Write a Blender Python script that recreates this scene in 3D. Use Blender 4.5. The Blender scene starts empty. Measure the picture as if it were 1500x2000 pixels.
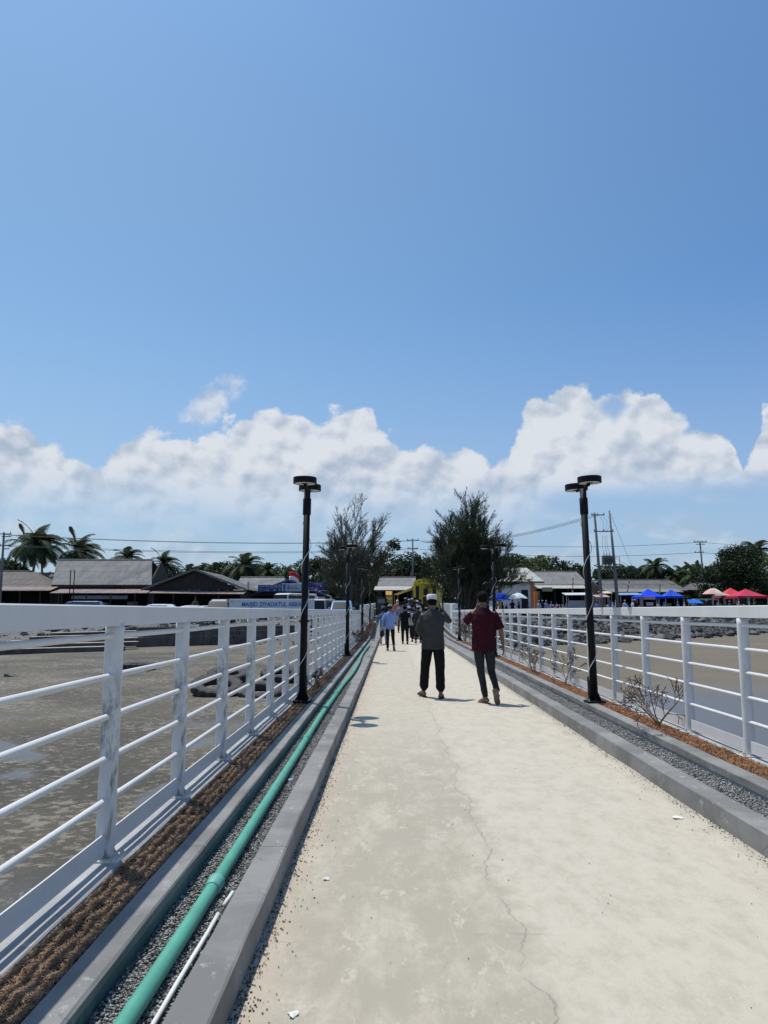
import bpy, bmesh, math, random
import numpy as np
from mathutils import Vector, Matrix, noise as mnoise

S = bpy.context.scene
R = math.radians
random.seed(11)
NP = np.random.default_rng(7)

# ------------------------------------------------------------ camera
EYE = 1.42
FPX = 1480.0                       # focal length in photo pixels (1500 x 2000)
PITCH = math.atan(193 / FPX)       # looking slightly up
YAW = math.atan(15 / FPX)          # and slightly to the left of the bridge axis
cam_data = bpy.data.cameras.new("camera")
cam = bpy.data.objects.new("camera", cam_data)
S.collection.objects.link(cam)
S.camera = cam
cam_data.sensor_fit = 'VERTICAL'
cam_data.sensor_height = 24.0
cam_data.lens = 24.0 * FPX / 2000.0
cam_data.clip_start = 0.05
cam_data.clip_end = 9000
cam.location = (0, 0, EYE)
cam.rotation_euler = (math.pi / 2 + PITCH, 0, YAW)
CAMR = cam.rotation_euler.to_matrix()

def ray(px, py):
    return CAMR @ Vector(((px - 750) / FPX, (1000 - py) / FPX, -1.0))
def W(px, py, Y):                  # world point seen at a photo pixel, at distance Y along the bridge
    d = ray(px, py)
    t = Y / d.y
    return Vector((d.x * t, Y, EYE + d.z * t))
def G(px, py, z=0.0):              # world point seen at a photo pixel on the level z
    d = ray(px, py)
    t = (z - EYE) / d.z
    return Vector((d.x * t, d.y * t, z))

# ------------------------------------------------------------ light
SUNV = Vector((-0.90, 0.92, 3.30)).normalized()
SUN_EL = math.asin(SUNV.z)
SUN_ROT = math.atan2(SUNV.x, SUNV.y)
sd = bpy.data.lights.new("sun", 'SUN')
sd.energy = 3.9
sd.angle = R(0.53)
sd.color = (1.0, 0.955, 0.88)
so = bpy.data.objects.new("sun", sd)
S.collection.objects.link(so)
so.rotation_euler = SUNV.to_track_quat('Z', 'Y').to_euler()

S.view_settings.view_transform = 'Standard'
S.view_settings.look = 'None'
S.view_settings.exposure = 0.0
S.view_settings.gamma = 1.0
S.render.resolution_x = 768
S.render.resolution_y = 1024

# ------------------------------------------------------------ node helper
class NT:
    def __init__(s, nt):
        s.nt = nt; s.n = nt.nodes; s.l = nt.links
    def _in(s, sock, v):
        if v is None: return
        if isinstance(v, bpy.types.NodeSocket): s.l.new(v, sock)
        else:
            if hasattr(sock.default_value, '__len__') and isinstance(v, (tuple, list)):
                v = tuple(v)
                if len(sock.default_value) == 4 and len(v) == 3: v = v + (1,)
            sock.default_value = v
    def m(s, op, a, b=None, c=None, clamp=False):
        n = s.n.new('ShaderNodeMath'); n.operation = op; n.use_clamp = clamp
        s._in(n.inputs[0], a); s._in(n.inputs[1], b); s._in(n.inputs[2], c)
        return n.outputs[0]
    def vm(s, op, a, b=None):
        n = s.n.new('ShaderNodeVectorMath'); n.operation = op
        s._in(n.inputs[0], a)
        if op == 'SCALE': s._in(n.inputs[3], b)
        else: s._in(n.inputs[1], b)
        return n.outputs[0]
    def noise(s, vec, scale=5, detail=4, rough=.5, dist=0.0):
        n = s.n.new('ShaderNodeTexNoise')
        s._in(n.inputs['Vector'], vec)
        n.inputs['Scale'].default_value = scale; n.inputs['Detail'].default_value = detail
        n.inputs['Roughness'].default_value = rough; n.inputs['Distortion'].default_value = dist
        return n.outputs['Fac']
    def vor(s, vec, scale=5, feature='F1', out='Distance', rnd=1.0):
        n = s.n.new('ShaderNodeTexVoronoi'); n.feature = feature
        s._in(n.inputs['Vector'], vec); n.inputs['Scale'].default_value = scale
        n.inputs['Randomness'].default_value = rnd
        return n.outputs[out]
    def wave(s, vec, scale, direction='X', dist=0.0, dscale=1.0, profile='SIN'):
        n = s.n.new('ShaderNodeTexWave'); n.bands_direction = direction; n.wave_profile = profile
        s._in(n.inputs['Vector'], vec); n.inputs['Scale'].default_value = scale
        n.inputs['Distortion'].default_value = dist; n.inputs['Detail Scale'].default_value = dscale
        return n.outputs['Fac']
    def mix(s, f, a, b, mode='MIX'):
        n = s.n.new('ShaderNodeMix'); n.data_type = 'RGBA'; n.blend_type = mode
        s._in(n.inputs[0], f); s._in(n.inputs[6], a); s._in(n.inputs[7], b)
        return n.outputs[2]
    def ss(s, x, lo, hi, tlo=0.0, thi=1.0):
        n = s.n.new('ShaderNodeMapRange'); n.interpolation_type = 'SMOOTHSTEP'
        s._in(n.inputs[0], x); s._in(n.inputs[1], lo); s._in(n.inputs[2], hi); s._in(n.inputs[3], tlo); s._in(n.inputs[4], thi)
        return n.outputs[0]
    def mapping(s, vec, scale=(1, 1, 1), loc=(0, 0, 0), rot=(0, 0, 0)):
        n = s.n.new('ShaderNodeMapping')
        s._in(n.inputs[0], vec); n.inputs[1].default_value = loc; n.inputs[2].default_value = rot; n.inputs[3].default_value = scale
        return n.outputs[0]
    def sep(s, vec):
        n = s.n.new('ShaderNodeSeparateXYZ'); s._in(n.inputs[0], vec); return n.outputs
    def comb(s, x, y, z):
        n = s.n.new('ShaderNodeCombineXYZ'); s._in(n.inputs[0], x); s._in(n.inputs[1], y); s._in(n.inputs[2], z); return n.outputs[0]
    def obj(s):
        return s.n.new('ShaderNodeTexCoord').outputs['Object']
    def bump(s, h, strength=.5, dist=.01, normal=None):
        n = s.n.new('ShaderNodeBump'); n.inputs['Strength'].default_value = strength
        n.inputs['Distance'].default_value = dist; s._in(n.inputs['Height'], h); s._in(n.inputs['Normal'], normal)
        return n.outputs[0]

# ------------------------------------------------------------ sky with clouds
world = bpy.data.worlds.new("World"); S.world = world; world.use_nodes = True
def build_sky():
    t = NT(world.node_tree); t.n.clear()
    out = t.n.new('ShaderNodeOutputWorld'); bg = t.n.new('ShaderNodeBackground')
    t.l.new(bg.outputs[0], out.inputs[0]); bg.inputs[1].default_value = 0.10
    sky = t.n.new('ShaderNodeTexSky'); sky.sky_type = 'NISHITA'; sky.sun_disc = False
    sky.sun_elevation = SUN_EL; sky.sun_rotation = SUN_ROT
    sky.altitude = 0; sky.air_density = 1.0; sky.dust_density = 1.0; sky.ozone_density = 2.0
    skyc = sky.outputs[0]
    gn = t.n.new('ShaderNodeTexCoord').outputs['Generated']
    d = t.vm('NORMALIZE', gn)
    x, y, z = t.sep(d)[:3]
    az = t.m('ARCTAN2', x, y)
    hl = t.m('SQRT', t.m('ADD', t.m('MULTIPLY', x, x), t.m('MULTIPLY', y, y)))
    el = t.m('DIVIDE', z, hl)                  # tangent of elevation
    taz = az
    # cloud-bank top line as a function of azimuth
    prof = [(-1.60, 840), (-1.2, 800), (-.9, 860), (-.517, 862), (-.476, 852), (-.43, 862), (-.382, 900), (-.355, 880), (-.314, 850), (-.26, 842), (-.213, 805),
            (-.166, 785), (-.13, 802), (-.085, 778), (-.044, 772), (-.017, 812), (.017, 848), (.057, 860), (.11, 882), (.15, 868), (.17, 800),
            (.226, 752), (.28, 745), (.325, 748), (.355, 790), (.37, 822), (.415, 850), (.433, 885), (.445, 935), (.452, 850), (.463, 815), (.50, 800), (.56, 830), (.8, 880), (1.1, 790), (1.6, 840)]
    fc = t.n.new('ShaderNodeFloatCurve'); cv = fc.mapping.curves[0]
    lo, hi = -1.65, 1.65
    def cx(a): return (a - lo) / (hi - lo)
    def cy(py): return (1190 - py) / 1480.0 / 0.5
    pts = [(cx(a), cy(p)) for a, p in prof]
    cv.points[0].location = (0, pts[0][1]); cv.points[1].location = (1, pts[-1][1])
    for p in pts: cv.points.new(*p)
    for p in cv.points: p.handle_type = 'AUTO'
    fc.mapping.update()
    t._in(fc.inputs['Value'], t.m('DIVIDE', t.m('SUBTRACT', taz, lo), hi - lo))
    top = t.m('MULTIPLY', fc.outputs[0], 0.5)
    p = t.comb(taz, t.m('MULTIPLY', el, 1.15), 0.0)
    wob = t.noise(p, 14, 7, .62, .25)
    big = t.noise(p, 5.0, 3, .5, 0)
    puffs = t.vor(t.vm('ADD', p, t.vm('SCALE', t.n.new('ShaderNodeTexNoise').outputs['Color'], .0)), 26, 'F1')
    e1 = t.m('SUBTRACT', top, el)
    e2 = t.m('ADD', e1, t.m('MULTIPLY', t.m('SUBTRACT', wob, .52), .085))
    e2 = t.m('ADD', e2, t.m('MULTIPLY', t.m('SUBTRACT', .33, puffs), .035))
    e2 = t.m('ADD', e2, t.m('MULTIPLY', t.m('SUBTRACT', t.noise(p, 60, 5, .65, .3), .5), .020))
    edge = t.ss(e2, -.003, .010)
    # holes and the blue gap low on the right
    gapn = t.noise(t.mapping(p, (1, 2.2, 1)), 9, 5, .6, .2)
    rightness = t.ss(taz, .14, .24)
    lowband = t.m('SUBTRACT', 1.0, t.ss(el, .135, .172))
    gap = t.m('MULTIPLY', t.m('MULTIPLY', rightness, lowband), .93)
    hole = t.m('MULTIPLY', t.ss(t.m('SUBTRACT', .018, t.m('ADD', t.m('ABSOLUTE', t.m('SUBTRACT', taz, .292)), t.m('MULTIPLY', t.m('ABSOLUTE', t.m('SUBTRACT', el, .262)), 1.0))), -.012, .010), .8)
    dens = t.m('MULTIPLY', edge, t.m('SUBTRACT', 1.0, gap))
    # left and centre bank thins out towards the horizon into streaky haze
    thin = t.ss(el, .085, .195, .10, 1.0)
    thn = t.m('ADD', thin, t.m('MULTIPLY', t.m('SUBTRACT', gapn, .5), t.ss(el, .19, .09, 0.0, 1.25)), clamp=True)
    dens = t.m('MULTIPLY', dens, thn, clamp=True)
    dens = t.m('SUBTRACT', dens, t.m('MULTIPLY', hole, 1.0), clamp=True)
    # faint cloud scraps low on the right
    scrap = t.m('MULTIPLY', t.ss(gapn, .46, .66), t.m('MULTIPLY', t.ss(el, .17, .10), .55))
    dens = t.m('MAXIMUM', dens, scrap)
    # the detached puff, upper left
    ux = t.m('DIVIDE', t.m('SUBTRACT', taz, -.236), .042)
    uy = t.m('DIVIDE', t.m('SUBTRACT', t.m('SUBTRACT', el, t.m('MULTIPLY', t.m('SUBTRACT', taz, -.240), .55)), .272), .026)
    rr = t.m('ADD', t.m('MULTIPLY', ux, ux), t.m('MULTIPLY', uy, uy))
    puff = t.ss(t.m('ADD', t.m('SUBTRACT', 1.0, rr), t.m('MULTIPLY', t.m('SUBTRACT', t.noise(p, 26, 7, .65, .3), .52), 5.0)), -.5, 1.3, 0.0, .85)
    dens = t.m('MAXIMUM', dens, puff)
    # relief: the same noise sampled a little way towards the sun
    p2 = t.vm('ADD', p, (-.007, .013, 0))
    def field(q):
        v1 = t.vor(t.vm('ADD', q, t.vm('SCALE', wcol, .030)), 20, 'F1'); v2 = t.vor(t.vm('ADD', q, t.vm('SCALE', wcol, .018)), 46, 'F1')
        return t.m('SUBTRACT', t.m('MULTIPLY', t.noise(q, 12, 7, .58, .2), .9), t.m('ADD', t.m('MULTIPLY', v1, .42), t.m('MULTIPLY', v2, .16)))
    wn = t.n.new('ShaderNodeTexNoise'); t._in(wn.inputs['Vector'], p); wn.inputs['Scale'].default_value = 22; wn.inputs['Detail'].default_value = 5; wcol = wn.outputs['Color']
    w1 = field(p); w2 = field(p2)
    rel = t.m('MULTIPLY', t.m('SUBTRACT', w1, w2), 3.4)
    bigrel = t.m('SUBTRACT', big, t.noise(t.vm('ADD', p, (-.02, .05, 0)), 5.0, 3, .5, 0))
    depth = t.ss(e1, .0, .15)                     # greyer in the heart of the bank
    lum = t.m('ADD', .86, rel)
    lum = t.m('ADD', lum, t.m('MULTIPLY', bigrel, 1.2))
    lum = t.m('SUBTRACT', lum, t.m('MULTIPLY', depth, t.m('MULTIPLY', t.ss(gapn, .36, .66), .26)))
    belly = t.m('MULTIPLY', t.ss(el, .235, .185), t.ss(t.noise(t.mapping(p, (1, 1.8, 1), (3, 1, 0)), 7, 5, .6, .3), .38, .62))
    lum = t.m('SUBTRACT', lum, t.m('MULTIPLY', belly, .26), clamp=True)
    cl = t.mix(lum, (4.1, 4.95, 6.2), (7.1, 7.5, 8.1))
    dn = t.n.new('ShaderNodeVectorMath'); dn.operation = 'DOT_PRODUCT'; t._in(dn.inputs[0], d); dn.inputs[1].default_value = SUNV
    tint = t.mix(t.ss(dn.outputs['Value'], .12, .84), (.49, .90, 1.34), (1.02, 1.27, 1.30))
    skyt = t.mix(1.0, skyc, tint, 'MULTIPLY')
    skyt = t.mix(t.ss(el, .45, 1.0), skyt, t.mix(1.0, skyt, (.88, 1.0, 1.13), 'MULTIPLY'))
    hz = t.ss(el, .46, -.02, 0.0, .72)            # pale air above the horizon
    skyt = t.mix(hz, skyt, (4.5, 5.6, 6.9))
    t.l.new(t.mix(dens, skyt, cl), bg.inputs[0])
SKY_TINT = (.98, 1.10, 1.26)
build_sky()

# ------------------------------------------------------------ materials
def new_mat(name):
    m = bpy.data.materials.new(name); m.use_nodes = True
    t = NT(m.node_tree); t.n.clear()
    out = t.n.new('ShaderNodeOutputMaterial'); b = t.n.new('ShaderNodeBsdfPrincipled')
    t.l.new(b.outputs[0], out.inputs[0])
    return m, t, b
def mat(name, col, rough=.8, metal=0.0, var=.15, vscale=4.0, bump=0.0, bscale=30.0, bdist=.01, island=0.0, spec=.4, col2=None, stretch=None):
    m, t, b = new_mat(name)
    co = t.obj()
    if stretch: co = t.mapping(co, stretch)
    c = col
    n = t.noise(co, vscale, 5, .6)
    dk = tuple(x * (1 - var) for x in col) if col2 is None else col2
    lt = tuple(min(1, x * (1 + var)) for x in col) if col2 is None else col
    c = t.mix(t.ss(n, .3, .7), dk, lt)
    if island:
        g = t.n.new('ShaderNodeNewGeometry').outputs['Random Per Island']
        h = t.n.new('ShaderNodeHueSaturation')
        t._in(h.inputs['Value'], t.m('ADD', 1 - island, t.m('MULTIPLY', g, 2 * island)))
        t._in(h.inputs['Hue'], t.m('ADD', .5 - island * .05, t.m('MULTIPLY', g, island * .1)))
        t._in(h.inputs['Color'], c); c = h.outputs[0]
    t._in(b.inputs['Base Color'], c)
    b.inputs['Roughness'].default_value = rough; b.inputs['Metallic'].default_value = metal
    b.inputs['Specular IOR Level'].default_value = spec
    if bump:
        t._in(b.inputs['Normal'], t.bump(t.noise(co, bscale, 5, .6), bump, bdist))
    return m

def concrete_mat(name, base, dark, bumpd=.004, patch=.5, sc=1.0, stain=None, joints=False):
    m, t, b = new_mat(name)
    co = t.obj()
    n1 = t.noise(co, 1.6 * sc, 8, .65, .3); n2 = t.noise(co, 14 * sc, 6, .7); n3 = t.noise(co, 120, 3, .6)
    c = t.mix(t.ss(n1, .38, .62), dark, base)
    # pale scuffs
    sc_ = t.ss(t.noise(t.mapping(co, (1.4, .8, 1)), 7 * sc, 12, .78, .2), .575, .62)
    c = t.mix(t.m('MULTIPLY', sc_, patch), c, tuple(min(1, x * 1.45 + .02) for x in base))
    c = t.mix(t.m('MULTIPLY', t.ss(n2, .58, .75), .35), c, tuple(x * .6 for x in dark))
    if joints:
        yy = t.sep(co)[1]
        jm = t.ss(t.m('ABSOLUTE', t.m('SUBTRACT', t.m('FRACT', t.m('DIVIDE', t.m('ADD', yy, t.m('MULTIPLY', t.m('SUBTRACT', t.noise(co, 9, 4, .6), .5), .05)), 2.9)), .5)), .0022, .0008)
        c = t.mix(t.m('MULTIPLY', jm, .7), c, tuple(x * .3 for x in dark))
        ch = t.m('MULTIPLY', t.ss(t.noise(co, 3.2, 4, .6), .50, .62), t.ss(t.noise(co, 38, 7, .75), .60, .66))
        c = t.mix(t.m('MULTIPLY', ch, .6), c, tuple(min(1, x * 1.9) for x in base))
        crk = t.m('MULTIPLY', t.ss(t.vor(t.vm('ADD', co, t.vm('SCALE', t.comb(n2, n2, n2), .08)), 2.6, 'DISTANCE_TO_EDGE'), .010, .003), t.ss(n1, .48, .56))
        c = t.mix(t.m('MULTIPLY', crk, .45), c, tuple(x * .45 for x in dark))
    if stain:
        v = t.mapping(co, (3, 3, .25))
        c = t.mix(t.m('MULTIPLY', t.ss(t.noise(v, 6, 5, .6), .52, .7), .5), c, stain)
    t._in(b.inputs['Base Color'], c)
    b.inputs['Roughness'].default_value = .88; b.inputs['Specular IOR Level'].default_value = .3
    h = t.m('ADD', t.m('MULTIPLY', n2, .6), t.m('MULTIPLY', n3, .35))
    t._in(b.inputs['Normal'], t.bump(h, .6, bumpd))
    return m

def deck_mat():
    m, t, b = new_mat("deck concrete")
    co = t.obj(); x, y, z = t.sep(co)[:3]
    cream = (.525, .472, .378); cream2 = (.44, .393, .31); grey = (.375, .335, .262); pink = (.48, .40, .31)
    n1 = t.noise(co, .9, 9, .62, .5); n2 = t.noise(t.mapping(co, (1.5, .8, 1)), 4.0, 12, .78, .15)
    fine = t.noise(co, 75, 6, .75); vf = t.noise(co, 260, 2, .5)
    c = t.mix(t.ss(n2, .42, .66), cream, cream2)
    # older, greyer lane left of the long crack
    wobble = t.m('MULTIPLY', t.m('SUBTRACT', t.noise(t.comb(0.0, y, 0.0), 1.3, 8, .6), .5), .42)
    cr = t.m('ADD', .56, wobble)
    dx = t.m('SUBTRACT', cr, x)
    side = t.ss(t.m('ADD', dx, t.m('MULTIPLY', t.m('SUBTRACT', t.noise(co, 5, 8, .7, .5), .45), .30)), -.11, .06)
    far = t.ss(y, 10.5, 6.0, .35, 1.0)
    n4 = t.ss(t.noise(t.mapping(co, (1.5, .7, 1)), 2.2, 12, .76, .1), .36, .56)
    g = t.m('MULTIPLY', t.m('MULTIPLY', side, far), t.m('SUBTRACT', 1.0, t.m('MULTIPLY', t.m('SUBTRACT', 1.0, n4), .75)))
    c = t.mix(g, c, grey)
    # pale rubbed islands and long smears
    isl = t.ss(t.noise(t.mapping(co, (2.4, 1.2, 1)), 3.2, 13, .78, .15), .565, .60)
    c = t.mix(t.m('MULTIPLY', isl, .75), c, cream)
    sm = t.ss(t.noise(t.mapping(co, (7.5, .8, 1)), 1.6, 9, .72, .2), .60, .66)
    c = t.mix(t.m('MULTIPLY', sm, t.m('MULTIPLY', side, .6)), c, cream)
    # brown-grey damp marks on the pale side
    dm = t.ss(t.noise(t.mapping(co, (1, .8, 1), (7, 3, 0)), 2.2, 12, .78, .1), .54, .68)
    c = t.mix(t.m('MULTIPLY', dm, .62), c, (.385, .35, .28))
    # sand-coloured dust along the kerbs
    ke = t.ss(t.m('ADD', t.m('SUBTRACT', -.36, x), t.m('MULTIPLY', t.m('SUBTRACT', n2, .5), .35)), .0, .16)
    c = t.mix(t.m('MULTIPLY', ke, .55), c, pink)
    ke2 = t.ss(t.m('ADD', t.m('SUBTRACT', x, 1.98), t.m('MULTIPLY', t.m('SUBTRACT', n2, .5), .35)), .0, .2)
    c = t.mix(t.m('MULTIPLY', ke2, .55), c, (.37, .34, .28))
    # cracks: the long one and irregular cross ones
    jag = t.m('MULTIPLY', t.m('SUBTRACT', t.noise(co, 16, 6, .7), .5), .05)
    br = t.ss(t.noise(t.comb(0.0, y, 3.0), 2.3, 3, .5), .36, .5)
    c1 = t.m('MULTIPLY', t.ss(t.m('ABSOLUTE', t.m('ADD', dx, jag)), .007, .0008), br)
    ycr = t.m('SUBTRACT', t.m('ABSOLUTE', t.m('SUBTRACT', t.m('FRACT', t.m('DIVIDE', t.m('ADD', t.m('ADD', y, t.m('MULTIPLY', jag, 2.2)), t.m('MULTIPLY', t.m('SUBTRACT', t.noise(co, 1.1, 3, .5), .5), .45)), 2.35)), .5)), 0)
    br2 = t.ss(t.noise(co, 1.5, 3, .5), .50, .60)
    c2 = t.m('MULTIPLY', t.m('MULTIPLY', t.ss(ycr, .0026, .0006), t.ss(dx, -.25, .1)), br2)
    crk = t.m('MAXIMUM', c1, c2)
    c = t.mix(t.m('MULTIPLY', crk, .36), c, (.20, .18, .145))
    # pits
    pv = t.vor(co, 26); pits = t.m('MULTIPLY', t.ss(pv, .075, .035), t.ss(t.noise(co, 2.0, 4, .6), .53, .60))
    c = t.mix(t.m('MULTIPLY', pits, .8), c, (.14, .13, .11))
    c = t.mix(t.m('MULTIPLY', t.ss(fine, .50, .72), .40), c, (.34, .305, .245))
    spk = t.ss(t.vor(co, 85), .16, .08)
    c = t.mix(t.m('MULTIPLY', spk, t.ss(t.noise(co, 4, 5, .6), .45, .6, .05, .55)), c, (.26, .235, .19))
    dk2 = t.ss(t.noise(t.mapping(co, (1.5, .9, 1), (3, 9, 0)), 9, 12, .82, .1), .57, .66)
    c = t.mix(t.m('MULTIPLY', dk2, .35), c, (.33, .30, .245))
    t._in(b.inputs['Base Color'], c)
    b.inputs['Roughness'].default_value = .9; b.inputs['Specular IOR Level'].default_value = .25
    h = t.m('ADD', t.m('ADD', t.m('MULTIPLY', fine, .5), t.m('MULTIPLY', vf, .25)), t.m('MULTIPLY', n2, .45))
    h = t.m('SUBTRACT', h, t.m('MULTIPLY', crk, 1.0)); h = t.m('SUBTRACT', h, pits)
    t._in(b.inputs['Normal'], t.bump(h, .55, .006))
    return m

def sand_mat():
    m, t, b = new_mat("wet sand")
    co = t.obj(); x, y, z = t.sep(co)[:3]
    dry = (.100, .084, .055); wet = (.048, .043, .031); pale = (.33, .29, .225); greyw = (.105, .108, .110)
    n1 = t.noise(co, .16, 6, .6, .3)
    n2 = t.noise(t.mapping(co, (1, 1.25, 1)), 7.0, 8, .76, .5)
    c = t.mix(t.ss(n1, .35, .62), wet, dry)
    fl = t.ss(t.m('ADD', n2, t.m('MULTIPLY', t.m('SUBTRACT', t.noise(co, .5, 4, .6), .5), .35)), .53, .575)                       # low dry crests between damp hollows
    near = t.ss(x, 5.0, 2.0)
    c = t.mix(t.m('MULTIPLY', fl, t.m('ADD', .25, t.m('MULTIPLY', near, .30))), c, pale)
    # standing wet sheen: big smooth patches close to the bridge
    pd = t.m('ADD', t.noise(co, .22, 4, .5, .6), t.m('MULTIPLY', t.m('ABSOLUTE', t.m('SUBTRACT', x, 3)), -.004))
    wetm = t.m('MAXIMUM', t.m('MULTIPLY', t.ss(pd, .50, .56), t.ss(y, 17, 10)), t.m('MULTIPLY', t.ss(y, 7.0, 4.5), .6))
    rw = t.m('MULTIPLY', t.ss(t.m('SUBTRACT', x, t.m('MULTIPLY', y, .26)), .6, 1.6), t.ss(t.m('ADD', y, t.m('MULTIPLY', n1, 6)), 27, 20))
    wetm = t.m('MAXIMUM', wetm, rw)
    c = t.mix(t.m('MULTIPLY', wetm, .85), c, greyw)
    shore = t.ss(y, 36, 46)
    c = t.mix(t.m('MULTIPLY', t.m('MAXIMUM', shore, t.ss(t.m('SUBTRACT', x, t.m('MULTIPLY', y, .1)), 0, 4)), .6), c, (.185, .150, .098))
    c = t.mix(t.m('MULTIPLY', rw, .9), c, greyw)
    t._in(b.inputs['Base Color'], c)
    t._in(b.inputs['Roughness'], t.m('SUBTRACT', .82, t.m('MULTIPLY', wetm, .42)))
    b.inputs['Specular IOR Level'].default_value = .45
    rip = t.wave(t.mapping(co, (1, 1, 1), (0, 0, 0), (0, 0, .35)), 1.7, 'Y', 2.2, 1.6)
    h = t.m('ADD', t.m('MULTIPLY', n2, t.m('SUBTRACT', 1.0, t.m('MULTIPLY', wetm, .9))), t.m('MULTIPLY', rip, .12))
    h = t.m('ADD', h, t.m('MULTIPLY', t.noise(co, 45, 4, .6), .10))
    t._in(b.inputs['Normal'], t.bump(h, .7, .045))
    return m

def gravel_mat(name, cols, scale=60, bd=.012):
    m, t, b = new_mat(name)
    co = t.obj()
    v = t.n.new('ShaderNodeTexVoronoi'); t._in(v.inputs['Vector'], co); v.inputs['Scale'].default_value = scale
    r = t.n.new('ShaderNodeValToRGB'); t._in(r.inputs[0], t.m('ADD', t.m('MULTIPLY', t.sep(v.outputs['Color'])[0], .8), t.m('MULTIPLY', t.noise(co, 1.4, 4, .6), .25)))
    els = r.color_ramp.elements
    els[0].color = cols[0] + (1,); els[0].position = 0.0; els[1].color = cols[-1] + (1,); els[1].position = 1.0
    for i, c in enumerate(cols[1:-1]):
        e = els.new((i + 1) / (len(cols) - 1)); e.color = c + (1,)
    t._in(b.inputs['Base Color'], r.outputs[0])
    b.inputs['Roughness'].default_value = .85
    t._in(b.inputs['Normal'], t.bump(t.m('SUBTRACT', 1.0, v.outputs['Distance']), 1.0, bd))
    return m

def white_paint(name, dirt=.5, chips=0.0):
    m, t, b = new_mat(name)
    co = t.obj()
    n = t.noise(co, 3, 6, .6); base = t.mix(t.ss(n, .3, .7), (.655, .645, .615), (.715, .705, .675))
    streak = t.ss(t.noise(t.mapping(co, (9, 9, .9)), 3, 7, .7, .3), .56, .74)
    c = t.mix(t.m('MULTIPLY', streak, dirt), base, (.40, .39, .36))
    sp = t.ss(t.noise(co, 28, 6, .75, .5), .66, .72)
    c = t.mix(t.m('MULTIPLY', sp, dirt * .6), c, (.34, .31, .27))
    if chips:
        z = t.sep(co)[2]
        lowm = t.ss(z, 1.15, .55)
        face = t.ss(t.sep(co)[1], .02, -.03)
        gr = t.m('MULTIPLY', t.m('MULTIPLY', t.ss(t.noise(t.mapping(co, (5, 3, 1.3)), 2.4, 7, .7, .4), .47, .62), lowm), face)
        c = t.mix(t.m('MULTIPLY', gr, chips), c, (.13, .13, .11))
        pk = t.ss(t.noise(co, 17, 4, .6, .8), .62, .64)
        c = t.mix(t.m('MULTIPLY', pk, t.m('MULTIPLY', gr, .9)), c, (.6, .6, .58))
    t._in(b.inputs['Base Color'], c)
    b.inputs['Roughness'].default_value = .42
    t._in(b.inputs['Normal'], t.bump(t.noise(co, 40, 4, .6), .18, .003))
    return m

def roof_mat(name, col, col2, scale=14, axis='X', rust=.25):
    m, t, b = new_mat(name)
    co = t.obj()
    n = t.noise(t.mapping(co, (1, .35, .35)), 1.7, 6, .7, .4)
    c = t.mix(t.ss(n, .32, .66), col2, col)
    st = t.ss(t.noise(t.mapping(co, (6, .5, .5)), 1.2, 6, .7), .55, .75)
    c = t.mix(t.m('MULTIPLY', st, rust), c, tuple(v * .45 for v in col2))
    # sheet laps
    u = t.sep(co)[2]
    lap = t.ss(t.m('ABSOLUTE', t.m('SUBTRACT', t.m('FRACT', t.m('DIVIDE', t.m('ADD', u, t.m('MULTIPLY', t.noise(co, .5, 1, .5), .12)), .62)), .5)), .05, .02)
    c = t.mix(t.m('MULTIPLY', lap, .45), c, tuple(v * .4 for v in col2))
    w = t.wave(co, scale, axis, 0, 1)
    c = t.mix(t.m('MULTIPLY', t.ss(w, .35, .0), .12), c, tuple(v * .5 for v in col2))
    t._in(b.inputs['Base Color'], c); b.inputs['Roughness'].default_value = .7
    t._in(b.inputs['Normal'], t.bump(w, .8, .03))
    return m

def leaf_mat(name, col, island=.35, rough=.55, trans=0.25):
    m, t, b = new_mat(name)
    g = t.n.new('ShaderNodeNewGeometry').outputs['Random Per Island']
    n = t.noise(t.obj(), .8, 3, .6)
    c = t.mix(t.ss(n, .3, .7), tuple(x * .72 for x in col), tuple(x * 1.25 for x in col))
    h = t.n.new('ShaderNodeHueSaturation')
    t._in(h.inputs['Value'], t.m('ADD', 1 - island, t.m('MULTIPLY', g, 2 * island)))
    t._in(h.inputs['Hue'], t.m('ADD', .485, t.m('MULTIPLY', g, .03)))
    t._in(h.inputs['Color'], c)
    t._in(b.inputs['Base Color'], h.outputs[0]); b.inputs['Roughness'].default_value = rough; b.inputs['Specular IOR Level'].default_value = .2
    tr = t.n.new('ShaderNodeBsdfTranslucent'); t._in(tr.inputs[0], h.outputs[0])
    mx = t.n.new('ShaderNodeMixShader'); mx.inputs[0].default_value = trans
    t.l.new(b.outputs[0], mx.inputs[1]); t.l.new(tr.outputs[0], mx.inputs[2])
    out = [q for q in t.n if q.type == 'OUTPUT_MATERIAL'][0]
    t.l.new(mx.outputs[0], out.inputs[0])
    return m

M = {}
M['deck'] = deck_mat()
M['sand'] = sand_mat()
M['kerb'] = concrete_mat("kerb cement", (.25, .246, .232), (.175, .173, .163), patch=.75, joints=True)
M['kerb_face'] = concrete_mat("kerb cement face", (.235, .24, .245), (.175, .18, .185), patch=.25, stain=(.10, .10, .09))
M['kerb_light'] = concrete_mat("bare cement", (.40, .41, .40), (.30, .31, .30), patch=.4, stain=(.13, .13, .12))
M['kerb_green_bounce'] = concrete_mat("cement with green bounce", (.16, .235, .20), (.11, .17, .145), patch=.3, stain=(.06, .08, .07))  # green reflected light put into the lower kerb's cement colour
M['ledge'] = concrete_mat("ledge cement", (.40, .40, .38), (.31, .31, .295), patch=.5)
M['gravel'] = gravel_mat("gravel", [(.09, .093, .09), (.20, .20, .19), (.30, .295, .275), (.13, .13, .125), (.42, .41, .38)], 75, .01)
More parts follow.
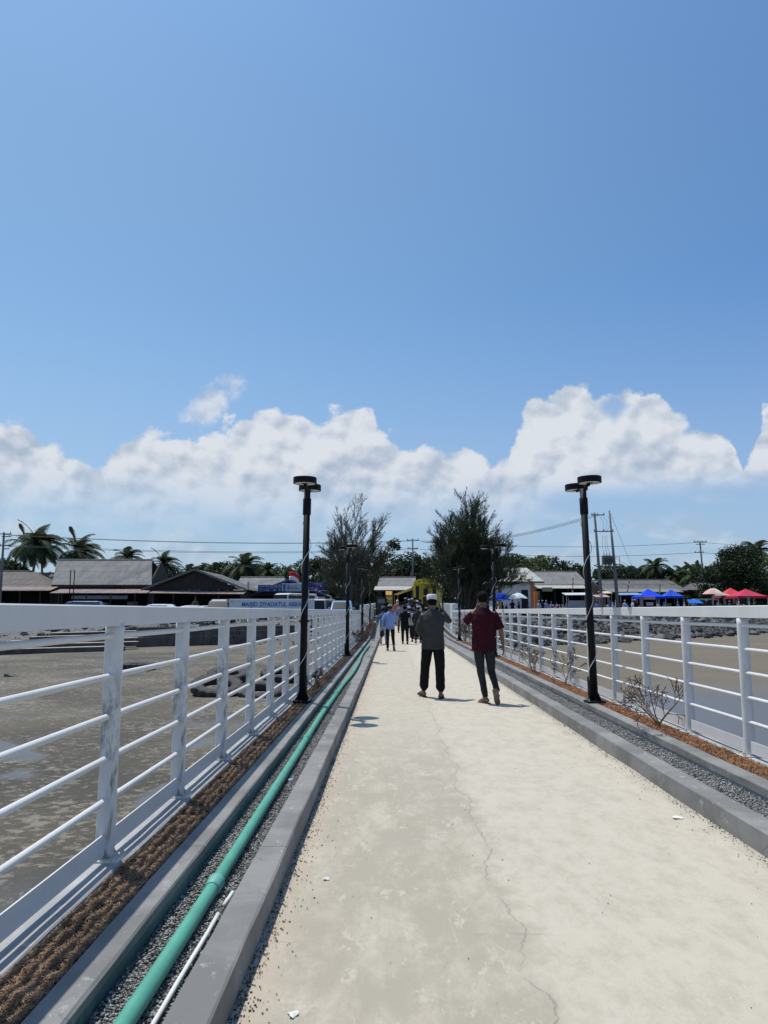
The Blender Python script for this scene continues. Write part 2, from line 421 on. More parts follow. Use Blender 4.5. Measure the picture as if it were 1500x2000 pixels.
M['pebble'] = mat("pebble", (.24, .24, .228), .75, island=.75, var=.2)
M['grit'] = mat("dark grit", (.075, .073, .068), .85, island=.8, var=.3)
M['strawbed'] = mat("straw bed", (.05, .029, .017), .95, var=.45, vscale=18, bump=1, bscale=60, bdist=.02)
M['straw'] = mat("straw", (.27, .165, .098), .8, island=.55, var=.25, vscale=3)
M['strawr'] = mat("dry grass", (.36, .17, .085), .8, island=.5, var=.25, vscale=3)
M['green'] = mat("green plastic", (.088, .345, .245), .5, var=.10, vscale=6, bump=.05)
M['green2'] = mat("green plastic collar", (.07, .33, .24), .5, var=.12, vscale=6)
M['white_hose'] = mat("white plastic", (.72, .73, .70), .45, var=.08)
M['rail'] = white_paint("white paint", .16)
M['post'] = white_paint("white paint worn", .25, .95)
M['postc'] = white_paint("white paint clean", .10, .25)
M['bolt'] = mat("painted bolt", (.55, .54, .50), .5, var=.3, vscale=30)
M['rust'] = mat("rust", (.20, .10, .05), .9, var=.4, vscale=40)
M['black'] = mat("black powder coat", (.007, .007, .008), .6, var=.25, vscale=6, bump=.1, spec=.2)
M['diffuser'] = mat("lamp diffuser", (.62, .63, .60), .5, var=.05)
M['wirew'] = mat("white cord", (.55, .56, .54), .6, var=.15)
M['cable'] = mat("overhead cable", (.03, .03, .035), .6)
M['rubber'] = mat("tyre rubber", (.030, .030, .032), .75, var=.5, vscale=6, bump=.5, bscale=25, col2=(.055, .05, .045))
M['wood_dead'] = mat("dry twig", (.16, .12, .09), .85, var=.35, vscale=12)
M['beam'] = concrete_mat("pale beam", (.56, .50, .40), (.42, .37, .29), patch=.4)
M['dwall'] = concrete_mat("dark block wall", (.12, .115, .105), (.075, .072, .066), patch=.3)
M['rock'] = mat("rock", (.058, .060, .060), .85, var=.5, vscale=2.2, bump=.7, bscale=7, bdist=.06)
M['rock2'] = mat("pale rock", (.15, .15, .14), .85, var=.35, vscale=2.2, bump=.7, bscale=7, bdist=.06)
M['rubble'] = mat("rubble", (.060, .060, .058), .85, island=.9, var=.3, vscale=1.0)
M['earth'] = mat("earth", (.27, .235, .19), .95, var=.3, vscale=.25, bump=.5, bscale=6, bdist=.05)
M['bank'] = gravel_mat("gravel bank", [(.05, .05, .049), (.12, .118, .11), (.20, .19, .17)], 9, .05)
M['bark'] = mat("bark", (.10, .085, .07), .9, var=.35, vscale=6, bump=.6, bscale=20)
M['palmbark'] = mat("palm bark", (.17, .155, .135), .9, var=.3, vscale=6, bump=.6, bscale=14, stretch=(1, 1, 4))
M['palm'] = leaf_mat("palm frond", (.042, .064, .024), .35, .6)
M['cas'] = leaf_mat("casuarina needles", (.058, .074, .042), .4, .85, .2)
M['cas2'] = leaf_mat("dry casuarina needles", (.085, .088, .058), .4, .8, .15)
M['leaf'] = leaf_mat("leaf", (.045, .068, .024), .45)
M['leaf2'] = leaf_mat("pale leaf", (.10, .13, .045), .4)
M['leafd'] = leaf_mat("dark leaf", (.026, .044, .018), .45)
M['glass'] = mat("dark glass", (.012, .014, .017), .3, var=.1, spec=.25)
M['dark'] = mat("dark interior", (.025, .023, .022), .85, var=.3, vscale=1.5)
M['darkwood'] = mat("dark boards", (.035, .030, .028), .8, var=.3, vscale=2, bump=.3)
M['pinkaw'] = roof_mat("rusty pale sheet", (.42, .32, .28), (.27, .21, .19), 9, 'X', .3)
M['chrome'] = mat("chrome", (.6, .6, .6), .2, metal=1.0, var=.05)
M['tyre'] = mat("wheel tyre", (.02, .02, .02), .8)
M['skin'] = mat("skin", (.20, .105, .065), .5, var=.12, vscale=8, spec=.4)
M['hairm'] = mat("black hair", (.005, .0045, .004), .85, var=.3, vscale=30, bump=.5, bscale=80, bdist=.006, spec=.12)
M['sole'] = mat("sandal sole", (.16, .12, .085), .8, var=.2, vscale=20)
M['strap'] = mat("sandal strap", (.05, .035, .028), .7)
_cloth = {}
def cloth(col, rough=.9, name="cloth"):
    k = (tuple(col), rough)
    if k not in _cloth:
        m, t, b = new_mat("%s %d" % (name, len(_cloth)))
        co = t.obj(); n = t.noise(co, 5, 4, .6)
        t._in(b.inputs['Base Color'], t.mix(t.ss(n, .3, .7), tuple(x * .88 for x in col), tuple(min(1, x * 1.08) for x in col)))
        b.inputs['Roughness'].default_value = rough; b.inputs['Specular IOR Level'].default_value = .1
        wr = t.noise(t.mapping(co, (1.5, 1, .6), (0, 0, 0), (.2, .45, 0)), 8, 4, .6, 1.6)
        t._in(b.inputs['Normal'], t.bump(wr, .8, .045))
        _cloth[k] = m
    return _cloth[k]
_paint = {}
def paint(col, rough=.35, metal=0.0):
    k = (tuple(col), rough, metal)
    if k not in _paint: _paint[k] = mat("paint %d" % len(_paint), col, rough, metal, var=.08, vscale=1.2)
    return _paint[k]

# ------------------------------------------------------------ mesh helpers
COL = S.collection
class MB:
    def __init__(s): s.v = []; s.f = []
    def add(s, vs, fs):
        o = len(s.v); s.v.extend([tuple(p) for p in vs]); s.f.extend([tuple(i + o for i in f) for f in fs]); return s
    def box(s, cx, cy, cz, sx, sy, sz, rz=0.0, M4=None):
        vs = []
        for dz in (-.5, .5):
            for dx, dy in ((-.5, -.5), (.5, -.5), (.5, .5), (-.5, .5)):
                X, Y = dx * sx, dy * sy
                p = Vector((cx + X * math.cos(rz) - Y * math.sin(rz), cy + X * math.sin(rz) + Y * math.cos(rz), cz + dz * sz))
                vs.append(M4 @ p if M4 else p)
        return s.add(vs, [(3, 2, 1, 0), (4, 5, 6, 7), (0, 1, 5, 4), (1, 2, 6, 5), (2, 3, 7, 6), (3, 0, 4, 7)])
    def cbox(s, cx, cy, cz, sx, sy, sz, c=.01):     # box with chamfered vertical and top edges
        pr = [(-sx/2, -sy/2 + c), (-sx/2 + c, -sy/2), (sx/2 - c, -sy/2), (sx/2, -sy/2 + c), (sx/2, sy/2 - c), (sx/2 - c, sy/2), (-sx/2 + c, sy/2), (-sx/2, sy/2 - c)]
        vs = []
        for z, k in ((cz - sz/2, 1), (cz + sz/2 - c, 1), (cz + sz/2, 0)):
            for (x, y) in pr:
                f = 1 if k else (1 - c / max(sx, 1e-6) * 2)
                g = 1 if k else (1 - c / max(sy, 1e-6) * 2)
                vs.append((cx + x * f, cy + y * g, z))
        fs = [tuple(range(7, -1, -1)), tuple(range(16, 24))]
        for r in (0, 8):
            for i in range(8):
                j = (i + 1) % 8; fs.append((r + i, r + j, r + 8 + j, r + 8 + i))
        return s.add(vs, fs)
    def tube(s, pts, rad, n=8, cap=True, sq=1.0):
        pts = [Vector(p) for p in pts]
        if not hasattr(rad, '__len__'): rad = [rad] * len(pts)
        vs = []; fs = []; prev = None
        for i, p in enumerate(pts):
            a = pts[max(i - 1, 0)]; b = pts[min(i + 1, len(pts) - 1)]
            d = (b - a)
            d = d.normalized() if d.length > 1e-9 else Vector((0, 0, 1))
            if prev is None:
                up = Vector((0, 0, 1)) if abs(d.z) < .9 else Vector((1, 0, 0))
                u = d.cross(up).normalized()
            else:
                u = prev - d * prev.dot(d)
                u = u.normalized() if u.length > 1e-6 else d.orthogonal().normalized()
            prev = u; w = d.cross(u)
            for k in range(n):
                an = 2 * math.pi * k / n
                vs.append(p + (u * math.cos(an) + w * math.sin(an) * sq) * rad[i])
        for i in range(len(pts) - 1):
            for k in range(n):
                j = (k + 1) % n
                fs.append((i * n + k, i * n + j, (i + 1) * n + j, (i + 1) * n + k))
        if cap:
            fs.append(tuple(range(n - 1, -1, -1))); q = (len(pts) - 1) * n; fs.append(tuple(range(q, q + n)))
        return s.add(vs, fs)
    def capsule(s, a, b, ra, rb, n=10):
        a = Vector(a); b = Vector(b); d = (b - a).normalized()
        return s.tube([a - d * ra * .95, a - d * ra * .6, a, b, b + d * rb * .6, b + d * rb * .95], [ra * .3, ra * .8, ra, rb, rb * .8, rb * .3], n)
    def limb(s, pts, rad, n=10):
        pts = [Vector(p) for p in pts]
        d0 = (pts[0] - pts[1]).normalized(); d1 = (pts[-1] - pts[-2]).normalized()
        P = [pts[0] + d0 * rad[0] * .9] + pts + [pts[-1] + d1 * rad[-1] * .9]
        return s.tube(P, [rad[0] * .35] + list(rad) + [rad[-1] * .35], n)
    def loft(s, secs, n=16, p=2.0):               # (x, y, z, rx, ry) superellipse rings
        vs = []; fs = []
        for (x, y, z, rx, ry) in secs:
            for k in range(n):
                a = 2 * math.pi * k / n; c, si = math.cos(a), math.sin(a)
                vs.append((x + rx * math.copysign(abs(c) ** (2 / p), c), y + ry * math.copysign(abs(si) ** (2 / p), si), z))
        for i in range(len(secs) - 1):
            for k in range(n):
                j = (k + 1) % n; fs.append((i * n + k, i * n + j, (i + 1) * n + j, (i + 1) * n + k))
        fs.append(tuple(range(n - 1, -1, -1))); q = (len(secs) - 1) * n; fs.append(tuple(range(q, q + n)))
        return s.add(vs, fs)
    def ell(s, c, r, n=12, m=8, M3=None):
        vs = []; fs = []; c = Vector(c)
        for i in range(1, m):
            ph = math.pi * i / m
            for k in range(n):
                a = 2 * math.pi * k / n
                p = Vector((r[0] * math.sin(ph) * math.cos(a), r[1] * math.sin(ph) * math.sin(a), r[2] * math.cos(ph)))
                vs.append(c + (M3 @ p if M3 else p))
        for e in (Vector((0, 0, r[2])), Vector((0, 0, -r[2]))): vs.append(c + (M3 @ e if M3 else e))
        T = len(vs) - 2; B = T + 1
        for i in range(m - 2):
            for k in range(n):
                j = (k + 1) % n; fs.append((i * n + j, i * n + k, (i + 1) * n + k, (i + 1) * n + j))
        for k in range(n):
            j = (k + 1) % n; fs.append((T, k, j)); fs.append((B, (m - 2) * n + j, (m - 2) * n + k))
        return s.add(vs, fs)
    def lathe(s, prof, c=(0, 0, 0), n=20, M3=None):    # prof: (r, z)
        vs = []; fs = []; c = Vector(c)
        for (r, z) in prof:
            for k in range(n):
                a = 2 * math.pi * k / n; p = Vector((r * math.cos(a), r * math.sin(a), z))
                vs.append(c + (M3 @ p if M3 else p))
        for i in range(len(prof) - 1):
            for k in range(n):
                j = (k + 1) % n; fs.append((i * n + k, i * n + j, (i + 1) * n + j, (i + 1) * n + k))
        fs.append(tuple(range(n - 1, -1, -1))); q = (len(prof) - 1) * n; fs.append(tuple(range(q, q + n)))
        return s.add(vs, fs)
    def prism(s, poly, a0, a1, axis='y'):         # poly in the two other axes, extruded from a0 to a1
        n = len(poly); vs = []
        for a in (a0, a1):
            for (u, w) in poly:
                vs.append({'y': (u, a, w), 'x': (a, u, w), 'z': (u, w, a)}[axis])
        fs = [tuple(range(n)), tuple(range(2 * n - 1, n - 1, -1))] + [(i, n + i, n + (i + 1) % n, (i + 1) % n) for i in range(n)]
        return s.add(vs, fs)
    def sheet(s, a, b, c, d, th):                 # thick four-cornered panel
        a, b, c, d = map(Vector, (a, b, c, d)); nn = (b - a).cross(d - a).normalized() * th
        vs = [a, b, c, d, a - nn, b - nn, c - nn, d - nn]
        return s.add(vs, [(0, 1, 2, 3), (7, 6, 5, 4), (0, 4, 5, 1), (1, 5, 6, 2), (2, 6, 7, 3), (3, 7, 4, 0)])
    def xf(s, M4, start=0):
        for i in range(start, len(s.v)): s.v[i] = tuple(M4 @ Vector(s.v[i]))
        return s
    def mesh(s, name, m=None, smooth=False, fixn=True):
        me = bpy.data.meshes.new(name); me.from_pydata(s.v, [], s.f)
        if fixn:
            bm = bmesh.new(); bm.from_mesh(me); bmesh.ops.recalc_face_normals(bm, faces=bm.faces); bm.to_mesh(me); bm.free()
        if m: me.materials.append(m)
        if smooth: me.polygons.foreach_set('use_smooth', [True] * len(me.polygons))
        me.update(); return me
    def build(s, name, m=None, parent=None, smooth=False, loc=None, rz=0.0):
        o = bpy.data.objects.new(name, s.mesh(name, m, smooth)); COL.objects.link(o)
        if parent: o.parent = parent
        if loc is not None: o.location = loc
        if rz: o.rotation_euler.z = rz
        return o

def npmesh(name, V, F, m, k):                     # fast mesh from arrays, F of shape (n, k)
    me = bpy.data.meshes.new(name)
    me.vertices.add(len(V)); me.vertices.foreach_set('co', np.asarray(V, np.float32).ravel())
    F = np.asarray(F, np.int32)
    me.loops.add(F.size); me.loops.foreach_set('vertex_index', F.ravel())
    me.polygons.add(len(F)); me.polygons.foreach_set('loop_start', np.arange(len(F), dtype=np.int32) * k)
    me.update(calc_edges=True); me.validate()
    if m: me.materials.append(m)
    return me

def tag(o, label=None, cat=None, group=None, kind=None):
    if label: o['label'] = label
    if cat: o['category'] = cat
    if group: o['group'] = group
    if kind: o['kind'] = kind
    return o
def thing(name, label, cat, loc=(0, 0, 0), rz=0.0, group=None):
    o = bpy.data.objects.new(name, None); COL.objects.link(o)
    o.location = loc; o.rotation_euler = (0, 0, rz); o.empty_display_size = .1
    return tag(o, label, cat, group)
def kids(o): return [c for c in KID.get(o.name, [])]
def dup(root, loc=None, rz=None, scale=None, label=None, group=None):
    def cp(o, par):
        c = o.copy(); COL.objects.link(c); c.parent = par
        for ch in list(o.children): cp(ch, c)
        return c
    r = cp(root, None)
    if loc is not None: r.location = loc
    if rz is not None: r.rotation_euler = (0, 0, rz)
    if scale is not None: r.scale = (scale,) * 3 if not hasattr(scale, '__len__') else scale
    if label: r['label'] = label
    if group: r['group'] = group
    return r

def remeshed(mb, name, m, parent, voxel, iters=3, wr=0.0, wrs=6.0, extra=None, factor=.5):
    tmp = bpy.data.objects.new("tmp", mb.mesh("tmp")); COL.objects.link(tmp)
    md = tmp.modifiers.new("r", 'REMESH'); md.mode = 'VOXEL'; md.voxel_size = voxel; md.use_smooth_shade = True
    ms = tmp.modifiers.new("s", 'SMOOTH'); ms.factor = factor; ms.iterations = iters
    bpy.context.view_layer.update()
    dg = bpy.context.evaluated_depsgraph_get()
    me = bpy.data.meshes.new_from_object(tmp.evaluated_get(dg))
    bpy.data.objects.remove(tmp)
    if wr:
        for v in me.vertices:
            p = v.co
            q = Vector((p.x * wrs, p.y * wrs, p.z * wrs * .8 + p.x * 3))
            v.co = p + v.normal * (wr * (mnoise.noise(q) + .5 * mnoise.noise(q * 2.3)))
    if extra is not None:
        bm = bmesh.new(); bm.from_mesh(me); me2 = extra.mesh("x"); bm.from_mesh(me2); bm.to_mesh(me); bm.free()
        me.polygons.foreach_set('use_smooth', [True] * len(me.polygons))
    me.name = name; me.materials.clear(); me.materials.append(m)
    o = bpy.data.objects.new(name, me); COL.objects.link(o); o.parent = parent
    return o

# ============================================================ SETTING
LAND = .85
def ramp(y):                                     # the bridge climbs gently to the land at its end
    u = min(1, max(0, (y - 35.0) / 25.0)); return LAND * u * u * (3 - 2 * u)
def toe(x):                                      # where the beach meets the bank
    if x < 0: return 46.3 + .4 * math.sin(x * .35)
    return 42.0 + max(0, x - 6.5) * 1.02 if x < 36 else 72 + 0 * x
def sweep(name, poly, ys, m, kind='structure', wob=.0, parent=None, seed=0, zf=ramp, x0=0.0):
    vs = []; fs = []; n = len(poly)
    for i, y in enumerate(ys):
        for k, (x, z) in enumerate(poly):
            w = wob * mnoise.noise(Vector((k * 3.1 + seed, y * .9, 0))) + wob * .6 * mnoise.noise(Vector((k * 5 + seed, y * 4.2, 7)))
            w2 = wob * .7 * mnoise.noise(Vector((k * 2.3 + seed + 9, y * 2.1, 3)))
            vs.append((x0 + x + w, y, z + w2 + zf(y)))
    for i in range(len(ys) - 1):
        for k in range(n):
            j = (k + 1) % n; fs.append((i * n + k, i * n + j, (i + 1) * n + j, (i + 1) * n + k))
    fs.append(tuple(range(n - 1, -1, -1))); q = (len(ys) - 1) * n; fs.append(tuple(range(q, q + n)))
    mb = MB(); mb.v = vs; mb.f = fs
    o = mb.build(name, m, parent)
    if kind: o['kind'] = kind
    return o
def yrange(a, b, st=.25, far=1.0):
    r = []; y = a
    while y < b: r.append(y); y += st if y < 20 else far
    r.append(b); return r

YS = yrange(-5, 60)
# deck and the bridge body below it
dk = MB()
XS = [-.62 + i * (2.82 + .62 - .6) / 12 for i in range(13)]
XS = [-.60 + i * (2.80) / 14 for i in range(15)]
vs = []; fs = []
for y in YS:
    for x in XS: vs.append((x, y, ramp(y) + .004 * mnoise.noise(Vector((x * 1.2, y * .8, 0)))))
nx = len(XS)
for i in range(len(YS) - 1):
    for k in range(nx - 1): fs.append((i * nx + k, i * nx + k + 1, (i + 1) * nx + k + 1, (i + 1) * nx + k))
dk.v, dk.f = vs, fs
o = dk.build("deck", M['deck'], smooth=True); o['kind'] = 'structure'
sweep("bridge_slab", [(-1.62, -.03), (-1.62, -.95), (3.42, -.95), (3.42, -.03)], yrange(-5, 60, 1), M['ledge'])

def kerb_poly(a, b, z0, z1, c=.008):
    return [(a, z0), (b, z0), (b, z1 - c), (b - c, z1), (a + c, z1), (a, z1 - c)]
KT = .14
sweep("kerb", kerb_poly(-.725, -.575, -.02, KT), YS, M['kerb'], wob=.006, seed=1)
sweep("kerb", kerb_poly(-1.170, -1.030, .095, KT), YS, M['kerb'], wob=.005, seed=5)
sweep("kerb", kerb_poly(-1.165, -1.040, -.02, .096), YS, M['kerb_green_bounce'], wob=.003, seed=9)
sweep("kerb", kerb_poly(2.170, 2.340, -.02, KT), yrange(-5, 28.7), M['kerb'], wob=.006, seed=13)
sweep("kerb", kerb_poly(2.155, 2.330, -.02, KT - .02), yrange(28.78, 60), M['kerb'], wob=.006, seed=13)
sweep("kerb", kerb_poly(2.720, 2.870, .075, KT), YS, M['kerb'], wob=.006, seed=17)
sweep("kerb", kerb_poly(2.733, 2.86, -.02, .076), YS, M['kerb_light'], wob=.004, seed=21)
sweep("ledge", kerb_poly(-1.64, -1.385, -.06, KT), YS, M['ledge'], wob=.008, seed=25)
sweep("ledge", kerb_poly(3.125, 3.44, -.06, KT), YS, M['ledge'], wob=.008, seed=29)

def gbed(name, x0, x1, z, amp, m, label, ys, n=8):
    vs = []; fs = []
    for y in ys:
        for k in range(n + 1):
            x = x0 + (x1 - x0) * k / n
            vs.append((x, y, z + ramp(y) + amp * (mnoise.noise(Vector((x * 14, y * 9, 1))) + .5 * mnoise.noise(Vector((x * 40, y * 30, 2))))))
    for i in range(len(ys) - 1):
        for k in range(n): fs.append((i * (n + 1) + k, i * (n + 1) + k + 1, (i + 1) * (n + 1) + k + 1, (i + 1) * (n + 1) + k))
    mb = MB(); mb.v, mb.f = vs, fs
    o = mb.build(name, m, smooth=True); tag(o, label, None, None, 'stuff'); o['category'] = name.replace('_', ' ')
    return o
YF = yrange(-2, 60, .06, .5)
gbed("gravel", -1.045, -.72, .030, .009, M['gravel'], "grey gravel filling the channel around the green pipe", YF)
gbed("gravel", 2.335, 2.735, .035, .009, M['gravel'], "grey gravel in the channel beside the wide deck", YF)
gbed("straw", -1.39, -1.165, .112, .022, M['strawbed'], "dry brown straw in the planting strip under the tyre-side railing", YF, 10)
gbed("straw", 2.865, 3.13, .115, .022, M['strawbed'], "dry reddish straw in the planting strip by the boulder-side railing", YF, 10)

OCT_V = np.array([[1, 0, 0], [-1, 0, 0], [0, 1, 0], [0, -1, 0], [0, 0, 1], [0, 0, -1]], float)
OCT_F = np.array([[0, 2, 4], [2, 1, 4], [1, 3, 4], [3, 0, 4], [2, 0, 5], [1, 2, 5], [3, 1, 5], [0, 3, 5]])
def stones(name, P, s, m, label, cat="gravel", kind='stuff', flat=.65):
    n = len(P); jit = NP.uniform(.55, 1.25, (n, 6, 3)); V = OCT_V[None] * jit * s[:, None, None]
    V += NP.normal(0, .12, V.shape) * s[:, None, None]
    a = NP.uniform(0, 6.28, n); c, si = np.cos(a)[:, None], np.sin(a)[:, None]
    X = V[..., 0] * c - V[..., 1] * si; Y = V[..., 0] * si + V[..., 1] * c
    V = np.stack([X, Y, V[..., 2] * flat], -1) + P[:, None, :]
    F = OCT_F[None] + (np.arange(n) * 6)[:, None, None]
    me = npmesh(name, V.reshape(-1, 3), F.reshape(-1, 3), m, 3)
    o = bpy.data.objects.new(name, me); COL.objects.link(o)
    tag(o, label, cat, None, kind); return o
def scat(n, x0, x1, y0, y1, z, pw=1.7, zs=.006):
    y = y0 + (y1 - y0) * NP.uniform(0, 1, n) ** pw
    return np.stack([NP.uniform(x0, x1, n), y, z + NP.uniform(-zs, zs, n)], 1)
P = scat(30000, -1.03, -.73, 1.5, 15, .040); stones("gravel", P, NP.uniform(.004, .0105, len(P)), M['pebble'], "loose grey pebbles round the green pipe")
P = scat(30000, 2.345, 2.725, 1.5, 20, .044); stones("gravel", P, NP.uniform(.005, .0125, len(P)), M['pebble'], "loose grey pebbles in the channel beside the wide deck")
# grit swept against the kerbs and scattered on the deck
n = 7000
y = 1.8 + 20 * NP.uniform(0, 1, n) ** 1.8
x = np.where(NP.uniform(0, 1, n) < .66, -.572 + np.abs(NP.normal(0, .030, n)) * NP.choice([1, 1, 1, 2.8], n), 2.166 - np.abs(NP.normal(0, .035, n)) * NP.choice([1, 1, 1, 3], n))
P = np.stack([x, y, np.full(n, .004)], 1)
stones("grit", P, NP.uniform(.0018, .0062, n), M['grit'], "dark grit swept against the deck kerbs", "grit")
n = 210
P = np.stack([NP.uniform(-.5, 2.1, n), 2.2 + 12 * NP.uniform(0, 1, n) ** 1.4, np.full(n, .005)], 1)
stones("grit", P, NP.uniform(.0015, .0055, n), M['grit'], "small dark stones scattered over the pale deck", "grit")

def blades(name, x0, x1, y0, y1, z, n, L, wd, m, label, pw=1.6, up=.35):
    P = scat(n, x0, x1, y0, y1, z, pw, .009)
    lump = np.array([mnoise.noise(Vector((p[0] * 14, p[1] * 9, 1))) for p in P]); P[:, 2] += .022 * lump
    a = NP.uniform(0, 6.28, n); ln = NP.uniform(.35, 1, n) * L; tilt = NP.normal(.12, up, n)
    d = np.stack([np.cos(a) * np.cos(tilt), np.sin(a) * np.cos(tilt), np.abs(np.sin(tilt))], 1)
    sd_ = np.stack([-np.sin(a), np.cos(a), NP.uniform(-.8, .8, n)], 1) * wd * NP.uniform(.5, 1.3, n)[:, None]
    bend = NP.normal(0, .18, (n, 3)) * ln[:, None]
    A = P - d * ln[:, None] * .5; Bm = P + bend * .5; C = P + d * ln[:, None] * .5
    C[:, 2] -= .3 * ln * np.abs(NP.normal(0, .4, n))
    C[:, 0] = np.clip(C[:, 0], x0 - .03, x1 + .03)
    V = np.stack([A - sd_ * .6, A + sd_ * .6, Bm + sd_, Bm - sd_, C], 1).reshape(-1, 3)
    o0 = (np.arange(n) * 5)[:, None]
    F = np.concatenate([o0 + np.array([[0, 1, 2]]), o0 + np.array([[0, 2, 3]]), o0 + np.array([[3, 2, 4]])], 0)
    o = bpy.data.objects.new(name, npmesh(name, V, F, m, 3)); COL.objects.link(o)
    tag(o, label, "straw", None, 'stuff'); return o
blades("straw", -1.385, -1.175, 2.2, 26, .128, 80000, .045, .0011, M['straw'], "loose dry straw fibres under the tyre-side railing", 1.9, .18)
blades("straw", 2.875, 3.12, 2.0, 34, .140, 62000, .060, .0017, M['strawr'], "short dry reddish grass along the boulder-side railing", 1.5, .75)
# a few tufts that spill over the ledge
for cxy in ((-1.42, 5.6), (-1.40, 6.9), (-1.43, 5.3)):
    pass

# beach, bank and land
def grid(name, xs, ys, zf, m, smooth=True):
    vs = [(x, y, zf(x, y)) for y in ys for x in xs]; n = len(xs)
    fs = [(i * n + k, i * n + k + 1, (i + 1) * n + k + 1, (i + 1) * n + k) for i in range(len(ys) - 1) for k in range(n - 1)]
    mb = MB(); mb.v, mb.f = vs, fs
    o = mb.build(name, m, smooth=smooth); o['kind'] = 'structure'; return o
SANDZ = -.60
def sandz(x, y):
    near = max(0.0, 1 - max(0, y - 6) / 30)
    return SANDZ + .05 * mnoise.noise(Vector((x * .25, y * .2, 0))) + .018 * mnoise.noise(Vector((x * 1.9, y * 1.9, 4)))
def nonuni(a, b, n, pw=2.0):
    return [math.copysign(abs(u) ** pw, u) * (b if u > 0 else -a) for u in [(-1 + 2 * i / n) for i in range(n + 1)]]
grid("sand", nonuni(-160, 160, 180, 1.9), [-12 + 92 * (i / 200) ** 1.2 for i in range(201)], sandz, M['sand'])
lx = sorted(set([-2500, -600, -200, -110] + [-70 + i * 1.1 for i in range(64)] + [0 + i * 1.0 for i in range(76)] + [110, 200, 600, 2500]))
def landgrid():
    offs = [-1.5, 0, 1.2, 2.4, 3.8, 5.2, 6.8, 8.6, 11, 16, 30, 80, 300, 900, 3500]
    zs = [-.95, -.64, -.42, -.18, .06, .30, .55, .74, .85, .85, .85, .85, .85, .85, .85]
    vs = []; n = len(lx)
    for o_, z in zip(offs, zs):
        for x in lx:
            t_ = toe(max(-60, min(60, x)))
            st = .62 if x > 3.6 else 1.0
            y = t_ + o_ * (st if o_ < 12 else 1)
            a = .12 if 0 < o_ < 10 else .05
            vs.append((x, y, z + (a * mnoise.noise(Vector((x * .7, y * .7, 3))) if -1 < o_ < 40 else 0)))
    fs = [(i * n + k, i * n + k + 1, (i + 1) * n + k + 1, (i + 1) * n + k) for i in range(len(offs) - 1) for k in range(n - 1)]
    mb = MB(); mb.v, mb.f = vs, fs
    o = mb.build("ground", M['bank'], smooth=True); o['kind'] = 'structure'
landgrid()
# paved path from the foot of the ramp into the market
grid("path", [-.6 + i * .7 for i in range(5)], [60 + i for i in range(0, 31)], lambda x, y: LAND + .055, M['deck'])

# ============================================================ RAILINGS
def base_mesh():
    mb = MB(); mb.cbox(0, 0, .006, .19, .15, .012, .004)
    for sx in (-1, 1):
        mb.prism([(sx * .045, .012), (sx * .085, .012), (sx * .045, .055)], -.004, .004)
    return mb.mesh("base_plate", M['bolt'])
def bolt_mesh():
    mb = MB(); mb.lathe([(.013, 0), (.013, .010), (.007, .012), (.007, .030), (.004, .032)], n=6); return mb.mesh("bolt", M['bolt'])
BASEM, BOLTM = base_mesh(), bolt_mesh()
def post_mesh(m):
    n = 20; rows = [0, .012] + [.05 * i for i in range(1, 25)]
    mb = MB(); mb.lathe([(.0485, z) for z in rows], n=n)
    for bz in BARZ:
        for s in (-1, 1): mb.tube([(0, s * .040, EYE - bz - KT - .012), (0, s * .050, EYE - bz - KT - .012), (0, s * .056, EYE - bz - KT - .012)], [.026, .023, .017], 8)
    return mb.mesh("post", m, smooth=True)
BARZ = [.135, .346, .555, .77, .985]
POSTM = post_mesh(M['post']); POSTC = post_mesh(M['postc'])
BARZ = [.135, .346, .555, .77, .985]
def link(name, me, parent, loc=(0, 0, 0), rz=0):
    o = bpy.data.objects.new(name, me); COL.objects.link(o); o.parent = parent; o.location = loc; o.rotation_euler.z = rz; return o
def railing(x, y0, ylast, yend, label, side, dz):
    t = thing("railing", label, "railing", (x, 0, KT))
    y = y0; ys = []
    while y < ylast: ys.append(y); y += 1.347
    for i, yy in enumerate(ys):
        p = link("post", POSTM if (side < 0 and yy < 9) else POSTC, t, (0, yy, .012), 0)
        if yy > 1:
            link("base_plate", BASEM, p, (0, 0, -.012), 0)
            if yy < 16:
                for sx in (-1, 1):
                    for sy in (-1, 1): link("bolt", BOLTM, p, (sx * .072, sy * .055, .0))
    ya, yb = ys[0] - .3, yend
    top = MB(); top.prism([(-.04, 1.200 + dz), (.04, 1.200 + dz), (.04, 1.302 + dz), (.034, 1.308 + dz), (-.034, 1.308 + dz), (-.04, 1.302 + dz)], ya, yb)
    top.build("top_rail", M['rail'], t)
    for bz in BARZ:
        z = EYE - bz - KT
        yy_ = [ya + i * 1.347 / 2 for i in range(int((yb - ya) / .6735) + 1)] + [yb - .02]
        MB().tube([(0, q, z + .002 * math.sin(q * 2)) for q in yy_], .0168, 10).build("bar", M['rail'], t, smooth=True)
    # flat kick plates between the posts, each a little proud towards the deck
    kp = MB(); kp.box(-side * .010, (ya + yb) / 2, EYE - 1.195 - KT, .008, yb - ya, .105)
    kp.build("kick_plate", M['rail'], t)
    # weld collars where the bars meet the near posts
    return t
railing(-1.497, 4.13 - 1.347 * 5, 37.3, 37.45, "white tube railing with peeling posts above the mudflat with tyres", -1, .0)
rr_ = railing(3.185, 6.99 - 1.347 * 7, 39.3, 39.5, "clean white tube railing above the wet sand with the boulders", 1, .018)
MB().box(0, 11.45, 1.270, .088, .07, .122).build("joint_sleeve", paint((.40, .41, .42)), rr_)

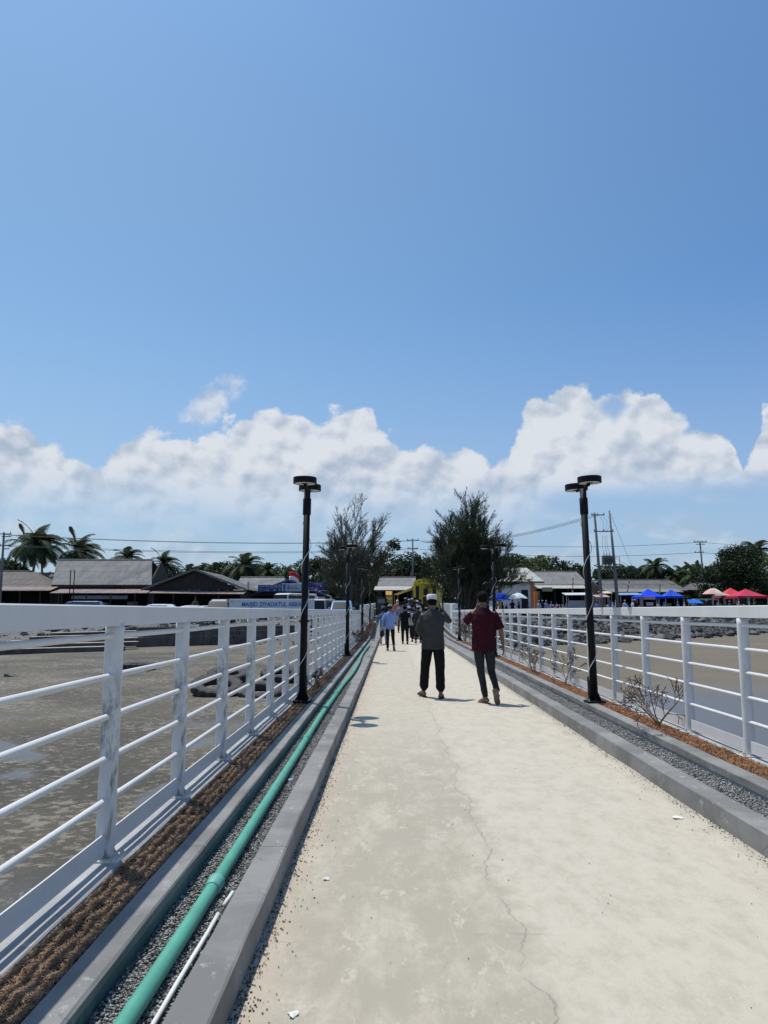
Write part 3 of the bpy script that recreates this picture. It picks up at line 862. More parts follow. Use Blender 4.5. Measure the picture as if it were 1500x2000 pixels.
def parapet(x, y0, y1, z0, z1, label, solid):
    t = thing("parapet", label, "parapet", (x, y0, 0))
    L = y1 - y0
    def zz(u): return z0 + (z1 - z0) * u / L
    mb = MB(); mb.sheet((.07, 0, zz(0)), (.07, L, zz(L)), (.07, L, zz(L) - .26), (.07, 0, zz(0) - .26), .14); mb.build("top_rail", M['rail'], t)
    mb = MB(); mb.sheet((.06, 0, .45), (.06, L, ramp(y1) + .35), (.06, L, ramp(y1) - .1), (.06, 0, ramp(y0)), .12); mb.build("kick_plate", M['rail'], t)
    u = 0.0; i = 0
    while u < L + .01:
        w = solid if i == 0 else .16
        MB().cbox(0, u + w / 2, (ramp(y0 + u) + zz(u) - .02) / 2, .15, w, zz(u) - .02 - ramp(y0 + u), .01).build("post", M['rail'], t)
        u += 1.15 if i else solid + .7; i += 1
    for f in (.35, .6):
        mb = MB(); mb.tube([(0, 0, f * zz(0) + .1), (0, L, f * (zz(L) - ramp(y1)) + ramp(y1) + .1)], .02, 8); mb.build("bar", M['rail'], t, smooth=True)
parapet(-1.50, 37.6, 50.0, 1.72, 1.86, "higher white railing between the third lamp and the end of the bridge", .3)
parapet(-1.52, 51.5, 62.0, 1.85, 2.05, "farthest white railing behind the walkers at the bridge end", .3)
parapet(3.22, 39.7, 51.0, 1.80, 1.93, "high white parapet with a solid end block past the maroon-shirted walker", 1.6)

# ============================================================ PIPE AND HOSE
def pipex(y): return -.895 + .018 * math.sin(y * .45) + (.03 * min(1, max(0, (y - 14) / 3)) - .03 * min(1, max(0, (y - 20) / 4)))
pt = thing("drain_pipe", "green plastic pipe lying in the gravel channel beside the deck", "pipe", (0, 0, 0))
MB().tube([(pipex(y * .5), y * .5, .079 + .004 * math.sin(y * .7)) for y in range(-4, 62)], .033, 18).build("tube", M['green'], pt, smooth=True)
for y in (3.93, 8.25, 10.7, 12.7, 17.0, 21.2):
    d = (pipex(y + .05) - pipex(y - .05)) / .1; z = .079 + .004 * math.sin(y * 1.4)
    mb = MB(); mb.tube([(pipex(y) + d * u, y + u, z) for u in (-.055, -.05, .04, .05, .052)], [.036, .040, .040, .043, .036], 18)
    mb.build("collar", M['green2'] if y > 4.5 else paint((.16, .45, .36), .5), pt, smooth=True)
o = MB().tube([(-.80, 1.2, .056), (-.797, 2.2, .056), (-.792, 3.0, .060), (-.788, 3.45, .056), (-.786, 3.62, .062)], .0095, 8).build("hose", M['white_hose'], smooth=True)
tag(o, "thin white tube lying beside the green pipe against the kerb", "hose")
o = MB().tube([(-.782, 3.72, .062), (-.778, 3.90, .058)], .0095, 8).build("hose", M['white_hose'], smooth=True)
tag(o, "short cut-off end of white tube on the gravel near the first pipe collar", "hose")
# bits of litter
for (px, py, s_, lb) in ((345, 0, 0, 0),):
    pass
def scrap(px, py, sx, sy, col, label, z=.004, nm="paper_scrap"):
    g = G(px, py, z); n = 9; vs = []
    for i in range(n):
        a = 6.283 * i / n; r = 1 + .35 * math.sin(a * 3 + px); vs.append((math.cos(a) * sx * r, math.sin(a) * sy * r, .004 + .004 * math.sin(a * 2)))
    mb = MB(); mb.add(vs + [(0, 0, .008)], [(i, (i + 1) % n, n) for i in range(n)]); mb.v += [(v[0], v[1], v[2] - .003) for v in mb.v[:n]]
    mb.f += [(i, i + n + 1, (i + 1) % n + n + 1, (i + 1) % n) for i in range(n)]
    o = mb.build(nm, paint(col, .8), loc=(g.x, g.y, z)); tag(o, label, "litter")
scrap(572, 1982, .018, .020, (.74, .74, .68), "torn white scrap on the deck close to the kerb")
scrap(1322, 1597, .035, .035, (.75, .73, .62), "flat white scrap on the deck by the boulder-side kerb")
scrap(637, 1717, .016, .018, (.70, .70, .64), "small white scrap on the grey lane of the deck")
scrap(566, 1523, .022, .03, (.25, .45, .62), "small blue wrapper on the gravel beside the green pipe", .045, "wrapper")

# ============================================================ LAMP POSTS
def lamp():
    t = thing("lamp_post", "x", "lamp post")
    H = 3.16                                        # from the strip (z .16) to the top of the heads
    MB().tube([(0, 0, 0), (.0, 0, 1.2), (.0, 0, H - .12)], [.052, .050, .046], 14).build("pole", M['black'], t, smooth=True)
    mb = MB(); mb.cbox(0, 0, .012, .26, .22, .024, .005)
    for a in range(4): mb.prism([(.045, .024), (.10, .024), (.045, .16)], -.004, .004); mb.xf(Matrix.Rotation(math.pi / 2, 4, 'Z'), len(mb.v) - 6 * (a + 1) if False else 0)
    bp = mb.build("base_plate", M['black'], t)
    for sx in (-1, 1):
        for sy in (-1, 1): link("bolt", BOLTM, bp, (sx * .1, sy * .08, .024))
    MB().cbox(.0, .10, .20, .10, .10, .30, .01).build("junction_box", M['black'], t)
    MB().lathe([(.050, H - .50), (.060, H - .49), (.060, H - .26), (.050, H - .25)], n=14).build("sleeve", M['black'], t, smooth=True)
    MB().tube([(-.075, 0, 1.13), (.075, 0, 1.13)], [.016, .016], 8).build("clamp", M['black'], t)
    for s in (-1, 1):
        mb = MB(); mb.tube([(0, s * .03, H - .42), (0, s * .06, H - .22), (0, s * .12, H - .115), (0, s * .30, H - .105)], [.024, .024, .022, .022], 8)
        mb.build("arm", M['black'], t, smooth=True)
        mb = MB(); r = .166
        mb.lathe([(r - .018, -.088), (r, -.090), (r + .001, -.086), (r + .001, -.006), (r - .006, .0), (.02, .002)], n=36)
        hd = mb.build("lamp_head", M['black'], t, smooth=False, loc=(0, s * .33, H))
        mb = MB(); mb.lathe([(.02, -.0875), (r - .020, -.0895), (r - .020, -.0885), (.02, -.0865)], n=32)
        mb.lathe([(.0, -.0885), (.035, -.0895)], n=6) if False else None
        mb.build("diffuser", M['diffuser'], hd)
    # white cord wound loosely up the pole
    pts = []
    for i in range(0, 150):
        u = i / 149; a = u * 2 * math.pi * 3.3 + 1.0
        slack = .004 + .02 * max(0, math.sin(u * 9.5)) ** 6
        r = .053 + slack; pts.append((math.cos(a) * r, math.sin(a) * r, .15 + u * (H - .75)))
    MB().tube(pts, .0055, 5).build("cord", M['wirew'], t, smooth=True)
    return t
L0 = lamp()
LP = [(-1.268, 10.97, "black two-headed lamp post in the straw by the tyre-side railing, nearest on that side"),
      (-1.275, 22.05, "black lamp post on the tyre side with the bushy leafless tree behind its head"),
      (-1.275, 33.1, "black lamp post on the tyre side where the low railing ends"),
      (-1.28, 44.8, "farthest black lamp post on the tyre side, beside the higher white railing"),
      (2.855, 10.95, "black two-headed lamp post by the bare shrub and boulder-side railing, nearest on that side"),
      (2.92, 21.8, "black lamp post behind the maroon-shirted walker"),
      (2.92, 33.0, "black lamp post rising between the two walkers in grey and maroon"),
      (2.93, 43.9, "farthest black lamp post on the boulder side, by the white end block")]
for i, (x, y, lb) in enumerate(LP):
    o = L0 if i == 0 else dup(L0)
    o.location = (x, y, .145 + ramp(y)); o.rotation_euler = (0, 0, [.0, .35, -.2, .1, 0.06, .55, .2, -.1][i])
    if i == 4: o.rotation_euler = (0, R(-1.2), 0.04)
    o['label'] = lb; o['group'] = "black lamp posts along the bridge"
L0.rotation_euler = (R(.2), R(.65), 0)

# ============================================================ SHORE
# tyres
def tyre(r=.60, w=.26, hole=.33):
    prof = [(hole, -.06), (hole + .02, -w * .36), (hole + .07, -w * .46), (r - .07, -w * .5), (r - .015, -w * .40), (r, -w * .25), (r, 0), (r, w * .25), (r - .015, w * .40), (r - .07, w * .5), (hole + .07, w * .46), (hole + .02, w * .36), (hole, .06)]
    n = 72; mb = MB(); vs = []; fs = []
    for k in range(n):
        a = 2 * math.pi * k / n
        for j, (q, z) in enumerate(prof):
            lug = (1.0 if (k // 2) % 2 == 0 else 0.0)
            rr = q + (lug * .028 if 3 <= j <= 9 and q > r - .08 else 0)
            vs.append((rr * math.cos(a), rr * math.sin(a), z))
    m_ = len(prof)
    for k in range(n):
        k2 = (k + 1) % n
        for j in range(m_ - 1): fs.append((k * m_ + j, k2 * m_ + j, k2 * m_ + j + 1, k * m_ + j + 1))
        fs.append((k * m_ + m_ - 1, k2 * m_ + m_ - 1, k2 * m_, k * m_))
    mb.v, mb.f = vs, fs
    return mb.mesh("tyre", M['rubber'])
TY = tyre()
def put_tyre(px, py, label, zl=0.0, tx=0, tyy=0, sc=1.0):
    g = G(px, py, SANDZ + .08)
    o = bpy.data.objects.new("tyre", TY); COL.objects.link(o); o.location = (g.x, g.y, SANDZ + .10 + zl); o.rotation_euler = (tx, tyy, random.uniform(-.3, .3)); o.scale = (sc,) * 3
    tag(o, label, "tyre", "old tyres on the mudflat")
put_tyre(268, 1303, "flat wide tyre lying alone on the mud between the two nearest railing posts", sc=1.02)
put_tyre(424, 1351, "big lugged truck tyre tilted in the mud, nearest of the tyre cluster", .09, .30, .10, 1.0)
put_tyre(445, 1326, "dark tyre lying just behind the lugged truck tyre", .08, .22, .0, .95)
put_tyre(508, 1352, "tyre half sunk in the mud beside the lugged truck tyre", -.02, .24, .05, .93)
put_tyre(548, 1326, "upright-edged tyre of the cluster nearest the black lamp post", .10, .22, .05, .92)

def rock_mesh(seed, m, sub=2):
    bm = bmesh.new(); bmesh.ops.create_icosphere(bm, subdivisions=sub, radius=.5)
    rs = random.Random(seed); planes = []
    for i in range(9):
        d = Vector((rs.gauss(0, 1), rs.gauss(0, 1), rs.gauss(0, 1))).normalized(); planes.append((d, rs.uniform(.26, .42)))
    for v in bm.verts:
        for d, h in planes:
            q = v.co.dot(d)
            if q > h: v.co -= d * (q - h)
        v.co += v.co.normalized() * .05 * mnoise.noise(v.co * 3 + Vector((seed, 0, 0)))
        v.co.z *= .72
    me = bpy.data.meshes.new("boulder"); bm.to_mesh(me); bm.free(); me.materials.append(m); return me
ROCKS = [rock_mesh(i, M['rock'] if i % 3 else M['rock2']) for i in range(7)]
def put_rock(x, y, z, s, label, group, cat="boulder", name="boulder"):
    o = bpy.data.objects.new(name, random.choice(ROCKS if 'rocks behind' not in str(group) else [ROCKS[1], ROCKS[2], ROCKS[4]])); COL.objects.link(o)
    o.location = (x, y, z); o.rotation_euler = (random.uniform(-.5, .5), random.uniform(-.5, .5), random.uniform(0, 6.3))
    o.scale = (s * random.uniform(.8, 1.4), s * random.uniform(.8, 1.2), s * random.uniform(.8, 1.15))
    return tag(o, label, cat, group)
def slope(x, s):                                 # point on the bank, s = 0 at the toe, 1 at the top
    t_ = toe(x); st = .62 if x > 3.6 else 1.0
    return Vector((x, t_ + 8.8 * st * s, -.66 + 1.5 * s))
for i in range(200):
    u = random.random(); x = 4.2 + (31) * u ** .85; p = slope(x, random.random() ** .8)
    if i % 4 == 0: x = random.uniform(4.2, 11); p = slope(x, random.random())
    put_rock(p.x, p.y, p.z + .08, random.uniform(.35, .95), "grey broken boulder tipped on the bank below the market stalls", "boulders of the shore bank")
for i in range(34):
    u = random.random(); a = G(1085, 1259, SANDZ); b = G(1425, 1243, SANDZ)
    p = a.lerp(b, u) + Vector((0, random.gauss(0, .7), 0))
    put_rock(p.x, p.y, SANDZ + .12, random.uniform(.3, .95), "dark boulder in the low line of rocks out on the sand", "line of rocks on the sand")
g = G(1472, 1240, SANDZ); put_rock(g.x, g.y, SANDZ + .1, .9, "lone dark boulder on the sand at the end of the rock line", "line of rocks on the sand")
for i in range(60):
    x = random.uniform(-24, -11); p = slope(x, random.uniform(.25, .95))
    put_rock(p.x, p.y, p.z + .1, random.uniform(.3, .9), "dark rock heaped on the bank behind the long beams", "rocks behind the beams")
for i in range(40):
    x = random.uniform(-12, -2.4); p = slope(x, random.uniform(.3, .9))
    put_rock(p.x, p.y, p.z + .08, random.uniform(.12, .32), "pale stone lying on the gravel bank behind the dark block wall", "stones behind the block wall")
o = put_rock(*G(25, 1322, SANDZ), .5, "small pale flat stone alone on the mud at the photo's edge", None, "stone", "stone"); o.scale = (.62, .35, .28)
P = []
for i in range(9000):
    x = 3.7 + 40 * random.random(); p = slope(x, random.random() * 1.05); P.append((p.x, p.y, p.z + random.uniform(0, .06)))
stones("rubble", np.array(P), NP.uniform(.06, .30, len(P)), M['rubble'], "smaller broken stones filling the gaps of the shore bank", "rubble", flat=.8)
P = []
for i in range(5000):
    x = -28 + 26 * random.random(); p = slope(x, random.random() * 1.05); P.append((p.x, p.y, p.z + random.uniform(0, .05)))
stones("rubble", np.array(P), NP.uniform(.03, .12, len(P)), M['rubble'], "small stones over the gravel bank by the parked cars", "rubble", flat=.8)

# long pale beams and the dark wall at the water's edge, left
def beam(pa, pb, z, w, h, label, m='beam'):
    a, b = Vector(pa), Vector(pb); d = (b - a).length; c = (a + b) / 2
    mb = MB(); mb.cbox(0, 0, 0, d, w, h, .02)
    o = mb.build("beam", M['dwall'], loc=(c.x, c.y, z + h / 2), rz=math.atan2(b.y - a.y, b.x - a.x))  # dark body colour carries the fronts' shade along with their wet stain
    MB().cbox(0, 0, h / 2 + .018, d - .02, w + .05, .036, .008).build("sunlit_top", M[m], o)  # added pale strip: the beam's sunlit top put into colour
    tag(o, label, "beam", "beams stacked at the water's edge")
bl = ["lowest long pale beam, lying flat on the mudflat", "second long beam from the mud, stepped back from the lowest", "third pale beam of the stack at the water's edge", "fourth pale beam, under the rocks", "short upper beam of the stack, next to the dark wall"]
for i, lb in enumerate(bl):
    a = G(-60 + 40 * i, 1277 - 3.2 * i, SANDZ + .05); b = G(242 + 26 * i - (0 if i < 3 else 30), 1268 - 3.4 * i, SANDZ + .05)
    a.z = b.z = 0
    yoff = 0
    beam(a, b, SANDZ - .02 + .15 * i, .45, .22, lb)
# dark block wall: stacked courses, one wall
wl = thing("block_wall", "dark grey wall of stacked blocks at the edge of the mudflat", "wall")
a = G(268, 1264, SANDZ); b = G(610, 1254, SANDZ)
d = (b - a).length; an = math.atan2(b.y - a.y, b.x - a.x)
wl.location = (a.x, a.y, SANDZ - .05); wl.rotation_euler.z = an
for k in range(4):
    mb = MB(); x = 0.0
    while x < d:
        L = min(random.uniform(1.6, 2.4), d - x + .01); mb.cbox(x + L / 2, .04 * k + random.uniform(-.02, .02), .145 + .29 * k, L - .03, .4, .275, .02); x += L
    mb.build("course", M['dwall'], wl)

# ============================================================ PEOPLE
# A figure stands at its own origin, faces +y, x to its right.  Joint positions are given in metres for a 1.72 m adult.
def V3(*a): return Vector(a)
STAND = dict(hl=V3(-.09, 0, .90), hr=V3(.09, 0, .90), kl=V3(-.10, .02, .49), kr=V3(.10, .02, .49), al=V3(-.11, -.02, .09), ar=V3(.11, -.02, .09),
             fl=V3(0, 1, 0), fr=V3(0, 1, 0), sl=V3(-.165, 0, 1.355), sr=V3(.165, 0, 1.355), el=V3(-.235, -.03, 1.13), er=V3(.235, -.03, 1.13),
             wl=V3(-.235, .06, .88), wr=V3(.235, .06, .88), tl=V3(-.03, .25, -1), tr=V3(.03, .25, -1), head=V3(0, .015, 1.585), hyaw=0, hpitch=0, lean=V3(0, 0, 0))
def pose(**k):
    d = dict(STAND); d.update(k); return d
def hand(mb, fine, w, d, side, curl=.5):
    """palm into the body mesh, five separate fingers into 'fine'"""
    d = d.normalized(); ref = Vector((side, 0, 0)); n = (ref - d * ref.dot(d)).normalized()   # back of the hand faces outwards
    a = d.cross(n).normalized()                                                               # across the knuckles
    if a.y < 0: a = -a                                                                        # thumb side forwards
    mb.tube([w - d * .01, w + d * .03, w + d * .075, w + d * .09], [.026, .036, .040, .030], 10, sq=.55) if False else None
    pm = w + d * .045
    R3 = Matrix((n, a, d)).transposed()
    mb.ell(pm, (.017, .042, .052), 12, 8, R3)
    for k in range(4):
        off = (k - 1.5) * .0195; L = [.068, .078, .072, .056][3 - k] ; b = w + d * .085 + a * off
        p1 = b + d * L * .45 - n * .006 * curl; p2 = p1 + (d - n * .9 * curl).normalized() * L * .32; p3 = p2 + (d - n * 1.9 * curl).normalized() * L * .26
        fine.limb([b - d * .02, b, p1, p2, p3], [.0088, .0090, .0086, .0078, .0064], 7)
    b = w + d * .025 + a * .034; p1 = b + (a * .75 + d * .65 - n * .2).normalized() * .036; p2 = p1 + (a * .2 + d * .95 - n * .35).normalized() * .028
    fine.limb([b - a * .015, b, p1, p2], [.0115, .0115, .0100, .0075], 7)
def foot(mb, sandal, an, f, s=1.0, tilt=0.0):
    f = f.normalized(); rt = Vector((f.y, -f.x, 0)).normalized() if abs(f.z) < .9 else Vector((1, 0, 0)); up = rt.cross(f).normalized()
    h = an - up * .035 - f * .045
    R3 = Matrix((rt, f, up)).transposed()
    mb.ell(h + f * .01, (.032, .045, .036), 10, 8, R3); mb.ell(h + f * .10 - up * .008, (.040, .085, .026), 12, 8, R3)
    mb.ell(h + f * .06 + up * .012, (.032, .07, .030), 10, 8, R3)
    for k in range(5):
        mb.ell(h + f * (.185 - abs(k - 1) * .008) + rt * ((k - 2) * .0155) - up * .020, (.009, .02, .010), 8, 6, R3)
    if sandal is not None:
        o0 = len(sandal.v); out = [(-.038, -.06), (-.030, -.085), (0, -.095), (.030, -.085), (.038, -.06), (.036, .02), (.048, .10), (.044, .155), (.018, .185), (-.018, .185), (-.042, .155), (-.044, .10), (-.034, .02)]
        n = len(out); c = h + f * .045 - up * .036
        sandal.add([c + rt * x + f * y - up * z for z in (0, .016) for (x, y) in out], [tuple(range(n)), tuple(range(2 * n - 1, n - 1, -1))] + [(i, n + i, n + (i + 1) % n, (i + 1) % n) for i in range(n)])
        for sx in (-1, 1):
            sandal.tube([c + rt * sx * .042 + f * .02, c + rt * sx * .034 + f * .055 + up * .05, c + f * .115 + up * .030], [.007, .008, .006], 6)
def figure(name, label, P, colors, H=1.70, loc=(0, 0, 0), rz=0.0, voxel=.011, hem=.76, sleeve='long', head='hair', legs='trousers', trouser_w=1.0, build=1.0, group=None, fine=True, cuffs=False, feet='sandal', wr=.004, facing=True, collar=None):
    k = H / 1.72; t = thing(name, label, "person", loc, rz, group)
    skin = colors.get('skin', M['skin'])
    S_ = lambda v: v * k
    J = {a: (b * k if isinstance(b, Vector) and a not in ('fl', 'fr', 'tl', 'tr') else b) for a, b in P.items()}
    hipc = (J['hl'] + J['hr']) / 2; shc = (J['sl'] + J['sr']) / 2; hd = J['head']
    def ax(u): return hipc.lerp(shc, u)               # spine
    # body
    b = MB(); fg = MB(); B = build
    secs = []
    for (u, rx, ry) in ((-.22, .085, .075), (-.10, .128, .090), (.05, .140, .100), (.25, .132, .10), (.5, .145, .108), (.75, .165, .112), (.92, .15, .092), (1.03, .08, .065)):
        c = ax(u); secs.append((c.x, c.y, c.z, rx * k * B, ry * k * B))
    b.loft(secs, 18)
    nb = shc + V3(0, -.01, .0) * k
    b.limb([nb, nb.lerp(hd, .45), hd - V3(0, 0, .03) * k], [.062 * k, .054 * k, .052 * k], 12)
    HR = Matrix.Rotation(J['hyaw'], 3, 'Z') @ Matrix.Rotation(J['hpitch'], 3, 'X')
    hp = lambda x, y, z: hd + HR @ (Vector((x, y, z)) * k)
    b.ell(hp(0, -.005, .028), (.074 * k, .092 * k, .088 * k), 16, 12, HR); b.ell(hp(0, .025, -.035), (.056 * k, .062 * k, .078 * k), 14, 10, HR)
    b.ell(hp(0, .090, -.012), (.012 * k, .020 * k, .024 * k), 8, 6, HR)                     # nose
    b.ell(hp(0, .080, -.058), (.022 * k, .010 * k, .008 * k), 8, 6, HR); b.ell(hp(0, .070, -.098), (.022 * k, .018 * k, .018 * k), 8, 6, HR)
    b.ell(hp(0, .078, .022), (.050 * k, .012 * k, .010 * k), 10, 6, HR)                     # brow
    for s in (-1, 1): b.ell(hp(s * .076, -.004, -.006), (.010 * k, .020 * k, .030 * k), 10, 8, HR)
    for s, a_, e_, w_ in ((-1, 'sl', 'el', 'wl'), (1, 'sr', 'er', 'wr')):
        b.limb([J[a_], J[a_].lerp(J[e_], .5), J[e_], J[e_].lerp(J[w_], .35), J[w_]], [.050 * k * B, .044 * k * B, .036 * k, .038 * k, .024 * k], 12)
        hand(b, fg, J[w_], P['tl' if s < 0 else 'tr'], s)
    for s, h_, k_, a_, f_ in ((-1, 'hl', 'kl', 'al', 'fl'), (1, 'hr', 'kr', 'ar', 'fr')):
        b.limb([J[h_], J[h_].lerp(J[k_], .5), J[k_], J[k_].lerp(J[a_], .35), J[a_]], [.070 * k, .058 * k, .044 * k, .046 * k, .033 * k], 12)
    sd_ = MB() if feet == 'sandal' else None
    foot(b, sd_, J['al'], P['fl']); foot(b, sd_, J['ar'], P['fr'])
    body = remeshed(b, "body", skin, t, voxel, 3, extra=fg if fine else None)
    if sd_ is not None: sd_.build("sandals" if False else "footwear", colors.get('sole', M['sole']), t)
    elif feet == 'shoe':
        sh = MB()
        for a_, f_ in (('al', 'fl'), ('ar', 'fr')):
            f = P[f_].normalized(); rt = Vector((f.y, -f.x, 0)).normalized(); up = rt.cross(f); R3 = Matrix((rt, f, up)).transposed(); h = J[a_] - up * .03 - f * .04
            sh.ell(h + f * .02, (.042, .055, .045), 10, 8, R3); sh.ell(h + f * .10 - up * .008, (.050, .105, .036), 12, 8, R3)
        remeshed(sh, "footwear", colors.get('sole', M['rubber']), t, voxel, 2)
    for s in (-1, 1):
        if facing: MB().ell(hp(s * .030, .083, .004), (.010, .008, .006), 8, 6, HR).build("eye", M['hairm'], t, smooth=True)
    # shirt
    sh = MB(); secs = []; hz = (hem * k)
    tp = shc.z + .105 * k; bw = 1.0
    zs = [hz, hz + .03 * k] + [hz + (tp - hz) * u for u in (.2, .4, .6, .74, .84, .92, 1.0)]
    rxs = [.186, .184, .176, .168, .172, .182, .170, .120, .068]; rys = [.138, .136, .130, .126, .128, .122, .108, .088, .066]
    for z, rx, ry in zip(zs, rxs, rys):
        u = (z - hipc.z) / (shc.z - hipc.z); c = ax(u); secs.append((c.x, c.y, z, rx * k * B, ry * k * B))
    sh.loft(secs, 20, 2.3)
    for s, a_, e_, w_ in ((-1, 'sl', 'el', 'wl'), (1, 'sr', 'er', 'wr')):
        a, e, w = J[a_], J[e_], J[w_]; a2 = a + V3(-s * .05, 0, -.02) * k
        if sleeve == 'long': sh.limb([a2, a, a.lerp(e, .5), e, e.lerp(w, .45), e.lerp(w, .93)], [q * k for q in (.052, .060, .060, .056, .050, .040)], 14)
        else: sh.tube([a2, a, a.lerp(e, .45), a.lerp(e, .98 if sleeve == 'elbow' else .72)], [.050 * k, .058 * k, .063 * k, .068 * k], 14)
    sht = remeshed(sh, "shirt", colors['shirt'], t, voxel, 3, wr=wr * k * 1.8, wrs=8)
    if collar:
        cb = MB(); c = shc + V3(0, -.005, .070) * k
        cb.lathe([(.060 * k, -.012 * k), (.068 * k, -.012 * k), (.064 * k, .022 * k), (.058 * k, .022 * k)], c, 20); cb.build("collar", collar, sht, smooth=True)
    # legs
    if legs == 'trousers':
        tr_ = MB(); secs = []
        for (u, rx, ry) in ((-.24, .10, .10), (-.12, .158, .122), (.05, .165, .124), (.16, .150, .115)):
            c = ax(u); secs.append((c.x, c.y, c.z, rx * k * B, ry * k * B))
        tr_.loft(secs, 18)
        for h_, k_, a_ in (('hl', 'kl', 'al'), ('hr', 'kr', 'ar')):
            h, kn, an = J[h_], J[k_], J[a_]; q = trouser_w; e = an.lerp(kn, .02)
            rr = [.094 * q * B, .088 * q * B, .068 * q, .064 * q, .058 * q, .052 * q]
            pts = [h, h.lerp(kn, .45), kn, kn.lerp(an, .35), kn.lerp(an, .75), e]
            if cuffs: pts = pts[:-1] + [kn.lerp(an, .84), kn.lerp(an, .90), e + V3(0, 0, .01)]; rr = [.096 * q, .092 * q, .078 * q, .076 * q, .078 * q, .070, .047, .043]
            tr_.tube(pts, [x * k for x in rr], 14)
        remeshed(tr_, "trousers", colors['legs'], t, voxel, 3, wr=wr * k * 1.3, wrs=8)
    else:                                             # sarong or long robe
        sk = MB(); mid = (J['al'] + J['ar']) / 2; z0 = .14 * k
        secs = [(mid.x, mid.y, z0, .165 * k, .15 * k), (mid.x, mid.y, z0 + .03, .165 * k, .15 * k), (mid.x * .6, mid.y * .6, .5 * k, .165 * k, .145 * k), (hipc.x, hipc.y, .85 * k, .165 * k, .13 * k), (hipc.x, hipc.y, 1.0 * k, .15 * k, .12 * k)]
        sk.loft(secs, 20); remeshed(sk, "sarong", colors['legs'], t, voxel, 3, wr=wr * k * 2, wrs=7)
    # hair, caps, scarves
    hm = MB()
    hm.ell(hp(0, -.016, .038), (.082 * k, .094 * k, .090 * k), 18, 12, HR)
    if head in ('cap', 'knit'):
        hm = MB(); hm.ell(hp(0, -.022, .018), (.079 * k, .086 * k, .066 * k), 16, 10, HR)
    if head != 'scarf':
        ho = hm.mesh("hair", M['hairm'], smooth=True)
        # open the face: drop the faces in front of and below the hairline
        bm = bmesh.new(); bm.from_mesh(ho); inv = HR.transposed(); kill = []
        for f in bm.faces:
            c = inv @ (f.calc_center_median() - hd) / k
            if (c.y > .035 and c.z < .055) or c.z < -.035 - .02 * (c.y < 0): kill.append(f)
        bmesh.ops.delete(bm, geom=kill, context='FACES')
        for v in bm.verts: v.co += (v.co - hd).normalized() * .004 * mnoise.noise(v.co * 60)
        bm.to_mesh(ho); bm.free()
        o = bpy.data.objects.new("hair", ho); COL.objects.link(o); o.parent = t
        sm = o.modifiers.new("s", 'SOLIDIFY'); sm.thickness = .006; sm.offset = 1
    if head == 'cap':
        cp = MB(); cp.lathe([(.084 * k, .0), (.0865 * k, .012 * k), (.0875 * k, .055 * k), (.083 * k, .088 * k), (.070 * k, .099 * k), (.03 * k, .103 * k)], (0, 0, 0), 28)
        cp.xf(Matrix.Translation(hp(0, -.008, .036)) @ HR.to_4x4() @ Matrix.Scale(1.10, 4, (0, 1, 0)))
        cp.build("cap", colors.get('cap', cloth((.72, .73, .76))), t, smooth=True)
    elif head == 'knit':
        cp = MB(); cp.lathe([(.083 * k, .0), (.087 * k, .02 * k), (.082 * k, .055 * k), (.066 * k, .080 * k), (.035 * k, .092 * k), (.005, .094 * k)], (0, 0, 0), 24)
        cp.xf(Matrix.Translation(hp(0, -.012, .030)) @ HR.to_4x4() @ Matrix.Scale(1.10, 4, (0, 1, 0)))
        cp.build("cap", colors.get('cap', cloth((.45, .43, .42))), t, smooth=True)
    elif head == 'scarf':
        sc = MB(); sc.ell(hp(0, -.012, .020), (.092 * k, .104 * k, .106 * k), 16, 12, HR); c = shc
        sc.loft([(c.x, c.y - .01, c.z - .12 * k, .175 * k, .135 * k), (c.x, c.y - .01, c.z - .02 * k, .15 * k, .12 * k), (c.x, c.y, c.z + .06 * k, .085 * k, .085 * k), (hd.x, hd.y - .01, hd.z, .075 * k, .08 * k)], 18)
        remeshed(sc, "headscarf", colors.get('cap', cloth((.72, .72, .74))), t, voxel, 2)
    return t

# --- the two men in front
grey = pose(hl=V3(-.09, 0, .90), hr=V3(.09, 0, .90), kl=V3(-.125, .10, .49), kr=V3(.115, .0, .48), al=V3(-.150, .17, .095), ar=V3(.115, -.10, .09), fl=V3(-.35, .9, .12), fr=V3(.22, 1, 0),
            sl=V3(-.172, .0, 1.35), sr=V3(.172, .01, 1.355), el=V3(-.245, .0, 1.11), wl=V3(-.17, .20, 1.04), tl=V3(.3, .9, .1), er=V3(.290, .12, 1.265), wr=V3(.15, .14, 1.47), tr=V3(-.25, -.15, 1),
            head=V3(-.01, .03, 1.575), hyaw=.0, hpitch=-.12)
g = G(848, 1364, 0)
grey_man = figure("person", "man in long dark grey shirt and white cap walking away, hand raised to ear", grey, dict(shirt=cloth((.062, .061, .056), .9), legs=cloth((.013, .013, .014), .9), cap=cloth((.74, .74, .78), .85), skin=M['skin'], sole=M['strap']),
       H=1.70, loc=(g.x - .01, g.y + .06, 0), rz=R(2), voxel=.0075, hem=.80, sleeve='long', head='cap', trouser_w=1.02, cuffs=True, collar=cloth((.07, .07, .068)), wr=.006, build=1.10)
maroon = pose(hl=V3(-.09, 0, .90), hr=V3(.09, 0, .90), kl=V3(-.05, .03, .48), kr=V3(.115, .06, .49), al=V3(.015, -.01, .085), ar=V3(.170, -.20, .20), fl=V3(-.55, .9, .0), fr=V3(.22, .42, -.88),
              sl=V3(-.175, .0, 1.35), sr=V3(.178, .0, 1.345), el=V3(-.255, .12, 1.24), wl=V3(-.08, .22, 1.44), tl=V3(.25, -.1, 1), er=V3(.265, -.02, 1.12), wr=V3(.305, .05, .87), tr=V3(.06, .12, -1),
              head=V3(.0, .045, 1.575), hyaw=.05, hpitch=-.22)
g = G(951, 1374, 0)
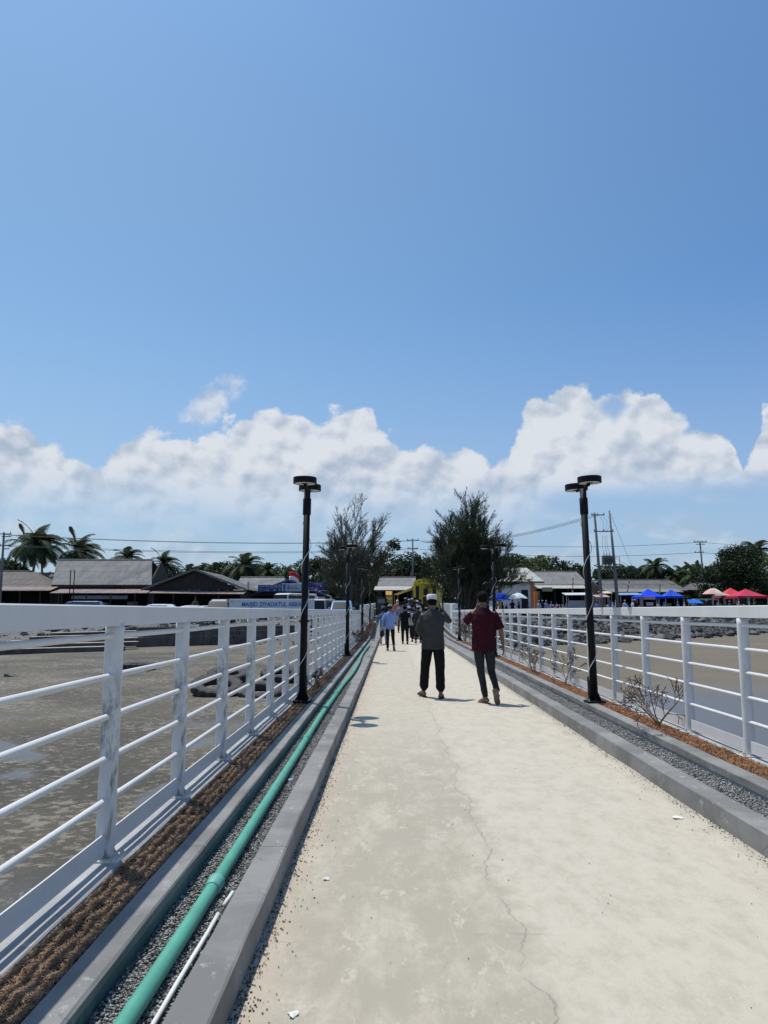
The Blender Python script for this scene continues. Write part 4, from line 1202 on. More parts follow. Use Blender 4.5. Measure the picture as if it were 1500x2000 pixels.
maroon_man = figure("person", "man in a maroon short-sleeved shirt and dark slim trousers walking away, bareheaded", maroon, dict(shirt=cloth((.050, .010, .015), .9), legs=cloth((.030, .034, .038), .9), skin=M['skin'], sole=M['sole']),
       H=1.74, loc=(g.x - .03, g.y + .03, 0), rz=R(-1), voxel=.0075, hem=.79, sleeve='elbow', head='hair', trouser_w=.86, collar=cloth((.42, .33, .30)), wr=.006, build=1.06)

# --- walkers further along: each its own pose, clothes and height
WALK = pose(kl=V3(-.10, .12, .49), al=V3(-.10, .20, .10), kr=V3(.10, .02, .48), ar=V3(.11, -.20, .12), fr=V3(.1, .85, -.45), el=V3(-.25, -.08, 1.13), wl=V3(-.27, .0, .89), er=V3(.25, .05, 1.13), wr=V3(.235, .18, .92))
WALK2 = pose(kr=V3(.10, .12, .49), ar=V3(.10, .20, .10), kl=V3(-.10, .02, .48), al=V3(-.11, -.18, .11), fl=V3(-.1, .9, -.35), er=V3(.25, -.08, 1.13), wr=V3(.27, .0, .89), el=V3(-.25, .05, 1.13), wl=V3(-.235, .18, .92))
FRONTH = pose(el=V3(-.255, .02, 1.13), wl=V3(-.12, .24, 1.12), er=V3(.255, .02, 1.13), wr=V3(.12, .24, 1.12), tl=V3(.5, .8, .1), tr=V3(-.5, .8, .1))
C = cloth
def skinv(i): return M['skin']
blue_pose = pose(kl=V3(-.09, .06, .49), al=V3(-.09, .06, .09), kr=V3(.11, .03, .49), ar=V3(.14, -.22, .19), fr=V3(.12, .4, -.9), el=V3(-.27, -.06, 1.13), wl=V3(-.29, -.03, .88), er=V3(.26, .04, 1.14), wr=V3(.20, .22, 1.05), tr=V3(-.3, .9, 0), hpitch=-.1)
g = G(764, 1271, 0)
bl_ = figure("person", "man in light blue long-sleeved shirt and grey cap carrying a dark bag low", blue_pose, dict(shirt=C((.24, .34, .60)), legs=C((.014, .014, .016)), cap=C((.34, .31, .32)), sole=M['sole']), 1.66, (g.x - .04, g.y, 0), 0, .010, .80, 'long', 'knit', trouser_w=.92)
# the bag he carries: a thing of its own
hx = bl_.location + Vector((-.29, -.03, .80))
mb = MB(); mb.ell((0, 0, -.20), (.085, .05, .13), 12, 8); o = remeshed(mb, "bag", C((.03, .03, .035), .5), None, .01, 2, wr=.012, wrs=18)
bg = o; bg.location = hx; tag(bg, "crumpled dark plastic bag hanging from the blue-shirted man's hand", "bag"); MB().tube([(-.03, 0, -.09), (0, 0, .03), (.03, 0, -.09)], .006, 5).build("handle", C((.03, .03, .035), .5), bg)

crowd = [  # px, foot row, height, pose, shirt, legs, head, cap colour, sleeve, legs kind, hem, label
 (791, 1258, 1.66, WALK, (.012, .012, .014), (.013, .013, .014), 'hair', None, 'short', 'trousers', .78, "bareheaded man all in black walking right of the blue-shirted man"),
 (806, -41, 1.40, WALK2, (.62, .60, .66), (.02, .07, .09), 'hair', None, 'long', 'sarong', .66, "child in a loose white shirt and teal sarong beside the man all in black"),
 (749, 1258, 1.58, WALK, (.10, .18, .25), (.50, .50, .52), 'knit', (.03, .04, .10), 'long', 'trousers', .80, "walker in a teal-blue shirt and pale trousers half hidden by the blue-shirted man"),
 (817, 1256, 1.66, WALK2, (.04, .04, .045), (.015, .015, .017), 'knit', (.42, .40, .42), 'long', 'trousers', .78, "man in dark clothes and pale grey cap showing behind the grey-shirted man's arm"),
 (800, 1253, 1.62, WALK, (.55, .55, .58), (.02, .02, .022), 'knit', (.40, .40, .42), 'short', 'trousers', .80, "man in a white shirt and grey cap just beyond the man all in black"),
 (782, -43, 1.70, FRONTH, (.25, .25, .28), (.02, .02, .02), 'hair', None, 'long', 'trousers', .80, "man in a light grey shirt further on, left of the white-shirted man"),
 (788, -44.5, 1.70, WALK2, (.12, .12, .14), (.02, .02, .02), 'hair', None, 'short', 'trousers', .80, "man in a mid grey shirt shoulder to shoulder with the light grey one"),
 (798, -39.5, 1.62, WALK, (.02, .03, .12), (.015, .015, .02), 'knit', (.30, .36, .62), 'long', 'trousers', .78, "man in navy with a bluish-white cap in the middle of the group"),
 (806, -41, 1.66, WALK2, (.015, .015, .017), (.015, .015, .017), 'hair', None, 'long', 'trousers', .78, "man in black directly behind the bluish-white cap"),
 (812, -38, 1.68, FRONTH, (.04, .035, .035), (.02, .02, .02), 'hair', None, 'long', 'trousers', .78, "dark-dressed man between the navy shirt and the grey-shirted man in front"),
 (745, -44, 1.62, FRONTH, (.018, .018, .022), (.015, .015, .017), 'hair', None, 'long', 'trousers', .8, "dark-dressed man standing close to the kerb by the tyre-side parapet"),
 (739, -41, 1.55, STAND, (.02, .02, .025), (.015, .015, .02), 'scarf', (.03, .03, .04), 'long', 'sarong', .72, "woman in black with a dark headscarf against the tyre-side parapet"),
 (776, -48.5, 1.66, WALK, (.40, .16, .16), (.015, .015, .017), 'scarf', (.66, .52, .52), 'long', 'trousers', .74, "woman in a pale pink headscarf and black skirt walking this way"),
 (792, -52, 1.66, WALK2, (.015, .015, .02), (.015, .015, .017), 'cap', (.5, .5, .52), 'long', 'trousers', .78, "man in black with a white cap farther up the ramp"),
 (799, -50, 1.64, WALK, (.10, .11, .13), (.015, .015, .017), 'cap', (.62, .62, .64), 'long', 'trousers', .78, "man in slate grey and white cap in front of the carriage step"),
 (805, -51, 1.66, STAND, (.02, .02, .02), (.015, .015, .017), 'cap', (.66, .66, .68), 'long', 'trousers', .78, "man in black and white cap beside the slate grey one"),
 (810, -53, 1.68, WALK2, (.03, .03, .035), (.015, .015, .017), 'hair', None, 'short', 'trousers', .78, "bareheaded man in charcoal at the carriage end"),
 (815, -47, 1.66, WALK, (.42, .46, .55), (.015, .015, .017), 'cap', (.60, .64, .72), 'long', 'trousers', .78, "man in bluish white shirt and cap below the carriage door"),
 (821, -48, 1.70, FRONTH, (.013, .013, .015), (.013, .013, .015), 'hair', None, 'long', 'trousers', .78, "tall man in black below the carriage door"),
 (829, -37, 1.56, WALK, (.12, .10, .09), (.015, .015, .017), 'hair', None, 'long', 'trousers', .78, "short man in brown left of the white cap of the grey-shirted man"),
 (833, -34, 1.60, WALK2, (.45, .44, .45), (.02, .02, .02), 'knit', (.2, .2, .22), 'long', 'trousers', .78, "man in an off-white shirt mostly hidden behind the grey-shirted man"),
 (870, -33, 1.60, WALK, (.02, .02, .024), (.013, .013, .015), 'hair', None, 'long', 'trousers', .78, "man in black on the far side of the grey-shirted man's raised elbow")]
def ground_at(px, row):
    z = 0.0
    for _ in range(8):
        g = G(px, row, z); z = ramp(min(g.y, 60)) if g.y > 0 else 0
        g.y = min(g.y, 63)
    return Vector((W(px, row, g.y).x, g.y, z))
for i, (px, row, H, ps, shc_, lgc, head, capc, slv, lk, hem, lb) in enumerate(crowd):
    q = ground_at(px, row) if row > 0 else Vector((W(px, 1190, -row).x, -row, ramp(-row)))
    rz = R(random.uniform(-8, 8)) + (math.pi if 'this way' in lb else 0)
    q.x = max(-.38, min(1.95, q.x)) if q.y < 60 else q.x
    cols = dict(shirt=C(shc_), legs=C(lgc), sole=M['strap'])
    if capc: cols['cap'] = C(capc)
    figure("person", lb, ps, cols, H, q, rz, .014, hem, slv, head, lk, group="people walking to the end of the bridge", fine=q.y < 45, feet='sandal', facing=False)

# --- people among the stalls: three built figures, copied and dressed one by one
def market_master(ps, head, lk):
    return figure("person", "x", ps, dict(shirt=C((.5, .5, .5)), legs=C((.1, .1, .1)), cap=C((.6, .6, .6))), 1.62, (0, 0, 0), 0, .018, .78, 'long', head, lk, fine=False, feet='shoe', facing=False)
MM = [market_master(STAND, 'cap', 'trousers'), market_master(FRONTH, 'hair', 'trousers'), market_master(WALK, 'scarf', 'sarong')]
mk = [(1001, 79, 1, 1.75, (.012, .012, .014), (.012, .012, .014), None, "dark figure standing under the pale white-blue umbrella"),
 (969, 81, 1, 1.6, (.02, .02, .02), (.02, .02, .02), None, "dark figure at the left under the deep blue umbrella"),
 (981, 82, 2, 1.55, (.03, .025, .03), (.02, .02, .02), (.03, .03, .03), "dark-scarfed figure at the right under the deep blue umbrella"),
 (989, 80, 1, 1.25, (.02, .02, .02), (.02, .02, .02), None, "low dark figure between the blue and the pale umbrella"),
 (1014, 80, 1, 1.55, (.05, .04, .035), (.02, .02, .02), None, "brown-dressed figure behind the pole of the pale umbrella"),
 (1053, 82, 0, 1.66, (.36, .42, .56), (.02, .02, .03), (.6, .62, .66), "man in a pale blue shirt left end of the motorbike row"),
 (1060, 83, 0, 1.72, (.014, .014, .016), (.014, .014, .016), (.6, .6, .62), "tall man in black and white cap before the motorbikes"),
 (1067, 83, 0, 1.70, (.30, .36, .46), (.02, .02, .02), (.62, .62, .64), "man in a blue-grey shirt and white cap next to the tall man in black"),
 (1077, 86, 0, 1.60, (.28, .34, .50), (.03, .03, .05), (.3, .36, .5), "man in a blue shirt deep in the motorbike row"),
 (1088, 87, 1, 1.60, (.30, .12, .14), (.02, .02, .02), None, "person in dull red behind the motorbikes"),
 (1166, 76, 0, 1.52, (.16, .30, .66), (.04, .06, .12), (.10, .10, .12), "person in a bright blue shirt before the faded pink roof stall"),
 (1187, 77, 1, 1.45, (.55, .57, .58), (.1, .1, .1), None, "person in white crouched low before the thick pole"),
 (1192, 80, 0, 1.60, (.04, .10, .45), (.02, .02, .02), (.1, .2, .5), "person in deep blue reaching up by the thick pole"),
 (1197, 76, 2, 1.42, (.34, .42, .40), (.2, .22, .2), (.40, .46, .44), "woman in grey-green scarf bending left of the white-dressed woman"),
 (1204, 76, 2, 1.68, (.60, .62, .68), (.50, .52, .58), (.62, .63, .66), "woman all in white leaning forward right of the thick pole"),
 (1212, 79, 1, 1.50, (.16, .08, .05), (.03, .03, .03), None, "person in brown right of the woman all in white"),
 (1221, 78, 0, 1.66, (.44, .50, .66), (.05, .05, .08), (.64, .66, .70), "man in a pale lilac-blue shirt and white cap under the sagging blue sheet"),
 (1236, 78, 0, 1.70, (.60, .62, .64), (.5, .5, .52), (.62, .62, .64), "man all in white left of the mauve banner"),
 (1241, 79, 0, 1.74, (.02, .02, .02), (.02, .02, .02), (.66, .66, .66), "man in black with a bright white cap left of the mauve banner"),
 (1286, 83, 1, 1.55, (.46, .48, .5), (.02, .02, .02), None, "person in off-white between the two blue canopies"),
 (1297, 84, 0, 1.50, (.24, .34, .56), (.05, .05, .08), (.5, .5, .5), "person in mid blue under the right blue canopy"),
 (1325, 82, 0, 1.55, (.12, .26, .50), (.05, .05, .08), (.18, .32, .56), "person in a blue shirt and blue cap left of the blue tarpaulin"),
 (1337, 81, 2, 1.50, (.35, .35, .36), (.05, .05, .06), (.4, .4, .42), "woman in grey scarf bending over the tarpaulin table"),
 (1347, 82, 0, 1.62, (.10, .09, .08), (.02, .02, .02), (.34, .30, .24), "man in a straw-coloured cap behind the tarpaulin"),
 (1380, 79, 0, 1.70, (.02, .02, .02), (.015, .015, .015), (.60, .62, .70), "man in black with white cap under the panelled umbrella"),
 (1389, 80, 1, 1.60, (.03, .02, .05), (.02, .02, .02), None, "dark-dressed person right of the white cap under the panelled umbrella"),
 (1402, 79, 2, 1.45, (.45, .50, .48), (.3, .32, .32), (.55, .58, .58), "woman in pale green left of the coral canopy"),
 (1407, 80, 0, 1.48, (.26, .40, .48), (.1, .1, .1), (.1, .1, .1), "person in turquoise left of the coral canopy"),
 (1426, 81, 0, 1.60, (.12, .14, .18), (.3, .32, .35), (.5, .5, .5), "person in slate blue under the coral canopy"),
 (1444, 78, 2, 1.52, (.34, .36, .38), (.3, .32, .34), (.40, .42, .44), "woman in light grey bending before the crimson canopy"),
 (1453, 80, 1, 1.5, (.50, .50, .48), (.05, .05, .05), None, "person in off-white deep under the crimson canopy"),
 (381, 66, 1, 1.72, (.10, .10, .06), (.02, .02, .02), None, "man in an olive top on a motorbike before the dark gable house"),
 (647, 60, 0, 1.60, (.30, .33, .42), (.03, .03, .05), (.60, .62, .66), "person in grey-blue with a white cap right of the van with a dark window end"),
 (755, 66, 1, 1.6, (.02, .02, .022), (.02, .02, .02), None, "dark figure by the drinks fridge")]
for i, (px, Y, v, H, a, b, c, lb) in enumerate(mk):
    o = dup(MM[v], label=lb, group="people among the stalls and parked cars"); s_ = H / 1.62; o.scale = (s_,) * 3
    o.location = (W(px, 1190, Y).x, Y, LAND); o.rotation_euler = (0, 0, random.uniform(0, 6.28))
    for ch in o.children:
        n = ch.name.split('.')[0]; m_ = {'shirt': C(a), 'trousers': C(b), 'sarong': C(b), 'cap': C(c) if c else None, 'headscarf': C(c) if c else None}.get(n)
        if m_: ch.material_slots[0].link = 'OBJECT'; ch.material_slots[0].material = m_
for mm in MM:
    for ch in list(mm.children): bpy.data.objects.remove(ch)
    bpy.data.objects.remove(mm)

# ============================================================ VEGETATION
def cards(P, D, U, ln, wd, m, name):            # leaf cards: centre P, along D, across U
    A = P - D * ln[:, None] * .5 ; B = P + D * ln[:, None] * .5; s = U * wd[:, None] * .5
    V = np.stack([A, P - s, B, P + s], 1).reshape(-1, 3)
    F = np.arange(len(P) * 4).reshape(-1, 4)
    return npmesh(name, V, F, m, 4)
def runit(n):
    v = NP.normal(0, 1, (n, 3)); return v / np.linalg.norm(v, axis=1)[:, None]

def palm_meshes(seed, H, cr, wind=.35, nf=30, lw=.085, leafm='palm'):
    rs = random.Random(seed)
    mb = MB(); pts = []; lean = rs.uniform(-.8, .8); l2 = rs.uniform(-.4, .4)
    for i in range(9):
        u = i / 8; pts.append((lean * u * u, l2 * u * u, H * u))
    mb.tube(pts, [.24 - .11 * min(1, i / 2.5) * .8 - .004 * i for i in range(9)], 9)
    tm = mb.mesh("trunk", M['palmbark'], smooth=True)
    top = Vector(pts[-1]); vs = []; fs = []
    for f in range(nf):
        u = f / nf
        an = f * 2.39996; elv = 1.24 - 1.66 * u + rs.uniform(-.12, .12)
        L = cr * rs.uniform(.85, 1.12) * (.85 + .3 * math.sin(u * 3.1))
        d = Vector((math.cos(an) * math.cos(elv), math.sin(an) * math.cos(elv), math.sin(elv)))
        p = top.copy(); seg = 16; st = L / seg; rach = [p.copy()]; dirs = [d.copy()]
        for k in range(seg):
            d = (d + Vector((wind * .085, 0, -.085 - .055 * k / seg))).normalized(); p = p + d * st
            rach.append(p.copy()); dirs.append(d.copy())
        # rachis
        for k in range(seg):
            a, b = rach[k], rach[k + 1]; w = .035 * (1 - k / seg) + .008
            sd_ = dirs[k].cross(Vector((0, 0, 1)));
            sd_ = sd_.normalized() if sd_.length > .05 else Vector((1, 0, 0))
            o = len(vs); vs += [a - sd_ * w, a + sd_ * w, b + sd_ * w * .8, b - sd_ * w * .8]; fs.append((o, o + 1, o + 2, o + 3))
        # leaflets
        nl = 36
        for k in range(2, nl):
            q = k / nl; i0 = min(int(q * seg), seg - 1); fr = q * seg - i0
            a = rach[i0].lerp(rach[i0 + 1], fr); dd = dirs[i0]
            sd_ = dd.cross(Vector((0, 0, 1))); sd_ = sd_.normalized() if sd_.length > .05 else Vector((1, 0, 0))
            up = sd_.cross(dd)
            ll = cr * .26 * (math.sin(math.pi * min(1, q * .9 + .1)) ** .6) * rs.uniform(.8, 1.1)
            for sgn in (-1, 1):
                e = (sd_ * sgn * .85 + dd * .55 + up * .12 + Vector((wind * .35, 0, -.25))).normalized()
                mid = a + e * ll * .55; tip = a + e * ll + Vector((wind * .12, 0, -.30 * ll))
                w = dd * lw * .5
                o = len(vs); vs += [a - w, a + w, mid + w, mid - w, tip]
                fs.append((o, o + 1, o + 2, o + 3)); fs.append((o + 3, o + 2, o + 4))
    mb = MB(); mb.v, mb.f = [tuple(v) for v in vs], fs
    cm = mb.mesh("crown", M[leafm], fixn=False)
    # nuts at the heart
    nm = MB()
    for i in range(7):
        a = i * .9; nm.ell(top + Vector((.22 * math.cos(a), .22 * math.sin(a), -.22)), (.13, .13, .16), 8, 6)
    return tm, cm, nm.mesh("coconuts", M['leafd'], smooth=True)
PALMS = [palm_meshes(i, 1.0 * h, 3.3, w) for i, (h, w) in enumerate([(9, .5), (9, .25), (9, .8), (9, .1)])]
def palm(px, ptop, Y, label, v=0, sc=1.0, group="coconut palms behind the houses", dz=0):
    top = W(px, ptop, Y); H = (top.z - LAND)      # ptop is the photo row of the crown's top
    t = thing("palm_tree", label, "palm tree", (top.x, Y, LAND), 0, group)
    tm, cm, nm = PALMS[v % 4]
    crown_h = 2.3 * sc
    s_tr = max(.3, (H - crown_h) / 9.0)
    a = link("trunk", tm, t); a.scale = (sc, sc, s_tr)
    c = link("crown", cm, t); c.scale = (sc,) * 3; c.location = (0, 0, 9 * (s_tr - sc))
    n_ = link("coconuts", nm, t); n_.scale = (sc,) * 3; n_.location = (0, 0, 9 * (s_tr - sc))
    return t

def grow(rs, base, d, L, r, lvl, tubes, tips, up=.12, split=(4, 7), ang=.55, seg=6, maxl=3):
    pts = [base]; dirs = [d]; p = base; dd = d
    for i in range(seg):
        dd = (dd + Vector((rs.gauss(0, .07), rs.gauss(0, .07), up * rs.uniform(.4, 1.2)))).normalized()
        p = p + dd * L / seg; pts.append(p); dirs.append(dd)
    tubes.append((pts, [max(.004, r * (1 - .82 * i / seg)) for i in range(seg + 1)]))
    if lvl >= maxl:
        tips.append((pts, dirs)); return
    k = rs.randint(*split)
    for j in range(k):
        u = .18 + .8 * (j + rs.random()) / k; i = min(int(u * seg), seg - 1)
        b = pts[i].lerp(pts[i + 1], u * seg - i)
        ax = dirs[i].orthogonal().normalized(); ax = Matrix.Rotation(rs.uniform(0, 6.28), 3, dirs[i]) @ ax
        nd = (Matrix.Rotation(ang * rs.uniform(.6, 1.3), 3, ax) @ dirs[i]).normalized()
        grow(rs, b, nd, L * (.62 - .30 * u) * rs.uniform(.8, 1.25), r * (1 - .75 * u) * .55, lvl + 1, tubes, tips, up, split, ang, max(3, seg - 1), maxl)

def casuarina(seed, H, stems, spread, needles, m, label, loc, split=(5, 7), nl=.42, wd=.014, group=None, hf=None, maxl=2, ang=.58):
    rs = random.Random(seed); rn = np.random.default_rng(seed)
    tubes = []; tips = []
    for i in range(stems):
        a = 2.39996 * i + rs.uniform(-.3, .3); out = spread * (i / stems) ** .6 * rs.uniform(.85, 1.1)
        if hf and math.cos(a) < 0: out *= .66
        d = Vector((math.cos(a) * out, math.sin(a) * out, 1)).normalized()
        hh = H * (1.0 if i == 0 else rs.uniform(.80, .98) * (1 - .26 * out / spread))
        if hf: hh *= hf(math.cos(a) * out)
        grow(rs, Vector((rs.uniform(-.2, .2), rs.uniform(-.2, .2), 0)), d, hh, .085, 0, tubes, tips, .05, split, ang, 9, maxl)
    t = thing("casuarina_tree", label, "tree", loc, 0, group)
    mb = MB()
    for pts, rr in tubes: mb.tube(pts, rr, 5 if rr[0] > .02 else 3, cap=False)
    mb.build("trunk", M['bark'], t, smooth=True)
    allP = []; allD = []
    for pts, rr in tubes:
        L = sum((pts[i + 1] - pts[i]).length for i in range(len(pts) - 1))
        lowcut = .08 if rr[0] < .04 else .22
        n = int(needles * L)
        for k in range(n):
            u = lowcut + (1 - lowcut) * rs.random(); i = min(int(u * (len(pts) - 1)), len(pts) - 2)
            fr = u * (len(pts) - 1) - i
            p = pts[i].lerp(pts[i + 1], fr); d = (pts[i + 1] - pts[i]).normalized()
            allP.append(p); allD.append(d)
    P = np.array([tuple(p) for p in allP]); D = np.array([tuple(p) for p in allD])
    D = D * .9 + rn.normal(0, .33, D.shape) + np.array([.10, 0, .12]); D /= np.linalg.norm(D, axis=1)[:, None]
    U = np.cross(D, rn.normal(0, 1, D.shape)); U /= np.linalg.norm(U, axis=1)[:, None]
    ln = rn.uniform(.5, 1.2, len(P)) * nl; wv = rn.uniform(.7, 1.4, len(P)) * wd
    me = cards(P + D * ln[:, None] * .45, D, U, ln, wv, M[m], "crown")
    link("crown", me, t)
    return t

def broadleaf(seed, H, Wd, n, lf, m, clumps=22, low=.22, tall=None):
    rs = random.Random(seed); rn = np.random.default_rng(seed)
    tubes = []; tips = []
    for i in range(5):
        a = i * 1.26 + rs.random(); d = Vector((math.cos(a) * .45, math.sin(a) * .45, 1)).normalized()
        grow(rs, Vector((0, 0, 0)), d, H * .75, .16, 0, tubes, tips, .05, (3, 4), .7, 6, 1)
    mb = MB()
    for pts, rr in tubes: mb.tube(pts, rr, 6, cap=False)
    tm = mb.mesh("trunk", M['bark'], smooth=True)
    cs = []
    for i in range(clumps):
        a = rs.uniform(0, 6.28); u = rs.random() ** .5; z = rs.uniform(low, 1.0)
        prof = math.sin(math.pi * min(1, (z - low) / (1 - low) * .78 + .20)) ** .7
        cs.append((math.cos(a) * u * Wd * .5 * prof, math.sin(a) * u * Wd * .5 * prof, z * H * .93, rs.uniform(.10, .20) * Wd))
    per = n // clumps; P = []
    for (x, y, z, r) in cs:
        v = runit(per); rad = r * rn.uniform(.45, 1.08, per) ** .6
        q = v * rad[:, None]; q[:, 2] *= .8
        P.append(q + np.array([x, y, z]))
    P = np.concatenate(P); k = len(P)
    D = runit(k); D[:, 2] = D[:, 2] * .6 - .15; D /= np.linalg.norm(D, axis=1)[:, None]
    U = np.cross(D, runit(k)); U /= np.linalg.norm(U, axis=1)[:, None]
    cm = cards(P, D, U, rn.uniform(.7, 1.3, k) * lf, rn.uniform(.4, .8, k) * lf, M[m], "crown")
    return tm, cm
BL = [broadleaf(31, 6.5, 7, 6500, .30, 'leaf', 26), broadleaf(32, 6.0, 7.5, 6500, .32, 'leafd', 24), broadleaf(33, 6.8, 6, 5500, .28, 'leaf2', 22), broadleaf(34, 6.0, 8, 6500, .32, 'leaf', 28, .1)]
def btree(x, y, sc, v, label, group=None, sz=None, name="broadleaf_tree", z=LAND):
    t = thing(name, label, "tree", (x, y, z), random.uniform(0, 6.2), group)
    tm, cm = BL[v]
    for nm, me in (("trunk", tm), ("crown", cm)):
        o = link(nm, me, t)
    t.scale = (sc, sc, sz or sc)
    return t

# the two casuarinas either side of the bridge head
g = W(690, 1190, 60)
casuarina(5, 7.4, 11, .62, 42, 'cas2', "sparse feathery casuarina with thin upright plumes by the tyre-side lamp posts", (g.x, 60, LAND - .3), (5, 7), .20, .016, maxl=3, ang=.45)
g = W(908, 1190, 56)
casuarina(8, 7.4, 22, .84, 38, 'cas', "dense dark casuarina with feathery tips beside the yellow carriage", (g.x, 56, LAND - .3), (5, 7), .24, .020, maxl=3, ang=.5, hf=lambda c: 1.0 - .10 * max(0, -c))
# slender leafy tree between them, behind the kiosk
g = W(768, 1190, 92)
tm, cm = broadleaf(51, 9.6, 4.6, 2600, .26, 'leafd', 26, .25)
t = thing("broadleaf_tree", "tall thin-crowned tree rising behind the shed between the two casuarinas", "tree", (g.x, 92, LAND)); link("trunk", tm, t); link("crown", cm, t)
# the big dark tree at the far right
g = W(1462, 1190, 92)
tm, cm = broadleaf(52, 8.6, 9.4, 17000, .30, 'leafd', 46, .12)
t = thing("broadleaf_tree", "big round dense dark tree behind the red canopies", "tree", (g.x, 94, LAND)); link("trunk", tm, t); link("crown", cm, t)
g = W(1530, 1190, 97)
t2 = thing("broadleaf_tree", "paler leafy tree cut by the photo's edge under the tall palm", "tree", (g.x, 99, LAND)); link("trunk", tm, t2); c = link("crown", BL[2][1], t2); t2.scale = (1.15,) * 3

# palms: (px, crown top row, Y, variant, scale, label)
PL = [(66, 1020, 88, 0, 1.12, "tallest windblown palm of the left cluster, behind the brown hipped roof"),
      (44, 1030, 96, 2, 1.05, "palm half hidden behind the tallest one of the left cluster"),
      (90, 1034, 93, 1, 1.0, "palm just beside the tallest one of the left cluster"),
      (142, 1036, 90, 2, 1.05, "windblown palm leaning over the near end of the big grey roof"),
      (256, 1062, 100, 1, .82, "palm rising above the ridge of the big grey roof"),
      (314, 1073, 98, 0, .80, "slim palm between the big grey roof and the dark gable house"),
      (376, 1096, 120, 1, .85, "small palm top over the peak of the dark gable"),
      (426, 1090, 112, 3, .85, "small palm over the sloping side of the dark gable"),
      (487, 1073, 104, 1, 1.0, "full round palm right of the dark gable house"),
      (462, 1100, 112, 2, .7, "low palm partly behind the full round palm"),
      (527, 1092, 110, 3, .75, "palm above the grey and blue roof"),
      (560, 1102, 115, 0, .7, "small palm left of the nearest tyre-side lamp post"),
      (1283, 1082, 118, 3, .85, "single tall palm above the two blue canopies"),
      (1225, 1104, 130, 0, .9, "palm in the tree line right of the transformer"),
      (1252, 1098, 128, 1, .95, "dark palm between the transformer poles and the single tall palm"),
      (1306, 1110, 122, 2, .75, "low palm right of the single tall palm"),
      (1327, 1102, 116, 1, .85, "palm of the row left of the crossarm pole"),
      (1338, 1096, 124, 3, .8, "slightly taller palm of the row left of the crossarm pole"),
      (1351, 1100, 106, 0, .85, "palm with its bare trunk standing clear left of the crossarm pole"),
      (1361, 1098, 126, 2, .8, "palm directly behind the crossarm pole"),
      (1380, 1098, 108, 3, .8, "palm just right of the crossarm pole, its trunk bare"),
      (1404, 1102, 118, 1, .75, "palm between the crossarm pole and the big round tree"),
      (1481, 1046, 112, 3, 1.0, "tall palm with spread fronds above the big round tree"),
      (1130, 1106, 125, 1, .8, "palm half hidden behind the nearest boulder-side lamp post"),
      (1010, 1112, 130, 2, .8, "palm among the trees behind the white building")]
for (px, py, Y, v, s_, lb) in PL: palm(px, py, Y, lb, v, s_)

# tree line behind the houses
TREES = [(8, 1096, 100, 0), (26, 1104, 96, 3), (150, 1088, 108, 1), (205, 1112, 120, 3), (330, 1112, 118, 1), (400, 1106, 116, 0), (437, 1104, 108, 1), (505, 1108, 114, 3), (548, 1112, 118, 1), (598, 1098, 112, 0), (625, 1094, 104, 0), (652, 1100, 100, 1), (715, 1108, 98, 3),
         (742, 1096, 106, 1), (786, 1098, 112, 0), (812, 1088, 104, 1), (838, 1094, 110, 0), (965, 1096, 108, 1), (985, 1092, 112, 0), (1012, 1082, 116, 2), (1046, 1086, 116, 2), (1078, 1096, 120, 1), (1100, 1104, 122, 1), (1130, 1108, 124, 0), (1188, 1110, 128, 3), (1215, 1112, 124, 1), (1240, 1114, 120, 1),
         (1268, 1114, 126, 3), (1296, 1118, 118, 1), (1326, 1122, 116, 0), (1350, 1118, 120, 1), (1388, 1118, 118, 3), (1412, 1112, 112, 1), (1322, 1138, 104, 2), (-60, 1090, 110, 0), (-130, 1085, 112, 1), (1580, 1090, 112, 0), (1640, 1080, 116, 1)]
for i, (px, py, Y, v) in enumerate(TREES):
    q = W(px, py, Y); h = q.z - LAND; ref = [6.5, 6.0, 6.8, 6.0][v]
    btree(q.x, Y, max(.75, h / ref), v, "leafy tree of the dense dark row behind the village roofs", "row of trees behind the houses", h / ref)
# far wood closing the view
rn = np.random.default_rng(3); n = 26000
X = rn.uniform(-190, 220, n); Y = rn.uniform(138, 152, n); top = 5.6 + 1.1 * np.sin(X * .21) + .9 * np.sin(X * .53 + 2) + .6 * np.sin(X * 1.3)
Z = LAND + top * rn.uniform(0, 1, n) ** .7
P = np.stack([X, Y, Z], 1); D = runit(n); U = np.cross(D, runit(n)); U /= np.linalg.norm(U, axis=1)[:, None]
me = cards(P, D, U, rn.uniform(.8, 1.7, n), rn.uniform(.6, 1.1, n), M['leafd'], "woods")
o = bpy.data.objects.new("woods", me); COL.objects.link(o); tag(o, "far dark wood behind the row of trees and palms", "woods", None, 'stuff')

